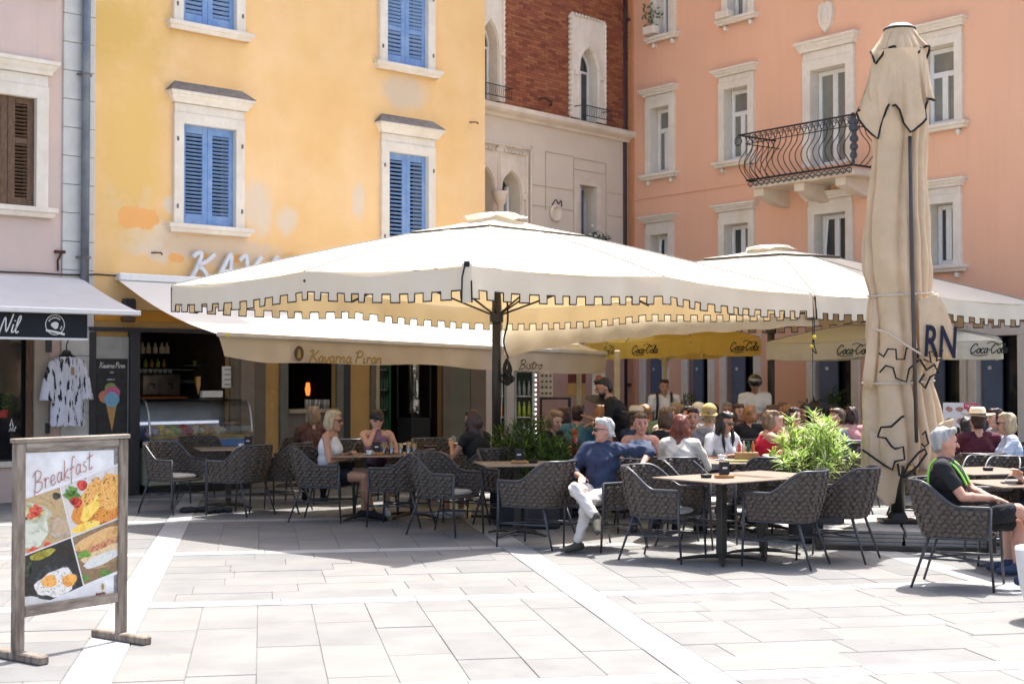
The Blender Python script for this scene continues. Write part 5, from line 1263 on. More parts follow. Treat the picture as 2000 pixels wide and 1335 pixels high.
# slab ballast under it
bal = thing('ballast_base', 'steel tray stacked with pale concrete slabs holding the folded parasol', 'parasol base', (fb.x, fb.y, 0), radians(-12))
M['conc'] = mat('pale_concrete_slab', (.40, .37, .33), (.30, .28, .25), .95, 5, bump=.5, bscale=90, dist=.01)
w2 = .78
for ix in (-1, 1):
    for iy in (-1, 1):
        for k in range(4):
            mb = MB(); j = rf.uniform(-.008, .008); mb.box(ix*w2/2-w2/2+.012+j, ix*w2/2+w2/2-.012+j, iy*w2/2-w2/2+.012, iy*w2/2+w2/2-.012, .045+k*.038, .045+k*.038+.034, .005); put(mb, 'concrete_slab', M['conc'], bal)
mb = MB()
for (a, b, c, d) in ((-w2-.03, w2+.03, -w2-.04, -w2-.0), (-w2-.03, w2+.03, w2+.0, w2+.04), (-w2-.04, -w2, -w2-.0, w2), (w2, w2+.04, -w2, w2)): mb.box(a, b, c, d, .005, .055, .004)
for sx in (-1, 1):
    for sy in (-1, 1): mb.box(sx*(w2+.02)-.04, sx*(w2+.02)+.04, sy*(w2+.02)-.04, sy*(w2+.02)+.04, .0, .17, .006)
put(mb, 'steel_tray', mat('dark_bronze_steel', (.06, .05, .04), rough=.5), bal)
# ================================================================ CHAIRS
M['rope'] = mat('taupe_woven_rope', (.118, .094, .076), (.078, .062, .051), .75, 40, bump=.4, bscale=160, dist=.004)
M['chair_frame'] = mat('charcoal_powder_coat', (.052, .053, .060), (.042, .043, .05), .38, 20, spec=.5)
M['cushion'] = mat('light_grey_cushion', (.46, .455, .44), (.40, .395, .38), .9, 14, bump=.15, bscale=60)
def chair_path():
    P = smooth_curve([(.28, .275), (.12, .285), (-.06, .285), (-.17, .262), (-.255, .19), (-.29, .09), (-.295, 0), (-.29, -.09), (-.255, -.19), (-.17, -.262), (-.06, -.285), (.12, -.285), (.28, -.275)], 8)
    return [(p.x, p.y) for p in P]
CPTH = chair_path()
def rimz(x):
    k = min(1, max(0, (.04-x)/.26)); k = k*k*(3-2*k); return .655+.195*k
def shell(x, y, t):
    """t 0 bottom .. 1 rim"""
    zt = rimz(x); z = .405+(zt-.405)*t; h = (z-.405)/.42; s_ = .90+.10*min(1, h*2.2)
    back = min(1, max(0, (.0-x)/.29)); return Vector((x*s_-.085*back*h, y*s_, z))
def build_chair():
    c = link('woven_armchair', None)
    mb = MB(); L = [Vector((*p, 0)) for p in CPTH]; d = [0]
    for a, b in zip(L, L[1:]): d.append(d[-1]+(b-a).length)
    def onpath(s):
        for i in range(len(d)-1):
            if d[i] <= s <= d[i+1]: u = (s-d[i])/(d[i+1]-d[i]); p = L[i].lerp(L[i+1], u); tn = (L[i+1]-L[i]).normalized(); return p, tn
        return L[-1], (L[-1]-L[-2]).normalized()
    rc = random.Random(1); tot = d[-1]; sp = .055; row = 0; z = .434
    while z < .845:
        s = .028+(row % 2)*sp/2; col = 0
        while s < tot-.02:
            p, tn = onpath(s); zt = rimz(p.x)
            if z < zt-.018:
                t = (z-.405)/(zt-.405); q = shell(p.x, p.y, t); nrm = Vector((tn.y, -tn.x, 0))
                X_ = tn; Z_ = Vector((0, 0, 1)); R = Matrix((X_, nrm, Z_)).transposed() @ Matrix.Rotation((.42 if col % 2 else -.42)*(1 if row % 2 else -1), 3, 'Y')
                q += nrm*.006*(1 if (row+col) % 2 else -1)
                mb.ell(q, (.0335, .0165, .0215), R, 8, 5)
            s += sp; col += 1
        z += .0355; row += 1
    mb.grid([[shell(x, y, t) for x, y in CPTH] for t in (.02, .5, .97)]); put(mb, 'woven_shell', M['rope'], c, True)
    mb = MB(); rim = [shell(x, y, 1) for x, y in CPTH]; bot = [shell(x, y, .0) for x, y in CPTH]
    mb.tube(rim, .0135, 8); put(mb, 'arm_rail', M['chair_frame'], c, True)
    mb = MB(); mb.tube(bot+[bot[0]], .012, 6)
    put(mb, 'seat_rail', M['chair_frame'], c, True)
    for sy in (1, -1):
        mb = MB(); a = rim[0 if sy > 0 else -1]; mb.tube([a, Vector((a.x-.004, a.y, .42)), Vector((a.x+.02, a.y*.96, 0))], [.0135, .0135, .010], 8); put(mb, 'leg', M['chair_frame'], c, True)
        mb = MB(); mb.tube([(-.20, sy*.215, .41), (-.335, sy*.265, 0)], [.0145, .010], 8); put(mb, 'leg', M['chair_frame'], c, True)
    mb = MB()
    for sy in (1, -1): mb.tube([(.285, sy*.268, .235), (-.258, sy*.24, .235)], .0085, 6)
    mb.tube([(.285, .266, .235), (0, .02, .245), (-.258, -.24, .235)], .0085, 6); mb.tube([(.285, -.266, .235), (0, -.02, .225), (-.258, .24, .235)], .0085, 6)
    put(mb, 'stretcher', M['chair_frame'], c, True)
    mb = MB(); mb.box(-.235, .262, -.235, .235, .402, .424, .01); put(mb, 'seat_pan', M['rope'], c)
    mb = MB(); N_ = 20; rows = []
    for j, (s_, z) in enumerate(((.0, .427), (.9, .427), (.985, .44), (1.0, .452), (.98, .464), (.88, .474), (.5, .478), (0, .479))):
        rows.append([Vector((.012+s_*.235*math.copysign(abs(cos(a))**.55, cos(a)), s_*.225*math.copysign(abs(sin(a))**.55, sin(a)), z)) for a in [2*pi*k/N_ for k in range(N_+1)]])
    mb.grid(rows); put(mb, 'seat_cushion', M['cushion'], c, True)
    return c
chair0 = build_chair(); index_kids(chair0)
used = [False]
def chair(px, Z, deg, label, group='woven armchairs on the terrace', xy=None):
    o = copy_tree(chair0) if used[0] else chair0; used[0] = True
    p = Vector(((px-1000)/FPX*Z, Z, 0)) if xy is None else Vector((*xy, 0))
    o.location = p; o.rotation_euler = (0, 0, radians(deg)); tag(o, label, 'chair', group); return o
# px of seat centre, depth, facing (0 = to the right, 90 = away from the camera)
CH = [
 (340, 17.6, -35, 'woven armchair with a grey cushion nearest the standing menu board, in the shade'),
 (398, 19.2, -60, 'woven armchair behind the leftmost table, close to the ice cream counter'),
 (470, 17.3, 150, 'woven armchair seen from behind at the leftmost table, second from the left'),
 (548, 17.7, 170, 'woven armchair seen from behind just left of the woman in the white tank top'),
 (633, 16.6, -12, 'woven armchair the woman in the white tank top sits on'),
 (735, 17.4, -85, 'woven armchair the woman in the black cap sits on'),
 (782, 16.1, 165, 'woven armchair pushed in at the right side of the table with the glasses'),
 (872, 15.2, -32, 'woven armchair with a grey cushion in front of the long haired woman'),
 (932, 16.5, 150, 'woven armchair the long haired woman with the phone sits on'),
 (1048, 14.15, 148, 'woven armchair seen from behind at the table left of the man in the blue shirt'),
 (992, 16.0, -60, 'woven armchair beyond the table left of the man in the blue shirt'),
 (1180, 14.0, -140, 'woven armchair the man in the blue shirt sits on'),
 (1296, 13.15, -32, 'woven armchair with a sunlit cushion at the left of the sunny table'),
 (1362, 14.2, -35, 'woven armchair half hidden behind the left side of the sunny table'),
 (1530, 12.75, 150, 'woven armchair seen from behind at the right of the sunny table'),
 (1632, 13.15, 152, 'woven armchair between the sunny table and the slab base of the folded parasol'),
 (1872, 11.5, -27, 'woven armchair the grey haired man in the black shirt sits on'),
 (1250, 15.6, -90, 'woven armchair the woman in the blue patterned top sits on'),
 (1322, 14.9, 75, 'woven armchair the red haired woman sits on'),
 (1492, 14.9, 110, 'empty woven armchair seen from behind between the sunny table and the oleander'),
 (1400, 16.3, -75, 'woven armchair the woman in the white T shirt with sunglasses sits on'),
 (1482, 16.8, 10, 'woven armchair the blonde woman in red sits on'),
 (1792, 15.6, -30, 'woven armchair just behind the pole of the folded parasol'),
 (1900, 15.6, 95, 'woven armchair the person in maroon sits on'),
 (1930, 14.6, -120, 'woven armchair with sunlit weave behind the right brown table, left of two'),
 (1975, 14.4, -120, 'woven armchair with sunlit weave behind the right brown table, right of two'),
 (1960, 12.9, 175, 'woven armchair beyond the grey haired man, turned towards the left'),
 (855, 18.6, -60, 'woven armchair by the doorway behind the woman in the black cap'),
 (690, 19.0, 80, 'woven armchair behind the woman in the black cap, near the ochre pilaster'),
 (585, 18.9, -95, 'woven armchair against the wall behind the two women at the left'),
 (1565, 15.6, 120, 'woven armchair mostly hidden behind the oleander'),
]
for c in CH: chair(*c)

# ================================================================ TABLES
M['tabletop'] = mat('brown_grey_tabletop', (.27, .20, .155), (.21, .155, .12), .42, 5, stretch=(1, 8, 1), bump=.05, bscale=40, spec=.45)
M['tableleg'] = mat('dark_bronze_table_frame', (.055, .048, .042), (.045, .04, .036), .45, 20, metal=.2)
def build_table(w_=.8, d_=.8, h=.76):
    t = link('cafe_table', None)
    mb = MB(); mb.box(-w_/2, w_/2, -d_/2, d_/2, h-.013, h, .003); put(mb, 'tabletop', M['tabletop'], t)
    mb = MB(); mb.box(-.033, .033, -.033, .033, .03, h-.03, .004); mb.box(-.2, .2, -.03, .03, h-.03, h-.014); put(mb, 'pedestal', M['tableleg'], t)
    for k in range(4):
        mb = MB(); R = Matrix.Rotation(pi/4+k*pi/2, 4, 'Z'); mb.tube([R @ Vector(p) for p in ((.02, 0, .052), (.16, 0, .045), (.30, 0, .028), (.36, 0, .014))], [.03, .026, .02, .016], 6, flat=.7); put(mb, 'foot', M['tableleg'], t)
    return t
tab0 = build_table(); index_kids(tab0); tu = [False]
def table(px, Z, deg, label, sc=(1, 1, 1)):
    o = copy_tree(tab0) if tu[0] else tab0; tu[0] = True
    o.location = ((px-1000)/FPX*Z, Z, 0); o.rotation_euler = (0, 0, radians(deg)); o.scale = sc; tag(o, label, 'table', 'brown cafe tables on the terrace'); return o
T_left = table(447, 18.2, 20, 'brown cafe table between the chairs at the far left of the terrace')
T_women = table(712, 16.75, 10, 'brown cafe table with glasses between the women in white and in the black cap')
table(806, 17.0, 10, 'brown cafe table joined to the right of the one with the glasses')
T_mid = table(1010, 15.1, 12, 'brown cafe table with a menu holder left of the man in the blue shirt')
T_sun = table(1408, 13.0, 38, 'sunlit brown cafe table between the front chairs', (1.12, 1.12, 1))
table(1490, 13.45, 38, 'brown cafe table joined behind the sunlit one', (.95, .95, 1))
T_crowd = table(1420, 15.5, 8, 'brown cafe table with cups and a crate behind the sunlit table', (1, 1, 1))
table(1496, 15.6, 8, 'brown cafe table with the white cups in front of the woman in red')
T_r = table(1915, 14.0, 20, 'brown cafe table behind the grey haired man at the right', (1.15, 1.15, 1))
T_rr = table(1992, 12.4, 10, 'brown cafe table at the right edge with a phone on it')
table(1110, 17.0, 5, 'brown cafe table in the shade beside the bamboo planter')
table(850, 19.4, 35, 'brown cafe table by the doorway with bowls on it')
def onto(tb, dx, dy): # world spot on a tabletop
    p = tb.location; return Vector((p.x+dx, p.y+dy, .761))
def menu_stand(p, label, deg=0):
    t = thing('menu_holder', label, 'menu holder', p, radians(deg), 'black menu holders on wooden blocks')
    mb = MB(); mb.box(-.085, .085, -.04, .04, 0, .03, .006); put(mb, 'block', mat('orange_wood_block', (.50, .24, .09), (.42, .19, .06), .6, 6, stretch=(1, 6, 1)), t)
    mb = MB(); mb.box(-.045, .045, -.018, .018, .03, .15, .004); put(mb, 'holder', M['black'], t)
    mb = MB(); mb.box(-.022, .022, -.0195, -.0185, .085, .10); put(mb, 'print', M['paper'], t); return t
menu_stand(onto(T_sun, .02, -.05), 'black menu holder on a wooden block on the sunlit table', 10)
menu_stand(onto(T_mid, .02, .0), 'black menu holder on a wooden block on the table left of the man in blue')
menu_stand(onto(T_left, .25, .0), 'black menu holder on a wooden block on the far left table')
menu_stand(onto(T_women, .15, -.05), 'black menu holder among the glasses on the women\'s table')
def ashtray(p, label):
    t = tag(MBput_ash(p), label, 'ashtray', 'ashtrays on the tables'); return t
def MBput_ash(p):
    mb = MB(); mb.lathe([(.045, 0), (.055, .03), (.048, .03), (.04, .01)], n=14); return put(mb, 'ashtray', M['black'], None, True, p)
ashtray(onto(T_sun, -.14, -.02), 'black ashtray left of the menu holder on the sunlit table')
ashtray(onto(T_mid, .17, .05), 'black ashtray right of the menu holder on the middle table')
ashtray(onto(T_r, .05, -.05), 'brown ashtray with stubs on the right brown table')
def glass_thing(p, label, h=.13, r=.033, group='glasses on the women\'s table', m=None, name='drinking_glass', cat='glass'):
    mb = MB(); mb.lathe([(r*.75, 0), (r, h), (r*.92, h), (r*.7, .012)], n=14, cap=False); o = put(mb, name, m or glass('tumbler_glass', (.85, .88, .87), .2), None, True, p)
    return tag(o, label, cat, group)
for k, (dx, dy, l) in enumerate(((.22, .1, 'glass with a straw nearest the black capped woman'), (.32, .0, 'second glass from the left on the women\'s table'), (.42, .08, 'tall clear glass in the middle of the row'), (.52, -.02, 'small clear bottle at the right of the row of glasses'), (.58, .05, 'rightmost clear glass on the women\'s table'))):
    glass_thing(onto(T_women, dx, dy), l, .13+.02*(k % 2))
def cup(p, label, m=None, s=1.0):
    mb = MB(); mb.lathe([(.022*s, 0), (.04*s, .055*s), (.036*s, .055*s), (.02*s, .01)], n=14, cap=False); mb.lathe([(.0, .001), (.065*s, .006), (.07*s, .012)], n=16, cap=False); mb.tube([(.035*s, 0, .045*s), (.06*s, 0, .035*s), (.03*s, 0, .015*s)], .006, 5)
    o = put(mb, 'coffee_cup', m or mat('white_porcelain', (.75, .74, .72), rough=.2, spec=.6), None, True, p); return tag(o, label, 'cup', 'white cups on the tables')
cup(onto(T_women, .07, -.12), 'white saucer and cup at the left of the women\'s table')
cup(onto(T_crowd, .42, -.1), 'white cup with red print on the table in front of the woman in red', s=1.2)
cup(onto(T_crowd, .44, .1), 'white cup beside the crate on the crowd table', s=1.1)
cup(onto(T_crowd, -.05, .1), 'white cup in front of the woman in the white T shirt', s=1.1)
cup(onto(T_left, .15, .05), 'white cup on the far left table')
t = thing('condiment_crate', 'light wooden crate holding sauce bottles on the crowd table', 'crate', onto(T_crowd, .2, -.05))
mb = MB(); mb.box(-.12, .12, -.07, .07, 0, .10, .006); put(mb, 'box', mat('crate_wood', (.40, .24, .11), (.33, .19, .09), .7, 6), t)
for k, c in enumerate(((.6, .08, .05), (.7, .6, .5), (.03, .12, .05), (.55, .15, .05))):
    mb = MB(); mb.lathe([(.02, .101), (.02, .17), (.008, .20), (.008, .22)], (-.08+.05*k, 0, 0), 8); put(mb, 'bottle', mat('sauce_%d' % k, c, rough=.25), t, True)
t = thing('book', 'flat menu book lying on the crowd table', 'book', onto(T_crowd, .08, -.15), radians(8)); mb = MB(); mb.box(-.11, .11, -.07, .07, 0, .02, .003); put(mb, 'cover', mat('yellow_green_cover', (.45, .42, .15)), t)
t = thing('phone', 'black phone with white things lying on the right edge table', 'phone', onto(T_rr, -.12, -.1)); mb = MB(); mb.box(-.08, .08, -.04, .04, 0, .012, .004); put(mb, 'body', M['black'], t); mb = MB(); mb.box(-.05, .06, -.02, .02, .013, .03, .004); put(mb, 'cigarette_box', M['paper'], t)
t = thing('drink_glass', 'tall red drink with a garnish on the table by the bamboo', 'drink', Vector(((1122-1000)/FPX*16.6, 16.6, .761))); mb = MB(); mb.lathe([(.03, 0), (.038, .24)], n=12); put(mb, 'glass', mat('red_drink', (.55, .03, .02), (.4, .02, .02), .15, 8, spec=.8), t, True)
mb = MB(); mb.ell((0, 0, .27), (.04, .03, .04), nu=8, nv=6); put(mb, 'garnish', mat('garnish', (.7, .05, .04)), t)

# ================================================================ PEOPLE
REM = []
def skin(n, c): return mat(n, c, tuple(x*.86 for x in c), .5, 14, bump=.03, bscale=80, spec=.35)
SK = {'fair': skin('fair_skin', (.60, .34, .24)), 'tan': skin('tanned_skin', (.47, .25, .16)), 'ruddy': skin('ruddy_skin', (.56, .28, .20)), 'dark': skin('olive_skin', (.36, .19, .12))}
def hairm(n, c): return mat(n, c, tuple(x*.5 for x in c), .45, 26, bump=.8, bscale=40, stretch=(1, 1, .25), spec=.5, dist=.01)
HR = {'white': hairm('white_hair', (.62, .60, .56)), 'grey': hairm('grey_hair', (.42, .41, .39)), 'blonde': hairm('blonde_hair', (.52, .40, .24)), 'brown': hairm('brown_hair', (.12, .065, .035)), 'black': hairm('black_hair', (.018, .014, .013)), 'red': hairm('auburn_hair', (.22, .045, .018)), 'light': hairm('light_brown_hair', (.28, .18, .10)), 'ginger': hairm('ginger_hair', (.45, .20, .07)), 'darkred': hairm('dark_brown_hair', (.05, .02, .017))}
def cloth(n, c, c2=None, scale=5, **k): return mat(n, c, c2 or tuple(x*.85 for x in c), .85, scale, bump=.5, bscale=12, dist=.02, **k)
CL = {'white': cloth('white_cotton', (.74, .74, .74)), 'black': cloth('black_cotton', (.014, .014, .017)), 'navy': cloth('navy_cotton', (.045, .065, .125)), 'blue': cloth('blue_linen_shirt', (.030, .044, .088)), 'mauve': cloth('mauve_cotton', (.25, .15, .22)), 'teal': cloth('teal_cotton', (.10, .24, .30)), 'red': cloth('red_dress_cloth', (.55, .012, .035)), 'maroon': cloth('maroon_cotton', (.09, .015, .03)), 'cream': cloth('cream_knit', (.70, .63, .53)), 'sand': cloth('sand_trousers', (.60, .56, .52)), 'grey': cloth('grey_cotton', (.28, .27, .28)), 'stripe': cloth('pale_striped_cotton', (.60, .65, .74), (.34, .42, .56), 30, stretch=(.2, .2, 3)), 'pattern': cloth('blue_patterned_cloth', (.06, .12, .27), (.50, .56, .60), 26), 'brownp': cloth('brown_patterned_cloth', (.12, .05, .03), (.05, .02, .015), 30), 'denim': cloth('blue_denim', (.05, .08, .16)), 'green': cloth('green_cotton', (.13, .17, .08)), 'yellow': cloth('yellow_cotton', (.62, .45, .16)), 'pink': cloth('pink_cotton', (.55, .27, .26)), 'taupeshoe': cloth('taupe_suede', (.075, .07, .055)), 'greyshorts': cloth('light_grey_shorts', (.36, .36, .39))}
M['lens'] = mat('dark_lens', (.008, .008, .010), rough=.08, spec=.9)
M['eye'] = mat('dark_eye', (.03, .02, .018), rough=.2); M['lip'] = mat('lips', (.38, .12, .10), rough=.5)
def ik(a, b, l1, l2, pole):
    a, b = Vector(a), Vector(b); d = b-a; L_ = d.length
    if L_ > (l1+l2)*.999: b = a+d.normalized()*(l1+l2)*.999; d = b-a; L_ = d.length
    k = (l1*l1-l2*l2+L_*L_)/(2*L_); h = sqrt(max(0, l1*l1-k*k)); u = d.normalized(); p = Vector(pole); p = (p-u*p.dot(u))
    p = p.normalized() if p.length > 1e-5 else u.orthogonal().normalized()
    return a+u*k+p*h, b
def person(label, px, Z, deg, pose='sit', lean=0, fem=False, sk='fair', hair=('short', 'brown'), top=('white', 'short'), bottom=('black', 'long'), shoes='black', LW=None, RW=None, lpole=(-.3, .6, -.8), rpole=(-.3, -.6, -.8), LA_=None, RA_=None, knees=None, head=(0, 0), extra=(), sc=1.0, vox=.011, group=None, name='person', seat=.0, side=0, hands=True, xy=None, lh=None, rh=None, eyes=True, zoff=0, feet=None, thick=1.0):
    loc = Vector(((px-1000)/FPX*Z, Z, zoff)) if xy is None else Vector((*xy, zoff))
    P = thing('person', label, 'person', loc, radians(deg), group); P.scale = (sc, sc, sc)
    sit = pose == 'sit'; pz = .54+seat if sit else .96; pel = Vector((0, 0, pz)); ln = radians(lean); sp = Vector((sin(ln), -sin(radians(side)), cos(ln))).normalized(); fw = Vector((cos(ln), 0, -sin(ln)))
    sw = .165 if fem else .19; ch = pel+sp*.30; nb = pel+sp*.485; SH = {s_: pel+sp*.435+Vector((0, s_*sw, 0)) for s_ in (1, -1)}
    hc = nb+Vector((sin(ln)*.10+.035, 0, .135)); HM = Matrix.Rotation(radians(head[0]), 3, 'Z') @ Matrix.Rotation(radians(head[1]), 3, 'Y')
    T = Matrix((fw, Vector((0, 1, 0)), sp)).transposed()
    tors = [('e', pel+Vector((-.01, 0, .0)), (.125, .175 if not fem else .18, .12)), ('e', pel+sp*.15, (.115*thick, .150 if not fem else .135, .14)), ('e', pel+sp*.31, (.120*thick, .168 if not fem else .148, .155))]
    if fem: tors += [('e', pel+sp*.30+fw*.085+Vector((0, s_*.065, 0)), (.06, .062, .06)) for s_ in (1, -1)]
    shl = [('c', SH[1]*.93+SH[-1]*.07, .062, SH[-1]*.93+SH[1]*.07, .062), ('c', nb-sp*.03, .075, nb+sp*.0, .058)]
    arms = {}; legs = {}
    dW = {1: LW or ((.36, .14, pz+.24) if sit else (.06, .24, pz-.12)), -1: RW or ((.36, -.14, pz+.24) if sit else (.06, -.24, pz-.12))}
    for s_, pole in ((1, lpole), (-1, rpole)):
        el, wr = ik(SH[s_], dW[s_], .285, .255, pole); arms[s_] = (SH[s_], el, wr)
    for s_ in (1, -1):
        hip = pel+Vector((0, s_*.09, -.01))
        if sit:
            kn, an = (knees or {}).get(s_, ((.43, s_*.13, pz-.02), (.42, s_*.12, .085))); kn, an = Vector(kn), Vector(an)
        else:
            an = Vector((feet or {}).get(s_, (-.0, s_*.10, .085))); kn, an = ik(hip, an, .44, .43, (1, 0, 0))
        legs[s_] = (hip, kn, an)
    body = MB()
    def draw(mb, prim, inf=0.0):
        for p in prim:
            if p[0] == 'e': mb.ell(p[1], tuple(r+inf for r in p[2]), T, 14, 10)
            else: mb.cap(p[1], p[2]+inf, p[3], p[4]+inf, 10, 3)
    draw(body, tors+shl)
    body.cap(nb-sp*.02, .055 if not fem else .048, hc+Vector((-.012, 0, -.07)), .052 if not fem else .045, 10, 3)
    H = lambda x, y, z: hc+HM @ Vector((x, y, z))
    body.ell(H(-.005, 0, .012), (.097, .075, .110), HM, 14, 10); body.ell(H(.018, 0, -.055), (.070, .058, .066), HM, 12, 8); body.ell(H(.066, 0, -.095), (.022, .026, .020), HM, 8, 6)
    body.cap(H(.087, 0, .012), .009, H(.110, 0, -.026), .0135, 8, 3)
    for s_ in (1, -1): body.ell(H(-.008, s_*.077, -.012), (.018, .009, .030), HM, 8, 6); body.cap(H(.072, s_*.03, .03), .013, H(.076, s_*.015, .032), .012, 6, 2); body.ell(H(.062, s_*.036, -.03), (.022, .022, .024), HM, 8, 6)
    ak = .9 if fem else 1.0
    for s_ in (1, -1):
        a, e, w_ = arms[s_]; body.cap(a, .052*ak, e, .041*ak, 10, 3); body.cap(e, .041*ak, w_, .026*ak, 10, 3)
        m_ = e.lerp(w_, .3); body.ell(m_, (.042*ak,)*3, None, 10, 6)
        if hands:
            hs = (lh if s_ > 0 else rh) or {}; d = (w_-e).normalized(); d = Vector(hs['d']).normalized() if 'd' in hs else d
            nrm = Vector(hs.get('n', (0, 0, -1))); nrm = (nrm-d*nrm.dot(d)); nrm = nrm.normalized() if nrm.length > .05 else d.orthogonal().normalized()
            sd_ = d.cross(nrm); curl = hs.get('curl', .45); kk = 1.0
            pc = w_+d*.045; HR_ = Matrix((d, sd_, nrm)).transposed(); body.cap(w_, .026*ak, w_+d*.03, .024, 8, 2); body.ell(pc, (.050, .040, .017), HR_, 12, 8)
            for q_, (off, ln_) in enumerate(((-.030, .068), (-.010, .080), (.010, .075), (.029, .058))):
                b0 = w_+d*(.085-.004*abs(q_-1.3))+sd_*off; d1 = (d*cos(curl*.5)+nrm*sin(curl*.5)+sd_*off*2.2).normalized(); b1 = b0+d1*ln_*.45; d2 = (d*cos(curl*1.4)+nrm*sin(curl*1.4)+sd_*off*1.2).normalized(); b2 = b1+d2*ln_*.32; d3 = (d*cos(curl*2.3)+nrm*sin(curl*2.3)); b3 = b2+d3*ln_*.25
                body.cap(b0, .0098, b1, .0092, 7, 2); body.cap(b1, .0092, b2, .0086, 7, 2); body.cap(b2, .0086, b3, .0078, 7, 2)
            ts = -1 if s_ > 0 else 1; t0 = w_+d*.028+sd_*ts*-.026*-1*(1 if True else 1)
            t0 = w_+d*.028-sd_*.030*(1 if s_ > 0 else -1); td = (d*.75-sd_*.6*(1 if s_ > 0 else -1)+nrm*.25).normalized(); t1 = t0+td*.038; t2 = t1+(td*.7+d*.5+nrm*.2).normalized()*.028
            body.cap(t0, .0135, t1, .0108, 7, 2); body.cap(t1, .0108, t2, .009, 7, 2)
        hp, kn, an = legs[s_]; tk = 1.0
        body.cap(hp, .088, kn, .058, 12, 3); body.cap(kn, .056, an, .036, 10, 3); body.ell(kn.lerp(an, .3)+Vector((-.018, 0, 0)), (.050, .050, .09), None, 10, 6)
        fd = (feet or {}).get('d', Vector((1, 0, 0))); 
    bo = put(body, 'body', SK[sk], P, True); REM.append((bo, vox))
    foot = (knees or {}).get('fd', {})
    for s_ in (1, -1):
        hp, kn, an = legs[s_]; f = Vector(foot.get(s_, (1, s_*.15, -.0))).normalized()
        mb = MB(); heel = an+Vector((-.03, 0, -.03))-f*.02; toe = an+f*.16+Vector((0, 0, -.045)); mb.cap(heel, .040, an+f*.05+Vector((0, 0, -.035)), .042, 10, 3); mb.cap(an+f*.05+Vector((0, 0, -.038)), .042, toe, .034, 10, 3); mb.cap(an+Vector((0, 0, .01)), .043, an+Vector((0, 0, -.03)), .042, 8, 2)
        so_ = put(mb, 'shoe', CL.get(shoes) or M[shoes], P, True); REM.append((so_, vox*1.1))
    # clothes
    tm, sl = top; mb = MB(); inf = .013
    if sl in ('short', 'long', 'cap'):
        draw(mb, tors, inf+.004); mb.cap(SH[1]*.93+SH[-1]*.07, .062+inf, SH[-1]*.93+SH[1]*.07, .062+inf, 10, 3); mb.cap(nb-sp*.045, .082, nb-sp*.02, .066, 10, 3)
        for s_ in (1, -1):
            a, e, w_ = arms[s_]; q_ = a.lerp(e, .62 if sl == 'short' else .3 if sl == 'cap' else 1); mb.cap(a, .052*ak+inf+.006, q_, .050*ak+inf if sl != 'long' else .041+inf, 12, 3)
            if sl == 'long': w2 = e.lerp(w_, .88); mb.cap(e, .043+inf, w2, .031+inf, 12, 3)
    elif sl == 'roll':
        draw(mb, tors, inf+.010); mb.cap(SH[1]*.93+SH[-1]*.07, .066+inf, SH[-1]*.93+SH[1]*.07, .066+inf, 10, 3); mb.cap(nb-sp*.045, .084, nb-sp*.012, .068, 10, 3)
        for s_ in (1, -1):
            a, e, w_ = arms[s_]; mb.cap(a, .060+inf, e, .052+inf, 12, 3); mb.cap(e, .052+inf, e.lerp(w_, .28), .048+inf, 12, 3); mb.ell(a.lerp(e, .5)+Vector((0, 0, -.012)), (.066, .064, .066), None, 10, 6)
    else:   # sleeveless
        draw(mb, tors[:3]+tors[3:], inf)
        for s_ in (1, -1): mb.cap(pel+sp*.36+fw*.09+Vector((0, s_*.085, 0)), .028, pel+sp*.475+Vector((0, s_*.10, 0)), .030, 8, 2); mb.cap(pel+sp*.475+Vector((0, s_*.10, 0)), .030, pel+sp*.36-fw*.07+Vector((0, s_*.085, 0)), .028, 8, 2)
        if 'halter' in extra: mb.cap(pel+sp*.38+fw*.06, .075, nb+fw*.01, .058, 10, 3)
    c_ = put(mb, 'top', CL[tm], P, True); REM.append((c_, max(vox, .012)))
    bmn, bl = bottom; mb = MB(); mb.ell(pel+Vector((-.01, 0, -.005)), (.140, .190, .125), T, 14, 10)
    for s_ in (1, -1):
        hp, kn, an = legs[s_]
        if bl == 'long': mb.cap(hp, .102, kn, .072, 12, 3); mb.cap(kn, .071, kn.lerp(an, .9), .052, 12, 3)
        elif bl == 'shorts': mb.cap(hp, .104, hp.lerp(kn, .55), .092, 12, 3)
        elif bl == 'knee': mb.cap(hp, .104, hp.lerp(kn, .88), .080, 12, 3)
    c_ = put(mb, 'trousers' if bl == 'long' else 'shorts', CL[bmn], P, True); REM.append((c_, max(vox, .012)))
    # hair
    st, hcn = hair; mb = MB(); rr = random.Random(hash(label) % 1000 if False else len(label)*7+int(px))
    if st != 'none':
        mb.ell(H(-.034, 0, .034), (.086, .080, .094), HM, 14, 10); mb.ell(H(-.016, 0, .072), (.082, .075, .054), HM, 14, 8)
        if st == 'short':
            mb.ell(H(-.055, 0, -.03), (.055, .072, .06), HM, 10, 8)
            for k in range(16): a = k*.8; mb.ell(H(.012+.05*cos(a), .055*sin(a), .105-.01*(k % 3)), (.03, .022, .022), HM, 6, 4)
        if st != 'short': mb.ell(H(.022, 0, .086), (.062, .068, .036), HM, 12, 8)
        if st in ('bob', 'long', 'wavy', 'medium'):
            for s_ in (1, -1): mb.ell(H(-.015, s_*.074, -.025), (.055, .026, .090), HM, 10, 8)
            mb.ell(H(-.065, 0, -.035), (.055, .080, .085), HM, 10, 8)
            for k in range(10): a = k*.63; mb.ell(H(.03*cos(a), .06*sin(a), .105), (.04, .02, .02), HM, 6, 4)
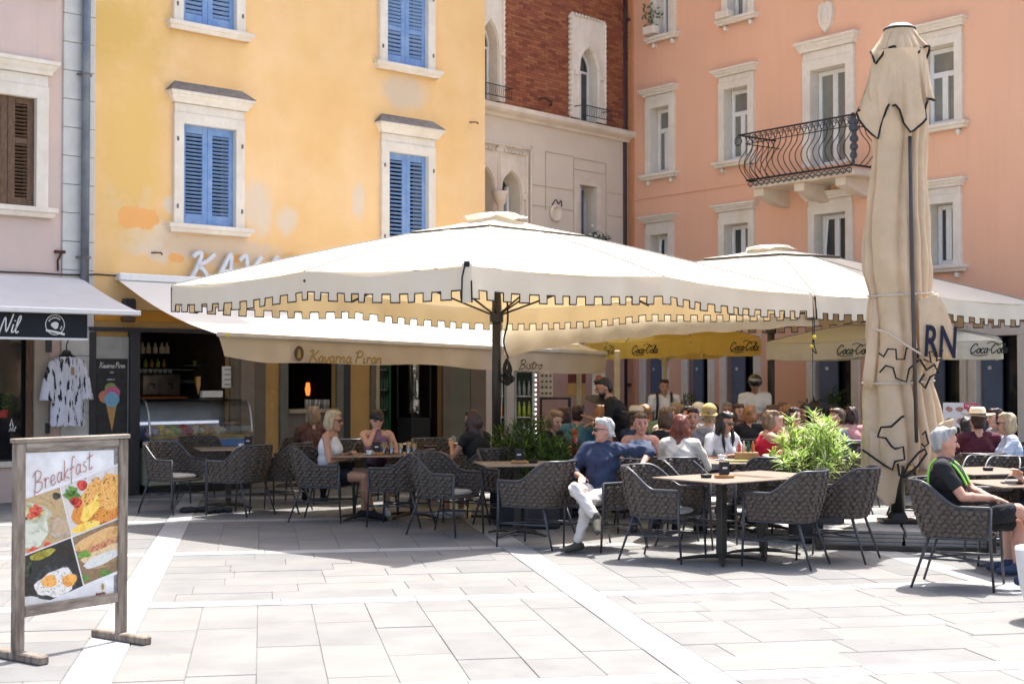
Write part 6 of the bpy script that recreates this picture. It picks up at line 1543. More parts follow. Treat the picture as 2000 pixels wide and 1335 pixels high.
        if st in ('long', 'wavy'):
            for k in range(11):
                u = k/10*2-1; P0 = H(-.065+.05*abs(u), u*.088, -.06); ln_ = rr.uniform(.30, .40)*(1.15 if st == 'wavy' else 1); w2 = .025 if st == 'wavy' else .008
                P1 = P0+Vector((-.035-.02*(1-abs(u))+w2*sin(k*2.1), w2*cos(k*1.7), -ln_*.5)); P2 = P0+Vector((-.03+w2*cos(k*1.3), u*.02+w2*sin(k), -ln_))
                mb.cap(P0, .033, P1, .030, 7, 2); mb.cap(P1, .030, P2, .014, 7, 2)
            for s_ in (1, -1): P0 = H(.035, s_*.07, -.02); mb.cap(P0, .022, P0+Vector((.02, s_*.02, -.17)), .022, 7, 2); mb.cap(P0+Vector((.02, s_*.02, -.17)), .022, P0+Vector((.03, s_*.0, -.30)), .012, 7, 2)
        if st == 'bun': mb.ell(H(-.10, 0, .07), (.045, .045, .045), HM, 10, 8); mb.ell(H(-.05, 0, -.02), (.05, .07, .05), HM, 8, 6)
        c_ = put(mb, 'hair', HR[hcn], P, True); REM.append((c_, max(.010, vox)))
    # face
    if eyes and 'sunglasses' not in extra:
        mb = MB(); [mb.ell(H(.083, s_*.030, .012), (.010, .014, .0075), HM, 8, 6) for s_ in (1, -1)]; put(mb, 'eyes', M['eye'], P, True)
        mb = MB(); [mb.cap(H(.088, s_*.018, .034), .0045, H(.080, s_*.046, .036), .0035, 5, 2) for s_ in (1, -1)]; put(mb, 'eyebrows', HR[hcn] if st != 'none' else HR['brown'], P, True)
    if eyes: mb = MB(); mb.ell(H(.085, 0, -.062), (.009, .023, .0065), HM, 10, 6); put(mb, 'lips', M['lip'], P, True)
    if 'sunglasses' in extra:
        g_ = MB(); [g_.ell(H(.092, s_*.033, .010), (.010, .030, .021), HM @ Matrix.Rotation(s_*.25, 3, 'Z'), 12, 8) for s_ in (1, -1)]
        g_.tube([H(.100, -.01, .015), H(.100, .01, .015)], .004, 5); [g_.tube([H(.088, s_*.058, .018), H(.0, s_*.080, .012), H(-.02, s_*.080, .0)], .0038, 5) for s_ in (1, -1)]; put(g_, 'sunglasses', M['lens'], P, True)
    if 'beard' in extra: mb = MB(); mb.ell(H(.030, 0, -.072), (.066, .062, .050), HM, 12, 8); put(mb, 'beard', HR[hcn], P, True)
    if 'hat' in extra:
        mb = MB(); prof_ = [(.205, .034), (.17, .018), (.10, .026), (.098, .05), (.092, .10), (.075, .125), (.03, .118), (.0, .112)]
        def lath(pr): 
            n = 24; rows = [[H(r*1.05*cos(2*pi*k/n)-.012, r*.92*sin(2*pi*k/n), z+.035+(.02*abs(sin(2*pi*k/n)) if r > .14 else 0)) for k in range(n+1)] for r, z in pr]; m2 = MB(); m2.grid(rows); return m2
        put(lath(prof_), 'hat', mat('straw_hat', (.66, .56, .40), (.56, .47, .33), .8, 60, bump=.3, bscale=120), P, True); put(lath([(.1015, .027), (.1005, .055)]), 'hat_band', M['black'], P, True)
    if 'cap' in extra:
        mb = MB(); mb.ell(H(-.008, 0, .052), (.110, .090, .078), HM, 16, 10); mb.ell(H(.105, 0, .048), (.055, .062, .010), HM @ Matrix.Rotation(.25, 3, 'Y'), 12, 6); put(mb, 'cap', M['black'], P, True)
    if 'helmet' in extra:
        mb = MB(); mb.ell(H(-.01, 0, .055), (.130, .112, .105), HM, 16, 12); put(mb, 'helmet', mat('glossy_black_helmet', (.02, .02, .02), rough=.1, coat=1), P, True)
        mb = MB(); mb.ell(H(.045, 0, .085), (.095, .100, .040), HM @ Matrix.Rotation(-.25, 3, 'Y'), 16, 8); put(mb, 'visor', mat('silver_visor', (.45, .45, .46), (.1, .1, .1), .15, 12, metal=.5), P, True)
    if 'backpack' in extra:
        mb = MB(); mb.box(-.26, -.12, -.13, .13, pz+.08, pz+.46, .03)
        for s_ in (1, -1): mb.tube(smooth_curve([(-.12, s_*.10, pz+.42), (.02, s_*.115, pz+.52), (.125, s_*.115, pz+.38), (.10, s_*.13, pz+.12), (-.10, s_*.14, pz+.10)], 4), .020, 6)
        put(mb, 'backpack', M['black'], P)
    P['_'] = 1; del P['_']
    return P
# --- the women at the left
person('woman with short blonde hair in a white tank top and black shorts', 640, 16.6, -8, lean=4, fem=True, sk='tan', hair=('bob', 'blonde'), top=('white', 'none'), bottom=('black', 'shorts'), LW=(.26, .02, .78), RW=(.27, -.06, .74), knees={1: ((.42, .10, .56), (.40, .16, .10)), -1: ((.45, -.10, .52), (.52, .05, .12)), 'fd': {1: (1, .1, -.1), -1: (1, .0, -.3)}}, head=(-8, 3), extra=('sunglasses',), vox=.009, shoes='black')
person('smiling woman with a black cap and sunglasses in a mauve sleeveless top', 735, 17.4, -82, lean=12, fem=True, hair=('bun', 'darkred'), top=('mauve', 'none'), bottom=('black', 'shorts'), LW=(.33, .12, .82), RW=(.20, -.02, 1.04), rpole=(.6, -.6, -1), knees={1: ((.42, .12, .53), (.40, .10, .09)), -1: ((.42, -.12, .53), (.40, -.12, .09))}, head=(12, 4), extra=('sunglasses', 'cap', 'halter'), vox=.009, shoes='white', rh={'d': (.1, .1, 1), 'curl': 1.0})
person('woman with grey brown hair in a dark brown top sitting behind the woman in white', 612, 18.7, 96, fem=True, hair=('bob', 'light'), top=('brownp', 'short'), bottom=('black', 'long'), extra=(), vox=.014, sk='tan', eyes=False)
person('woman with long dark hair seen from behind holding a phone', 937, 16.6, 138, lean=8, fem=True, hair=('long', 'darkred'), top=('black', 'cap'), bottom=('black', 'shorts'), LW=(.36, .10, .86), RW=(.33, -.10, .80), head=(8, 12), vox=.011, sk='tan', eyes=False, shoes='white')
t = thing('smartphone', 'phone held up by the long haired woman at her table', 'phone', at(884, 862, 16.95), radians(40)); mb = MB(); mb.box(-.035, .035, -.004, .004, -.07, .07, .004); put(mb, 'body', mat('pale_phone', (.5, .48, .44), rough=.3), t); t.rotation_euler = (0, .4, radians(40))
# --- man in blue
person('white haired man with sunglasses in a blue shirt and pale trousers, legs crossed', 1170, 14.0, -124, lean=-12, hair=('short', 'white'), top=('blue', 'roll'), bottom=('sand', 'long'), LW=(-.02, .47, .83), lpole=(-.9, .5, .2), RW=(.20, -.08, .70), rpole=(-.4, -1, -.3), knees={1: ((.40, .12, .50), (.44, .02, .09)), -1: ((.43, -.02, .60), (.50, .26, .36)), 'fd': {1: (1, -.2, 0), -1: (.7, .5, -.5)}}, head=(-44, 2), extra=('sunglasses',), vox=.008, sk='ruddy', shoes='taupeshoe', lh={'d': (.55, -.2, -.85), 'n': (-.6, 0, -.5), 'curl': .5}, rh={'d': (.8, .5, -.2), 'n': (0, 0, -1), 'curl': .2}, thick=1.05)
pm_ = bpy.data.objects[-1] if False else [o for o in bpy.data.objects if o.get('label', '').startswith('white haired man')][0]
ln_ = radians(-12); TT = Matrix.Translation((0, 0, .54)) @ Matrix.Rotation(ln_, 4, 'Y')
mb = MB()
for s_ in (1, -1): mb.tube([TT @ Vector(p) for p in ((-.06, s_*.045, .50), (-.045, s_*.070, .505), (.0, s_*.078, .49), (.055, s_*.055, .455), (.085, s_*.015, .415), (.105, s_*.03, .385))], [.017, .02, .022, .022, .016, .006], 8, flat=.55)
put(mb, 'collar', CL['blue'], pm_, True)
mb = MB(); mb.tube([TT @ Vector(p) for p in ((.085, 0, .42), (.128, 0, .34), (.145, 0, .22), (.138, 0, .08))], .011, 5, flat=.5); [mb.ell(TT @ Vector((x, 0, z)), (.007, .007, .007), None, 6, 4) for x, z in ((.125, .37), (.147, .28), (.152, .19), (.148, .10))]; put(mb, 'placket', CL['blue'], pm_, True)
# --- grey haired man at the right
gm = person('grey haired man in a black T shirt and bright green straps sitting cross legged', 1866, 11.5, -24, lean=-12, hair=('short', 'grey'), top=('black', 'short'), bottom=('black', 'knee'), LW=(.30, -.02, .70), RW=(.28, -.06, .72), lpole=(-.5, .8, -.5), rpole=(-.6, -.8, -.6), knees={1: ((.46, .10, .52), (.52, -.02, .10)), -1: ((.47, -.06, .63), (.80, .12, .40)), 'fd': {1: (1, 0, 0), -1: (.8, .3, -.3)}}, head=(20, 4), vox=.0075, sk='ruddy', shoes='navy', thick=1.12, lh={'d': (.9, -.3, -.25), 'curl': .35}, rh={'d': (.95, .1, -.2), 'curl': .35})
mb = MB()
for s_ in (1, -1): mb.tube(smooth_curve([(-.15, s_*.14, .60), (-.16, s_*.145, .80), (-.12, s_*.14, .98), (-.045, s_*.12, 1.035), (.045, s_*.12, .985), (.10, s_*.115, .90), (.135, s_*.11, .80)], 5), .017, 6, flat=.6)
RS = Matrix.Translation((.0, 0, .54)) @ Matrix.Rotation(radians(-9), 4, 'Y') @ Matrix.Translation((0, 0, -.54)); mb.v = [tuple(RS @ Vector(v)) for v in mb.v]
put(mb, 'straps', mat('neon_green_strap', (.30, .80, .08), rough=.6), gm, True)
mb = MB(); mb.ell((.04, -.06, .50), (.22, .17, .07), None, 12, 8); put(mb, 'grey_towel', CL['greyshorts'], gm, True)
mb = MB(); mb.tube([(.275, -.085, .71), (.285, -.05, .735), (.29, -.02, .71)], .009, 5); put(mb, 'watch', M['black'], gm)
# --- centre crowd
person('woman in a blue patterned sleeveless top facing the camera', 1250, 15.7, -88, lean=3, fem=True, sk='ruddy', hair=('bun', 'brown'), top=('pattern', 'none'), bottom=('navy', 'long'), LW=(.28, .10, .70), RW=(.28, -.10, .70), vox=.009, head=(6, 4))
person('woman with long wavy auburn hair in a cream top seen from behind', 1325, 14.9, 72, lean=10, fem=True, hair=('wavy', 'red'), top=('cream', 'long'), bottom=('navy', 'long'), LW=(.38, .04, .84), RW=(.36, -.12, .84), vox=.010, head=(-12, 8), eyes=False)
wt = person('bearded waiter in a black T shirt bending over with a tray', 1222, 17.6, 175, pose='stand', lean=24, hair=('short', 'black'), top=('black', 'short'), bottom=('black', 'long'), LW=(.42, .16, 1.16), RW=(.40, -.10, 1.08), vox=.010, head=(12, 22), sk='tan', extra=('beard',), lh={'n': (0, 0, 1), 'curl': .1})
t = thing('serving_tray', 'round black serving tray held by the waiter', 'tray', at(1173, 782, 17.55)); mb = MB(); mb.lathe([(.17, .0), (.20, .012), (.19, .012), (.0, .003)], n=24, cap=False); put(mb, 'disc', M['black'], t, True); t.rotation_euler = (.28, .14, 0)
person('person in a straw hat and navy shirt sitting behind the woman in the patterned top', 1238, 17.2, 30, hair=('short', 'brown'), top=('navy', 'short'), bottom=('grey', 'long'), extra=('hat',), vox=.012, head=(30, 8), eyes=False)
person('man with dark hair in a teal shirt seen from behind', 1126, 17.9, 70, hair=('short', 'darkred'), top=('teal', 'short'), bottom=('grey', 'long'), vox=.012, eyes=False, lean=5, seat=.04)
person('person with short dark red hair and a black top with a white collar', 1097, 18.2, 60, fem=True, hair=('bob', 'darkred'), top=('black', 'short'), bottom=('black', 'long'), vox=.012, eyes=False, lean=4)
person('woman with tousled light brown hair in black leaning over the bamboo side table', 1060, 17.4, -40, lean=16, fem=True, hair=('bob', 'light'), top=('black', 'short'), bottom=('black', 'long'), vox=.011, head=(-10, 20), RW=(.36, -.02, .80), LW=(.38, .1, .80))
person('boy in a white T shirt with black backpack straps standing by the salmon house doors', 1297, 22.0, -92, pose='stand', hair=('short', 'black'), top=('white', 'short'), bottom=('navy', 'knee'), extra=('backpack',), sc=.955, vox=.012, sk='tan', head=(0, 5))
person('standing rider in a white T shirt with a black helmet pushed up on the head', 1474, 21.5, -95, pose='stand', hair=('short', 'black'), top=('white', 'short'), bottom=('denim', 'long'), extra=('helmet',), sc=.98, vox=.012, sk='dark', head=(6, 18), LW=(.30, .02, 1.12), RW=(.28, -.06, 1.10))
person('long haired dark woman in a white T shirt and sunglasses looking down', 1402, 16.4, -62, lean=10, fem=True, hair=('long', 'black'), top=('white', 'short'), bottom=('black', 'long'), extra=('sunglasses',), vox=.010, head=(18, 16), sk='tan')
person('blonde woman in a red sleeveless dress resting her cheek on her hand', 1486, 16.8, 8, lean=10, fem=True, hair=('bob', 'light'), top=('red', 'none'), bottom=('red', 'knee'), RW=(.22, -.04, 1.08), rpole=(.6, -.5, -1), LW=(.40, .10, .82), vox=.010, head=(-10, 6), rh={'d': (0, .0, 1), 'curl': .6})
person('woman with long brown hair in a yellow top smiling at the back of the terrace', 1440, 20.2, -70, fem=True, hair=('long', 'brown'), top=('yellow', 'none'), bottom=('black', 'long'), vox=.013)
person('ginger haired person in a black jacket seen from behind at the back tables', 1464, 19.0, 80, fem=True, hair=('bob', 'ginger'), top=('black', 'long'), bottom=('black', 'long'), vox=.013, eyes=False)
person('person in a wide straw hat and maroon top seen from behind at the right', 1912, 15.8, 92, hair=('short', 'darkred'), top=('maroon', 'long'), bottom=('grey', 'long'), extra=('hat',), vox=.011, eyes=False, seat=.02, lean=3)
person('woman in sunglasses and a pale striped T shirt looking left at the right edge', 1974, 15.6, 170, fem=True, hair=('bob', 'blonde'), top=('stripe', 'short'), bottom=('navy', 'long'), extra=('sunglasses',), vox=.011, lean=2)
person('person with dark hair between the straw hat wearer and the striped T shirt', 1948, 17.6, 190, fem=True, hair=('bob', 'darkred'), top=('grey', 'short'), bottom=('black', 'long'), vox=.013)
person('person in a pale shirt leaning forward left of the maroon straw hat wearer', 1880, 16.6, 60, hair=('short', 'black'), top=('stripe', 'short'), bottom=('navy', 'long'), vox=.013, lean=18, eyes=False, head=(0, 10), seat=-.06)
# crowd in the background, each with its own look
CR = [(1290, 18.6, 'bob', 'light', 'cream', 30, 'woman with light hair and a cream top behind the straw hat wearer'), (1304, 16.9, 'medium', 'brown', 'black', 100, 'woman with brown hair and a black halter top left of the redhead'),
 (1352, 17.8, 'short', 'darkred', 'grey', -95, 'boy with dark hair looking down between the redhead and the woman in white'), (1362, 21.0, 'short', 'brown', 'navy', 60, 'brown haired person beside the far potted palms'),
 (1396, 20.4, 'short', 'brown', 'grey', 95, 'person with short brown hair seen from behind under the yellow parasol post'), (1508, 19.6, 'long', 'brown', 'pink', 95, 'woman with straight brown hair seen from behind right of the dark parasol pole'),
 (1541, 19.4, 'bob', 'ginger', 'pink', 85, 'ginger haired person seen from behind left of the oleander'), (1546, 18.0, 'bob', 'darkred', 'pink', -60, 'dark haired woman partly hidden by the oleander top'),
 (1578, 19.8, 'medium', 'black', 'black', 200, 'person with black hair just above the oleander'), (1640, 17.6, 'short', 'brown', 'denim', 180, 'person in blue denim seated behind the oleander'), (1664, 18.6, 'bob', 'darkred', 'pink', 90, 'dark haired person between the oleander and the folded parasol'),
 (1620, 20.3, 'short', 'black', 'grey', 60, 'dark haired person far behind the oleander'), (1166, 19.0, 'medium', 'ginger', 'pink', 10, 'ginger haired person below the waiter\'s tray'), (1330, 20.0, 'short', 'light', 'green', 80, 'person in a green top in front of the standing boy'), (1180, 19.8, 'medium', 'brown', 'white', 120, 'person in a white top with brown hair below the waiter'), (1262, 19.9, 'short', 'ginger', 'green', 100, 'ginger haired person in a green top behind the straw hat'),
 (1318, 21.4, 'medium', 'blonde', 'cream', -90, 'blonde woman facing the camera in front of the blue grey doors'), (1420, 21.6, 'short', 'grey', 'teal', -100, 'grey haired man in a teal top at the far tables'), (1526, 21.4, 'medium', 'light', 'white', -80, 'woman with light brown hair in white at the far tables'),
 (1596, 21.8, 'short', 'brown', 'red', 100, 'person in a red top at the far tables behind the oleander'), (1340, 18.9, 'short', 'black', 'stripe', -70, 'man in a pale striped shirt behind the redhead')]
for px, Z, st, hc_, tp, dg, lab in CR:
    person(lab, px, Z, dg, fem=st != 'short', sk=random.choice(('fair', 'tan', 'ruddy')), hair=(st, hc_), top=(tp, 'short'), bottom=('navy', 'long'), vox=.014, eyes=(dg < 0 or dg > 150), lean=random.uniform(0, 8), hands=True)
    chair(px, Z, dg, 'woven armchair under the '+lab.split(' ', 1)[1][:60].rsplit(' ', 1)[0])
for px, Z, hc_, lab, m_ in ((1364, 19.4, 'white', 'person in a cream bucket hat under the yellow parasol, left of two', 'cream'), (1385, 18.6, 'blonde', 'person in a tan bucket hat under the yellow parasol, right of two', 'sand')):
    p = person(lab, px, Z, 85, hair=('short', hc_), top=(m_, 'short'), bottom=('grey', 'long'), vox=.014, eyes=False)
    mb = MB(); mb.ell((.035, 0, 1.24), (.115, .10, .09), None, 14, 10); mb.lathe([(.10, 1.20), (.135, 1.165)], (.035, 0, 0), 18, False); put(mb, 'bucket_hat', mat('pale_straw_'+hc_, (.66, .58, .42) if hc_ == 'white' else (.58, .44, .2), rough=.9), p, True)
    chair(px, Z, 85, 'woven armchair under the '+lab.split(',')[0].split(' ', 1)[1]+(' at the left' if hc_ == 'white' else ' at the right'))
for px, Z, dg, l in ((1238, 17.2, 30, 'woven armchair under the person in the straw hat and navy shirt'), (1126, 17.9, 70, 'woven armchair under the man in the teal shirt'), (1097, 18.2, 60, 'woven armchair under the person with the white collar'), (1060, 17.4, -40, 'woven armchair under the woman leaning by the bamboo'), (1440, 20.2, -70, 'woven armchair under the woman in the yellow top'), (1464, 19.0, 80, 'woven armchair under the person in the black jacket'), (1974, 15.6, 170, 'woven armchair under the woman in the striped T shirt'), (1948, 17.6, 190, 'woven armchair under the dark haired person at the right'), (1880, 16.6, 60, 'woven armchair under the bare armed person left of the maroon top')): chair(px, Z, dg, l)
# person cut by the right edge of the picture
person('person at the right edge of the terrace reaching towards the phone table', 2072, 12.2, 178, lean=14, sk='fair', hair=('short', 'brown'), top=('white', 'short'), bottom=('denim', 'knee'), LW=(.34, .06, .80), RW=(.36, -.02, .84), vox=.011, shoes='navy')
chair(2077, 12.2, 178, 'woven armchair at the right edge under the person reaching to the phone table')
# ================================================================ PLANTS
def lance(mb, base, d, L_, w_, droop=.3):
    side = d.cross(Vector((0, 0, 1))); side = side.normalized() if side.length > .05 else Vector((1, 0, 0)); up = side.cross(d).normalized()
    a = base; m1 = base+d*L_*.35+up*.0; m2 = base+d*L_*.7-Vector((0, 0, droop*L_*.15)); e = base+d*L_-Vector((0, 0, droop*L_*.4)); f = up*w_*.22
    n = mb.vs([a, m1+side*w_*.5+f, m1, m1-side*w_*.5+f, m2+side*w_*.38+f, m2, m2-side*w_*.38+f, e])
    for q in ((0, 2, 1), (0, 3, 2), (1, 2, 5, 4), (2, 3, 6, 5), (4, 5, 7), (5, 6, 7)): mb.f.append(tuple(n+i for i in q)); mb.mi.append(mb.m)
def shrub(label, cat, p, stems, H, R, m, seed, L_=.13, w_=.020, per=46, base=.35, pot=None, name='potted_oleander', mm=None, whorl=True, outw=.6):
    t = thing(name, label, cat, p); rr = random.Random(seed); lf = MB(); st = MB()
    for s_ in range(stems):
        a = rr.uniform(0, 2*pi); rad = R*sqrt(rr.random()); tip = Vector((rad*cos(a)*1.0, rad*sin(a), H*(1-.35*(rad/R)**2)*rr.uniform(.72, 1.0))); b = Vector((cos(a)*.06, sin(a)*.06, base*.8))
        mid = b.lerp(tip, .5)+Vector((cos(a)*.08, sin(a)*.08, .05)); pts = smooth_curve([b, mid, tip], 4); st.tube(pts, [.007-.0005*k for k in range(len(pts))], 4)
        for k in range(per):
            u = rr.random()**.38; u = u*.72+.28; i = min(int(u*(len(pts)-1)), len(pts)-2); q = pts[i].lerp(pts[i+1], u*(len(pts)-1)-i); ax = (pts[i+1]-pts[i]).normalized()
            b_ = rr.uniform(0, 2*pi); o = ax.orthogonal().normalized(); o = Matrix.Rotation(b_, 3, ax) @ o; d = (ax*rr.uniform(.25, 1.0)+o*rr.uniform(outw, 1.1)).normalized(); lf.m = 0 if rr.random() > .33 else 1
            lance(lf, q, d, L_*rr.uniform(.7, 1.2), w_*rr.uniform(.8, 1.2), rr.uniform(0, .8))
    f = put(lf, 'foliage', [m, mm or m], t, smooth=False); f['kind'] = 'stuff'; put(st, 'stem', mat('green_brown_stem', (.10, .09, .04), rough=.8), t)
    if pot:
        w2, h, pm = pot; mb = MB(); mb.box(-w2, w2, -w2, w2, 0, h, .02); put(mb, 'planter', pm, t); mb = MB(); mb.box(-w2+.03, w2-.03, -w2+.03, w2-.03, h-.01, h+.004); put(mb, 'soil', mat('soil', (.04, .03, .02), rough=1), t)
    return t
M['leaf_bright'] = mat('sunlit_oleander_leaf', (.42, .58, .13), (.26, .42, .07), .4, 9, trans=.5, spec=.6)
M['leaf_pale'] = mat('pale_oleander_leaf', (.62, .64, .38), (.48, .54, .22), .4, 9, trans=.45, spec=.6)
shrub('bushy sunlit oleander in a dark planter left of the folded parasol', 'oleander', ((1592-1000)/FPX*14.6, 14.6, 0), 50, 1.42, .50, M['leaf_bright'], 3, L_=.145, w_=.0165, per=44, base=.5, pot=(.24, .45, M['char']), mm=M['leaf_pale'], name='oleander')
for k, (px, Z) in enumerate(((990, 17.0), (1035, 16.6), (1082, 16.3), (1012, 16.2), (1058, 15.9))):
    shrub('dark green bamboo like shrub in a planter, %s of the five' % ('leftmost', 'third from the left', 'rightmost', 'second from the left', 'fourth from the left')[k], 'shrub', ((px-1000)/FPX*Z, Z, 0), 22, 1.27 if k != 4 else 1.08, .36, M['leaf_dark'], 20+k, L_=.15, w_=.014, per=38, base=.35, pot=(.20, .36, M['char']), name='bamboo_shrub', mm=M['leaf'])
shrub('small grey green palm like plant beside the standing boy', 'plant', ((1334-1000)/FPX*23.5, 23.5, 0), 14, 1.45, .40, M['leaf_grey'], 33, L_=.24, w_=.022, per=24, base=.5, pot=(.2, .4, M['char']), name='potted_plant')
shrub('dark green plant against the blue grey door right of the dark pole', 'plant', ((1612-1000)/FPX*23.4, 23.4, 0), 16, 1.6, .42, M['leaf_dark'], 34, L_=.22, w_=.024, per=26, base=.5, pot=(.2, .4, M['char']), name='potted_plant', mm=M['leaf'])
t = thing('plant_pot', 'small pale square pot on the pavement below the oleander', 'pot', ((1655-1000)/FPX*14.0, 14.0, 0), .2); mb = MB(); mb.box(-.10, .10, -.10, .10, 0, .19, .012); put(mb, 'box', mat('pale_pot', (.55, .50, .42), rough=.7), t); mb = MB(); mb.box(-.08, .08, -.08, .08, .191, .195); put(mb, 'soil', mat('soil', (1, 1, 1)), t)
# white planter cut by the right edge
t = thing('white_planter', 'large rounded white planter cut by the right edge of the picture', 'planter', ((2052-1000)/FPX*9.9, 9.9, 0))
mb = MB(); mb.lathe([(.12, .0), (.16, .03), (.215, .22), (.245, .46), (.245, .50), (.22, .50), (.21, .46)], n=40); put(mb, 'bowl', mat('white_plastic_planter', (.72, .71, .69), rough=.35), t, True)
rr = random.Random(5); mb = MB(); leafball(mb, (.12, .02, .70), .20, 200, .10, rr, 1.0); mb.m = 0; f = put(mb, 'foliage', M['leaf'], t); f['kind'] = 'stuff'; mb = MB(); mb.tube([(0, 0, .4), (.05, 0, .9)], .02, 6); put(mb, 'stem', M['brown_wood'], t)

# ================================================================ BREAKFAST BOARD
gl, gr = gnd(34, 1288), gnd(236, 1250); d_ = gr-gl; KF = Fac((gl.x, gl.y), atan2(d_.y, d_.x)); Wd = d_.length
kb = thing('menu_board', 'weathered wooden standing board with a breakfast photo poster on the left pavement', 'sign board', gl, KF.a)
M['grey_wood'] = mat('weathered_grey_wood', (.26, .205, .155), (.13, .10, .078), .85, 7, bump=.7, bscale=30, stretch=(5, 5, .8), big=(.36, .30, .24), bigscale=5, dist=.01)
M['grey_wood_h'] = mat('weathered_grey_wood_rail', (.30, .245, .19), (.16, .125, .10), .85, 7, bump=.7, bscale=30, stretch=(.8, 5, 5), big=(.42, .36, .30), bigscale=5, dist=.01)
HB = 1.29; pw = .072
for nm, x0_ in (('post', -pw/2), ('post', Wd-pw/2)):
    mb = MB(); mb.box(x0_, x0_+pw, -.022, .022, .05, HB-.001, .006); put(mb, nm, M['grey_wood'], kb)
mb = MB(); mb.box(-pw/2-.012, Wd+pw/2+.012, -.027, .027, HB, HB+.028, .005); put(mb, 'top_cap', M['grey_wood_h'], kb)
mb = MB(); mb.box(pw/2+.001, Wd-pw/2-.001, -.02, .02, HB-.055, HB-.001, .005); put(mb, 'top_rail', M['grey_wood_h'], kb)
zr1, zr0 = .315, .25
mb = MB(); mb.box(pw/2+.001, Wd-pw/2-.001, -.02, .02, zr0, zr1, .005); put(mb, 'bottom_rail', M['grey_wood_h'], kb)
for x0_ in (0, Wd):
    mb = MB(); mb.box(x0_-.035, x0_+.035, -.26, .26, .0, .052, .008); put(mb, 'foot', M['grey_wood'], kb)
mb = MB(); mb.box(pw/2, Wd-pw/2, -.004, .006, zr1, HB-.056); put(mb, 'backing', mat('aged_poster_board', (.32, .31, .30), (.20, .19, .18), .8, 30, bump=.2, bscale=50), kb)
PT = lambda px, py: KF.tz(px, py, .006)
def poly(pts, m, lay, name='print', raw=False):
    mb = MB(); q = pts if raw else [PT(*p) for p in pts]; y = -.006-.0004*lay; mb.face([(a, y, b) for a, b in q]); return put(mb, name, m, kb)
def clip(subj, clipp):
    """keep the part of a polygon that is inside a convex one"""
    def area(p): return sum(p[i][0]*p[(i+1) % len(p)][1]-p[(i+1) % len(p)][0]*p[i][1] for i in range(len(p)))
    if area(clipp) < 0: clipp = clipp[::-1]
    out = subj
    for i in range(len(clipp)):
        a, b = clipp[i], clipp[(i+1) % len(clipp)]; inp, out = out, []
        if not inp: return []
        ins = lambda p: (b[0]-a[0])*(p[1]-a[1])-(b[1]-a[1])*(p[0]-a[0]) >= 0
        for j in range(len(inp)):
            p, q = inp[j], inp[(j+1) % len(inp)]
            if ins(p) != ins(q):
                x1, y1, x2, y2 = a[0]-b[0], a[1]-b[1], p[0]-q[0], p[1]-q[1]; dn = x1*y2-y1*x2
                if abs(dn) > 1e-9: c1 = a[0]*b[1]-a[1]*b[0]; c2 = p[0]*q[1]-p[1]*q[0]; X_ = ((c1*x2-x1*c2)/dn, (c1*y2-y1*c2)/dn)
                if ins(q): out.append(X_); out.append(q)
                else: out.append(X_)
            elif ins(q): out.append(q)
    return out
def blob(quad, c, rx, ry, rot, m, lay, wob=.06, n=26, name='print', seed=1):
    rr = random.Random(seed+int(c[0]*3+c[1])); pts = []; ph1, ph2 = rr.uniform(0, 6), rr.uniform(0, 6)
    for k in range(n):
        a = 2*pi*k/n; r = 1+wob*(sin(3*a+ph1)+.6*sin(7*a+ph2)); x, y = rx*r*cos(a), ry*r*sin(a); pts.append((c[0]+x*cos(rot)-y*sin(rot), c[1]+x*sin(rot)+y*cos(rot)))
    pts = clip(pts, quad)
    if len(pts) > 2: poly(pts, m, lay, name)
fp = lambda n, c, c2=None, s=40: mat(n, c, c2 or tuple(x*.5 for x in c), .35, s*1.6, big=tuple(min(.85, x*1.35+.04) for x in c), bigscale=s*.5, detail=9)
def fpx(n, cols, sc, dist=1.2, det=8):
    """printed photo texture: several colours mixed by a warped noise"""
    m = mat(n, cols[0], cols[-1], .35, sc); N, L = m.node_tree.nodes, m.node_tree.links; r = [x for x in N if x.type == 'VALTORGB'][0]; z = [x for x in N if x.type == 'TEX_NOISE'][0]; z.inputs['Distortion'].default_value = dist; z.inputs['Detail'].default_value = det; z.inputs['Roughness'].default_value = .7
    r.color_ramp.elements[0].position = .30; r.color_ramp.elements[1].position = .70; r.color_ramp.elements[0].color = (*cols[0], 1); r.color_ramp.elements[1].color = (*cols[-1], 1)
    for i, c in enumerate(cols[1:-1]): e = r.color_ramp.elements.new(.30+.40*(i+1)/(len(cols)-1)); e.color = (*c, 1)
    return m
fpx('tomato_sauce_photo', [(.22, .03, .01), (.60, .12, .02), (.75, .35, .06), (.42, .08, .02), (.80, .50, .12)], 30); fpx('egg_yellow_photo', [(.55, .25, .03), (.85, .55, .08), (.90, .68, .16), (.70, .40, .05)], 16)
fpx('filling_photo', [(.12, .10, .02), (.65, .22, .04), (.85, .55, .16), (.50, .10, .02), (.90, .70, .35)], 42); fpx('bread_photo', [(.30, .13, .04), (.62, .34, .12), (.72, .46, .20), (.45, .2, .06)], 12); fpx('bread_low_photo', [(.45, .25, .09), (.75, .58, .34), (.6, .36, .14)], 20)
fpx('table_wood_photo', [(.16, .09, .04), (.42, .29, .14), (.52, .38, .20), (.26, .16, .07)], 9, 3); fpx('board_photo', [(.10, .06, .03), (.30, .20, .11), (.20, .13, .07), (.38, .27, .16)], 10, 3); fpx('dark_photo', [(.008, .008, .006), (.04, .035, .025), (.015, .013, .01), (.07, .06, .035)], 9, 2)
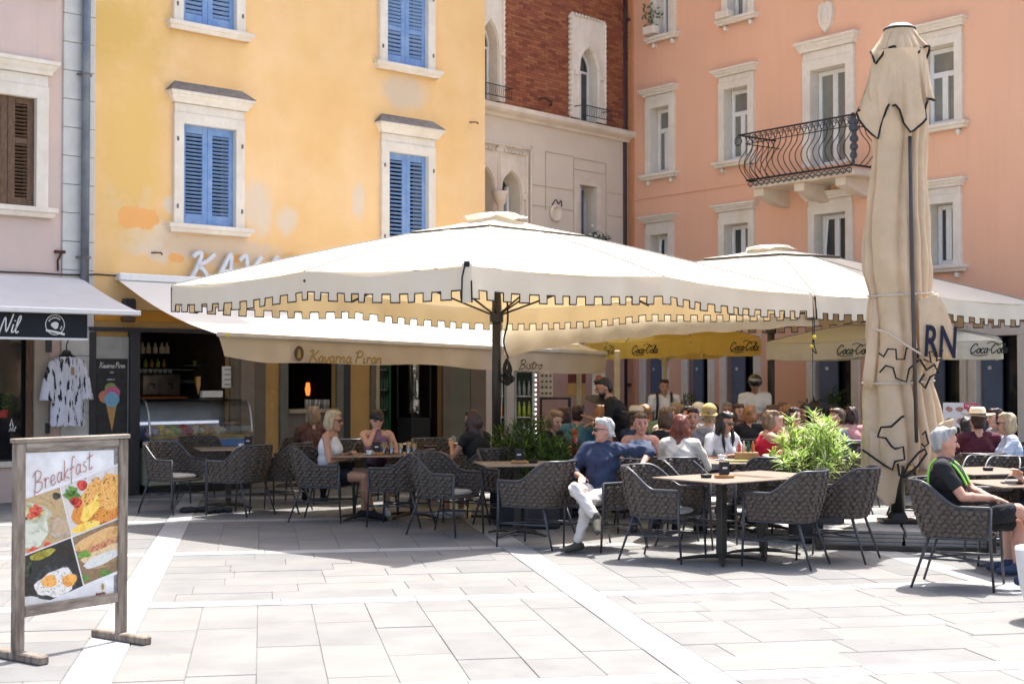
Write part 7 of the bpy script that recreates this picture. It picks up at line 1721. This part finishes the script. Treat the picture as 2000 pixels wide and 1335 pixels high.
fpx('egg_white_photo', [(.25, .23, .20), (.72, .70, .66), (.80, .78, .72), (.45, .40, .33), (.78, .76, .72)], 34); fpx('yolk_photo', [(.50, .14, .03), (.82, .38, .08), (.88, .52, .16)], 12); fpx('yoghurt_photo', [(.35, .36, .26), (.66, .67, .55), (.52, .53, .40)], 10, 2); fpx('pale_plate_photo', [(.38, .30, .26), (.66, .62, .58), (.50, .42, .36)], 8, 2)
fpx('ham_photo', [(.12, .02, .02), (.45, .12, .07), (.65, .40, .18), (.25, .05, .03)], 40); fpx('wrap_photo', [(.40, .40, .34), (.70, .70, .66), (.55, .55, .48)], 14, 3); fpx('strawberry_photo', [(.30, .02, .01), (.70, .08, .05), (.75, .30, .2)], 40); fpx('parsley_photo', [(.02, .05, .01), (.10, .24, .04), (.20, .36, .08)], 30); fpx('oat_photo', [(.2, .12, .07), (.55, .42, .28), (.35, .24, .14)], 60); fpx('pan_photo', [(.006, .006, .006), (.03, .03, .03), (.012, .012, .012)], 12)
PW = fp('poster_white', (.70, .68, .67), (.60, .59, .585), 9)
poly([(48, 884), (222, 878), (222, 1162), (98, 1186), (40, 1172), (40, 975)], PW, 0)
Q1 = [(35, 979), (116, 951), (139, 1047), (33, 1087)]; Q2 = [(118, 950), (230, 908), (231, 1010), (141, 1046)]; Q3 = [(33, 1091), (138, 1050), (162, 1143), (98, 1171), (36, 1164)]; Q4 = [(141, 1049), (231, 1013), (229, 1114), (164, 1141)]
WH = mat('poster_line_white', (.8, .8, .8))
poly([(33, 974), (232, 904), (232, 1119), (97, 1175), (33, 1168)], WH, 1)
poly(Q1, fp('table_wood_photo', (.42, .28, .13), (.28, .17, .08), 20), 3); poly(Q2, fp('pale_plate_photo', (.55, .50, .46), (.45, .38, .34), 12), 3); poly(Q3, fp('dark_photo', (.028, .026, .02), (.05, .04, .025), 14), 3); poly(Q4, fp('board_photo', (.26, .17, .09), (.16, .10, .06), 16), 3)
# yoghurt jar
blob(Q1, (60, 1035), 34, 34, 0, fp('yoghurt_photo', (.58, .60, .46), (.42, .48, .34), 14), 4); blob(Q1, (64, 1002), 34, 20, .1, fp('jar_rim_photo', (.50, .50, .38), (.35, .36, .26), 20), 5); blob(Q1, (60, 1000), 27, 15, .1, fp('fruit_bowl_photo', (.48, .50, .22)), 6)
for x, y in ((62, 996), (70, 990), (76, 994), (66, 1004), (58, 1008), (72, 1002)): blob(Q1, (x, y), 7, 5.5, .3, fp('strawberry_photo', (.60, .07, .04), (.45, .10, .05), 60), 7)
blob(Q1, (48, 1012), 5, 3, 0, fp('berry_photo', (.05, .03, .06)), 8); blob(Q1, (118, 1030), 22, 20, 0, fp('oat_rim_photo', (.45, .38, .30)), 5); blob(Q1, (118, 1028), 17, 15, 0, fp('oat_photo', (.48, .34, .22), (.30, .2, .12), 70), 6)
blob(Q1, (110, 968), 8, 7, 0, fp('dark_bowl_photo', (.05, .04, .035)), 5); 
for x, y in ((66, 1072), (92, 1063), (60, 1078)): blob(Q1, (x, y), 7, 6, 0, fp('strawberry_photo', (1, 1, 1)), 7)
blob(Q1, (88, 1074), 40, 4, -.35, fp('knife_photo', (.50, .33, .15)), 6)
# omelette
blob(Q2, (196, 985), 62, 40, -.75, fp('tomato_sauce_photo', (.62, .20, .035), (.50, .10, .02), 60), 4); blob(Q2, (188, 975), 52, 14, -.95, fp('egg_yellow_photo', (.82, .50, .06), (.72, .36, .05), 25), 5); blob(Q2, (218, 960), 28, 36, .2, fp('filling_photo', (.60, .22, .05), (.50, .32, .08), 80), 6); blob(Q2, (168, 1028), 30, 9, -.3, fp('egg_yellow_photo', (1, 1, 1)), 5); blob(Q2, (176, 962), 12, 34, .55, fp('filling_photo', (1, 1, 1)), 6)
for x, y in ((160, 947), (144, 975), (150, 981)): blob(Q2, (x, y), 10, 10, 0, fp('tomato_photo', (.62, .05, .03)), 7)
for x, y in ((136, 962), (142, 955), (132, 968), (148, 965)): blob(Q2, (x, y), 9, 6, .5, fp('parsley_photo', (.08, .20, .04), (.04, .10, .02)), 8, .2)
rr = random.Random(9)
for k in range(34): blob(Q2, (165+rr.uniform(0, 64), 925+rr.uniform(0, 105)), 1.8, 1.3, 0, fp('herb_photo', (.07, .09, .02)), 9, .2, 6)
# eggs in a pan
blob(Q3, (108, 1128), 56, 46, -.4, fp('pan_photo', (.012, .012, .012), (.03, .03, .03)), 4); blob(Q3, (108, 1136), 44, 34, -.4, fp('pan_rim_photo', (.035, .035, .038)), 5); blob(Q3, (108, 1138), 40, 25, -.4, fp('egg_white_photo', (.68, .64, .58), (.45, .42, .38), 60), 6, .1)
blob(Q3, (96, 1134), 15, 12, -.2, fp('yolk_photo', (.70, .27, .06), (.55, .2, .05)), 7); blob(Q3, (135, 1132), 15, 12, -.5, fp('yolk_photo', (1, 1, 1)), 7); blob(Q3, (82, 1082), 26, 8, -.35, fp('olive_oil_photo', (.35, .30, .03)), 5); blob(Q3, (46, 1115), 12, 26, .3, fp('rosemary_photo', (.05, .08, .03), (.015, .02, .01)), 4, .25)
for k in range(30): blob(Q3, (78+rr.uniform(0, 62), 1115+rr.uniform(0, 40)), 1.2, 1.0, 0, fp('pepper_photo', (.06, .05, .05)), 8, .1, 6)
# sandwich
blob(Q4, (192, 1052), 52, 15, -.42, fp('bread_photo', (.50, .26, .09), (.42, .20, .06), 14), 5); blob(Q4, (198, 1064), 48, 6, -.42, fp('ham_photo', (.34, .08, .05), (.45, .28, .1), 50), 6); blob(Q4, (198, 1078), 46, 9, -.42, fp('bread_low_photo', (.55, .34, .14)), 5); blob(Q4, (200, 1090), 42, 10, -.42, fp('wrap_photo', (.58, .58, .53), (.48, .48, .42)), 6); blob(Q4, (164, 1082), 13, 7, -.2, fp('lettuce_photo', (.20, .38, .05), (.1, .25, .03)), 7, .2)
blob(Q4, (208, 1096), 30, 9, -.4, fp('plank_photo', (.40, .25, .12)), 5); blob(Q4, (206, 1118), 12, 6, 0, fp('parsley_photo', (1, 1, 1)), 6, .25); blob(Q4, (165, 1128), 8, 6, 0, fp('parsley_photo', (1, 1, 1)), 6, .25)
# script title and small logo
mb = MB(); x0_, z0_ = PT(66, 962); x1_, z1_ = PT(186, 908)
mb2 = MB(); Lt = script(mb2, 'Breakfast', 0, 0, 1, .03, 0, slant=.25, gap=.06); h = .115; sc_ = (x1_-x0_)/(Lt*h)
ang = atan2(z1_-z0_, x1_-x0_)-.02; mbx = MB(); script(mbx, 'Breakfast', 0, 0, h, .0048, 0, slant=.25, xs=sc_, gap=.06)
mbx.v = [(x0_+.0+x*cos(ang)-z*sin(ang), y-.0125, z0_+x*sin(ang)+z*cos(ang)) for x, y, z in mbx.v]; put(mbx, 'lettering', mat('dark_red_ink', (.33, .06, .03), rough=.7), kb)
blob([(0, 0), (400, 0), (400, 1400), (0, 1400)][::-1], (200, 1146), 7, 9, 0, mat('logo_white', (.7, .68, .6)), 4, 0); blob([(0, 0), (400, 0), (400, 1400), (0, 1400)][::-1], (200, 1145), 2.6, 6.5, 0, M['gold_print'], 5, 0)
a, b = PT(187, 1161); text('small_lettering', 'Kavarna Piran', .021, mat('dark_red_ink', (1, 1, 1)), kb, (a, -.0085, b), xs=.62)
# torn lower left corner of the poster board
poly([(36, 1166), (60, 1163), (90, 1168), (94, 1180), (100, 1186), (98, 1194), (36, 1208)], mat('torn_white_edge', (.62, .60, .57)), 4)
poly([(38, 872), (58, 880), (50, 884), (50, 975), (37, 980)], mat('grey_wood_print', (.30, .28, .26), (.2, .18, .17), .8, 30), 2)

# ================================================================ SMALL THINGS
# dress on a hanger in front of the left shop
t = thing('hanging_dress', 'white dress with black brush stroke print on a hanger in front of the left shop', 'dress', (YF.P+YF.d*X(131)-YF.n*.25)+Vector((0, 0, 0)), YF.a)
W3 = Fac((t.location.x, t.location.y), YF.a); q3 = lambda px, py: W3.tz(px, py)
mdress = mat('brush_stroke_print', (.66, .66, .72), (.58, .58, .64), .85, 9, bump=.3, bscale=16)
N, L = mdress.node_tree.nodes, mdress.node_tree.links; p_ = N['Principled BSDF']; src = p_.inputs['Base Color'].links[0].from_socket
tc = N.new('ShaderNodeTexCoord'); mp = N.new('ShaderNodeMapping'); mp.inputs['Scale'].default_value = (26, 1, 5.5); L.new(tc.outputs['Object'], mp.inputs[0]); nz = N.new('ShaderNodeTexNoise'); nz.inputs['Scale'].default_value = 1.0; nz.inputs['Detail'].default_value = 3; L.new(mp.outputs[0], nz.inputs[0])
rp = N.new('ShaderNodeValToRGB'); rp.color_ramp.elements[0].position = .56; rp.color_ramp.elements[1].position = .60; L.new(nz.outputs['Fac'], rp.inputs[0]); mx = N.new('ShaderNodeMix'); mx.data_type = 'RGBA'; L.new(rp.outputs[0], mx.inputs[0]); L.new(src, mx.inputs[6]); mx.inputs[7].default_value = (.02, .02, .03, 1); L.new(mx.outputs[2], p_.inputs['Base Color'])
outl = [(697, 113, 148), (706, 99, 160), (730, 97, 162), (760, 101, 161), (800, 99, 164), (832, 98, 166)]
rows = []; rows2 = []
for py, a, b in outl:
    a_, z = q3(a, py); b_, _ = q3(b, py); c_ = (a_+b_)/2; w_ = (b_-a_)/2; n = 40
    rows.append([Vector((c_+w_*cos(2*pi*k/n), .11*sin(2*pi*k/n)*(1+.16*sin(k*1.7))-.0, z+.012*sin(k*2.2))) for k in range(n+1)])
mb = MB(); mb.grid(rows); put(mb, 'bodice', mdress, t, True)
for pts in (((104, 706), (95, 745), (92, 782)), ((157, 706), (165, 745), (167, 780))):
    P = [(q3(*p)[0], 0, q3(*p)[1]) for p in pts]; mb = MB(); mb.tube(smooth_curve(P, 5), [.05+.006*k for k in range(11)], 14); put(mb, 'sleeve', mdress, t, True)
mb = MB(); a_, z = q3(130, 697); mb.tube(smooth_curve([(a_-.14, 0, z-.03), (a_, 0, z+.05), (a_+.14, 0, z-.03)], 5), .022, 8); mb.ell((a_, 0, z+.05), (.07, .04, .05), nu=12, nv=8); mb.tube(smooth_curve([(a_, 0, z+.08), (a_-.0, 0, z+.17), (a_+.03, .02, z+.22), (a_, .05, z+.27)], 4), .008, 5); put(mb, 'hanger', M['black'], t, True)
mb = MB(); z2 = q3(134, 723)[1]; mb.box(a_-.0, a_+.05, -.135, -.13, z2-.06, z2+.04, .004); put(mb, 'price_tag', mat('brown_tag', (.40, .24, .14)), t)
# drinks coolers at the right of the cafe
def cooler(label, px0, px1, Z, m_body, drinks, light=True):
    a = at(px0, 720, Z); b = at(px1, 720, Z); t = thing('drinks_cooler', label, 'fridge', (a.x, a.y, 0), 0, 'lit drinks coolers beside the cafe'); W = b.x-a.x; H = at(px0, 712, Z).z
    mb = MB(); 
    for bx in ((0, .04, 0, .55, .03, H), (W-.04, W, 0, .55, .03, H), (.04, W-.04, .5, .55, .03, H), (.04, W-.04, .0, .55, .03, .35), (.04, W-.04, .0, .55, H-.12, H)): mb.box(*bx, .005)
    put(mb, 'cabinet', m_body, t)
    for k, dr in enumerate(drinks):
        z = .38+(H-.55)*k/len(drinks); mb = MB(); mb.box(.045, W-.045, .08, .49, z, z+.015); put(mb, 'shelf', M['white_frame'], t)
        n = max(3, int((W-.12)/.065)); h_ = (H-.55)/len(drinks)*.72; mb = MB(); 
        for j in range(n): mb.lathe([(.026, 0), (.026, h_*.6), (.012, h_*.8), (.012, h_)], (.08+(W-.16)*j/max(1, n-1), .12, z+.016), 8)
        put(mb, 'bottle', dr, t, True)
    if light:
        mb = MB()
        for k in range(22): mb.box(W+.008, W+.03, -.02, -.01, .4+k*.075, .4+k*.075+.03)
        put(mb, 'light_strip', mat('led_strip', (.9, .9, .95), emit=(1, 1, 1, 1.2)), t)
    return t
dk = [mat('orange_soda', (.75, .22, .02), (.6, .12, .02), .3, 20), mat('lemon_soda', (.55, .60, .08), (.35, .45, .05), .3, 20), mat('clear_soda', (.40, .44, .44), (.25, .3, .3), .3, 20), mat('dark_green_bottle', (.03, .09, .05), rough=.2)]
M['cab'] = mat('cooler_inside', (.30, .33, .31), (.24, .27, .25), .5, 3)
cooler('drinks cooler with orange bottles on the middle shelf behind the middle pole', 962, 990, 22.0, M['cab'], [dk[2], dk[0], dk[0], dk[2]], False)
cooler('drinks cooler with yellow green bottles and a strip of small lights on its right edge', 1004, 1044, 22.0, M['cab'], [dk[3], dk[2], dk[1], dk[2]])
# menu boards on the pink ground floor wall
def board(label, px0, px1, py0, py1, Z, m_, dots=None, yaw=0.0, nm='menu_poster', dm=None):
    a = at(px0, py1, Z); b = at(px1, py0, Z); t = thing(nm, label, 'poster', a, yaw); W, H = b.x-a.x, b.z-a.z; mb = MB(); mb.box(0, W, 0, .015, 0, H, .002); put(mb, 'sheet', m_, t)
    if dots:
        c, r = dots
        for i in range(c):
            for j in range(r): mb = MB(); disc(mb, W*(i+.6)/(c+.2), H*(j+.55)/(r+.1), W/c*.32, H/r*.22, -.002, 10, .25); put(mb, 'picture', dm or mat('dark_food_print', (.12, .06, .04), (.3, .15, .08), .6, 30), t)
    return t
board('tall white menu poster with rows of small food pictures on the dusty pink wall', 1054, 1084, 727, 774, 23.3, M['paper'], (3, 4), .5)
board('dark red food photo poster above a tan panel on the dusty pink wall', 1110, 1150, 722, 748, 25.2, mat('red_food_photo', (.22, .03, .02), (.06, .02, .02), .5, 14), None, .5)
board('tan panel on the dusty pink wall below the red food photo', 1108, 1150, 749, 774, 25.2, mat('tan_panel', (.48, .27, .09), (.42, .24, .08)), None, .5)
board('white poster with large orange food pictures left of the waiter', 1157, 1184, 700, 776, 22.6, M['paper'], (1, 3), .3, dm=mat('orange_food_print', (.70, .22, .08), (.4, .1, .05), .6, 12))
t = board('white menu board with a red label and food pictures behind the maroon straw hat wearer', 1842, 1904, 786, 834, 18.6, M['paper'], (3, 2), -.3, nm='menu_board_small', dm=mat('pink_food_print', (.50, .25, .2), (.35, .15, .12)))
mb = MB(); mb.box(.26, .42, -.006, -.002, .24, .32); put(mb, 'label', mat('red_label', (.6, .03, .07)), t); text('label_lettering', 'MENU', .06, M['paper'], t, (.275, -.008, .262), xs=.8)
mb = MB(); [mb.tube([(x, .05, 0), (x, .25, -1.35)], .012, 5) for x in (.03, .38)]; [mb.tube([(x, .02, 0), (x, -.15, -1.35)], .012, 5) for x in (.03, .38)]; put(mb, 'stand', M['iron'], t)
# high black counter frame by the menu posters
a = at(1055, 776, 22.4); t = thing('bar_counter', 'black framed high counter below the white menu poster', 'counter', (a.x, a.y, 0)); w_ = at(1115, 776, 22.4).x-a.x; mb = MB(); mb.box(0, w_, 0, .4, a.z-.03, a.z); [mb.box(x, x+.03, y, y+.03, 0, a.z-.031) for x in (0, w_-.03) for y in (0, .37)]; put(mb, 'frame', M['iron'], t)
# bag on floor by the left table
t = thing('umbrella_base_bag', 'crumpled dark fabric bag on the ground under the far left table', 'bag', gnd(405, 1000)); mb = MB(); rr = random.Random(6)
for k in range(14): mb.ell((rr.uniform(-.28, .28), rr.uniform(-.12, .12), .03), (rr.uniform(.06, .12), .06, .035), Matrix.Rotation(rr.uniform(0, 3), 3, 'Z'), 8, 6)
put(mb, 'fabric', mat('dark_grey_fabric', (.03, .032, .04), rough=.9, bump=.5), t, True)
# bulb string hanging from the right parasol
t = thing('cable_loop', 'looped cable with two yellow tags hanging below the corner of the right parasol', 'cable', at(1590, 640, 18.3)); mb = MB(); mb.tube(smooth_curve([(0, 0, .15), (.0, 0, -.1), (-.03, 0, -.25), (.03, 0, -.33), (0, 0, -.22), (0, 0, -.1)], 5), .008, 5); mb.tube([(-.02, 0, .4), (-.02, 0, -2.2)], .005, 4); put(mb, 'wire', M['black'], t)
mb = MB(); mb.ell((.0, 0, -.12), (.03, .03, .03), nu=8, nv=6); mb.ell((-.03, 0, -.24), (.025, .025, .025), nu=8, nv=6); put(mb, 'tag', mat('yellow_tag', (1, 1, 1)), t)
# bowls on the doorway table
for k, (px, l) in enumerate(((826, 'stack of small bowls at the left of the doorway table'), (882, 'lidded pot standing on the doorway table'))):
    mb = MB(); mb.lathe([(.03, 0), (.06, .04), (.06, .06), (.03, .08)], n=12); tag(put(mb, 'bowl', mat('dull_bowl', (.35, .3, .22), rough=.4), None, True, ((px-1000)/FPX*19.3, 19.3, .761)), l, 'bowl')

# ================================================================ FINISH: mesh the bodies, clothes and letters
for o, v in REM:
    m_ = o.modifiers.new('skin_union', 'REMESH'); m_.mode = 'VOXEL'; m_.voxel_size = v; m_.use_smooth_shade = True
    s_ = o.modifiers.new('smooth', 'SMOOTH'); s_.factor = .5; s_.iterations = 3
dg = bpy.context.evaluated_depsgraph_get(); dg.update()
import numpy as np
def wrinkle(me, amp, kind, seed):
    """real folds and hair strands: push the vertices along their normals with summed waves"""
    n = len(me.vertices); c = np.empty(n*3); me.vertices.foreach_get('co', c); c = c.reshape(n, 3); nr = np.empty(n*3); me.vertex_normals.foreach_get('vector', nr); nr = nr.reshape(n, 3)
    rs_ = np.random.RandomState(seed); k = np.zeros(n)
    if kind == 'hair':
        for f, a in ((60, 1), (95, .7), (150, .5)):
            th = rs_.uniform(0, 6.28, 4); k += a*np.sin(f*(c[:, 0]*np.cos(th[0])+c[:, 1]*np.sin(th[0]))+9*c[:, 2]+th[1]+1.5*np.sin(25*c[:, 2]+th[2]))
        k /= 1.6
    else:
        w1 = .9*np.sin(7*c[:, 0]+rs_.uniform(0, 6))+.9*np.sin(9*c[:, 1]+rs_.uniform(0, 6))+.6*np.sin(11*c[:, 2])
        for f, a in ((17, 1.0), (29, .7), (47, .4)):
            d = rs_.normal(size=3)+np.array((0, 0, 1.2)); d /= np.linalg.norm(d); k += a*(1-2*np.abs(np.sin(f*(c@d)+w1*1.6+rs_.uniform(0, 6))))
        k *= .8*(.6+.4*np.sin(5*c[:, 0]+6*c[:, 1]+4*c[:, 2]+rs_.uniform(0, 6)))
    me.vertices.foreach_set('co', (c+nr*(amp*k)[:, None]).ravel()); me.update()
for o, _ in REM+[(o, 0) for o in MODS]:
    me = bpy.data.meshes.new_from_object(o.evaluated_get(dg))
    b_ = o.name.split('.')[0]
    if b_ in ('top', 'trousers', 'shorts'): wrinkle(me, .013 if me.materials[0].name.startswith('blue_linen') else .009, 'cloth', len(me.vertices) % 97)
    elif b_ == 'hair': wrinkle(me, .0065, 'hair', len(me.vertices) % 97)
    o.modifiers.clear(); o.data = me; me.name = o.name
for o in PENDING_TEXT:
    me = bpy.data.meshes.new_from_object(o.evaluated_get(dg)); n = link(o.name+'_mesh', me, o.parent, o.location, o.rotation_euler); n.scale = o.scale; nm = o.name; bpy.data.objects.remove(o); n.name = nm
print('tris', sum(len(o.data.polygons) for o in bpy.data.objects if o.type == 'MESH'), 'objects', len(bpy.data.objects))

for o in bpy.data.objects:
    if 'label' in o and not 4 <= len(o['label'].split()) <= 16: print('LONG', len(o['label'].split()), o['label'])
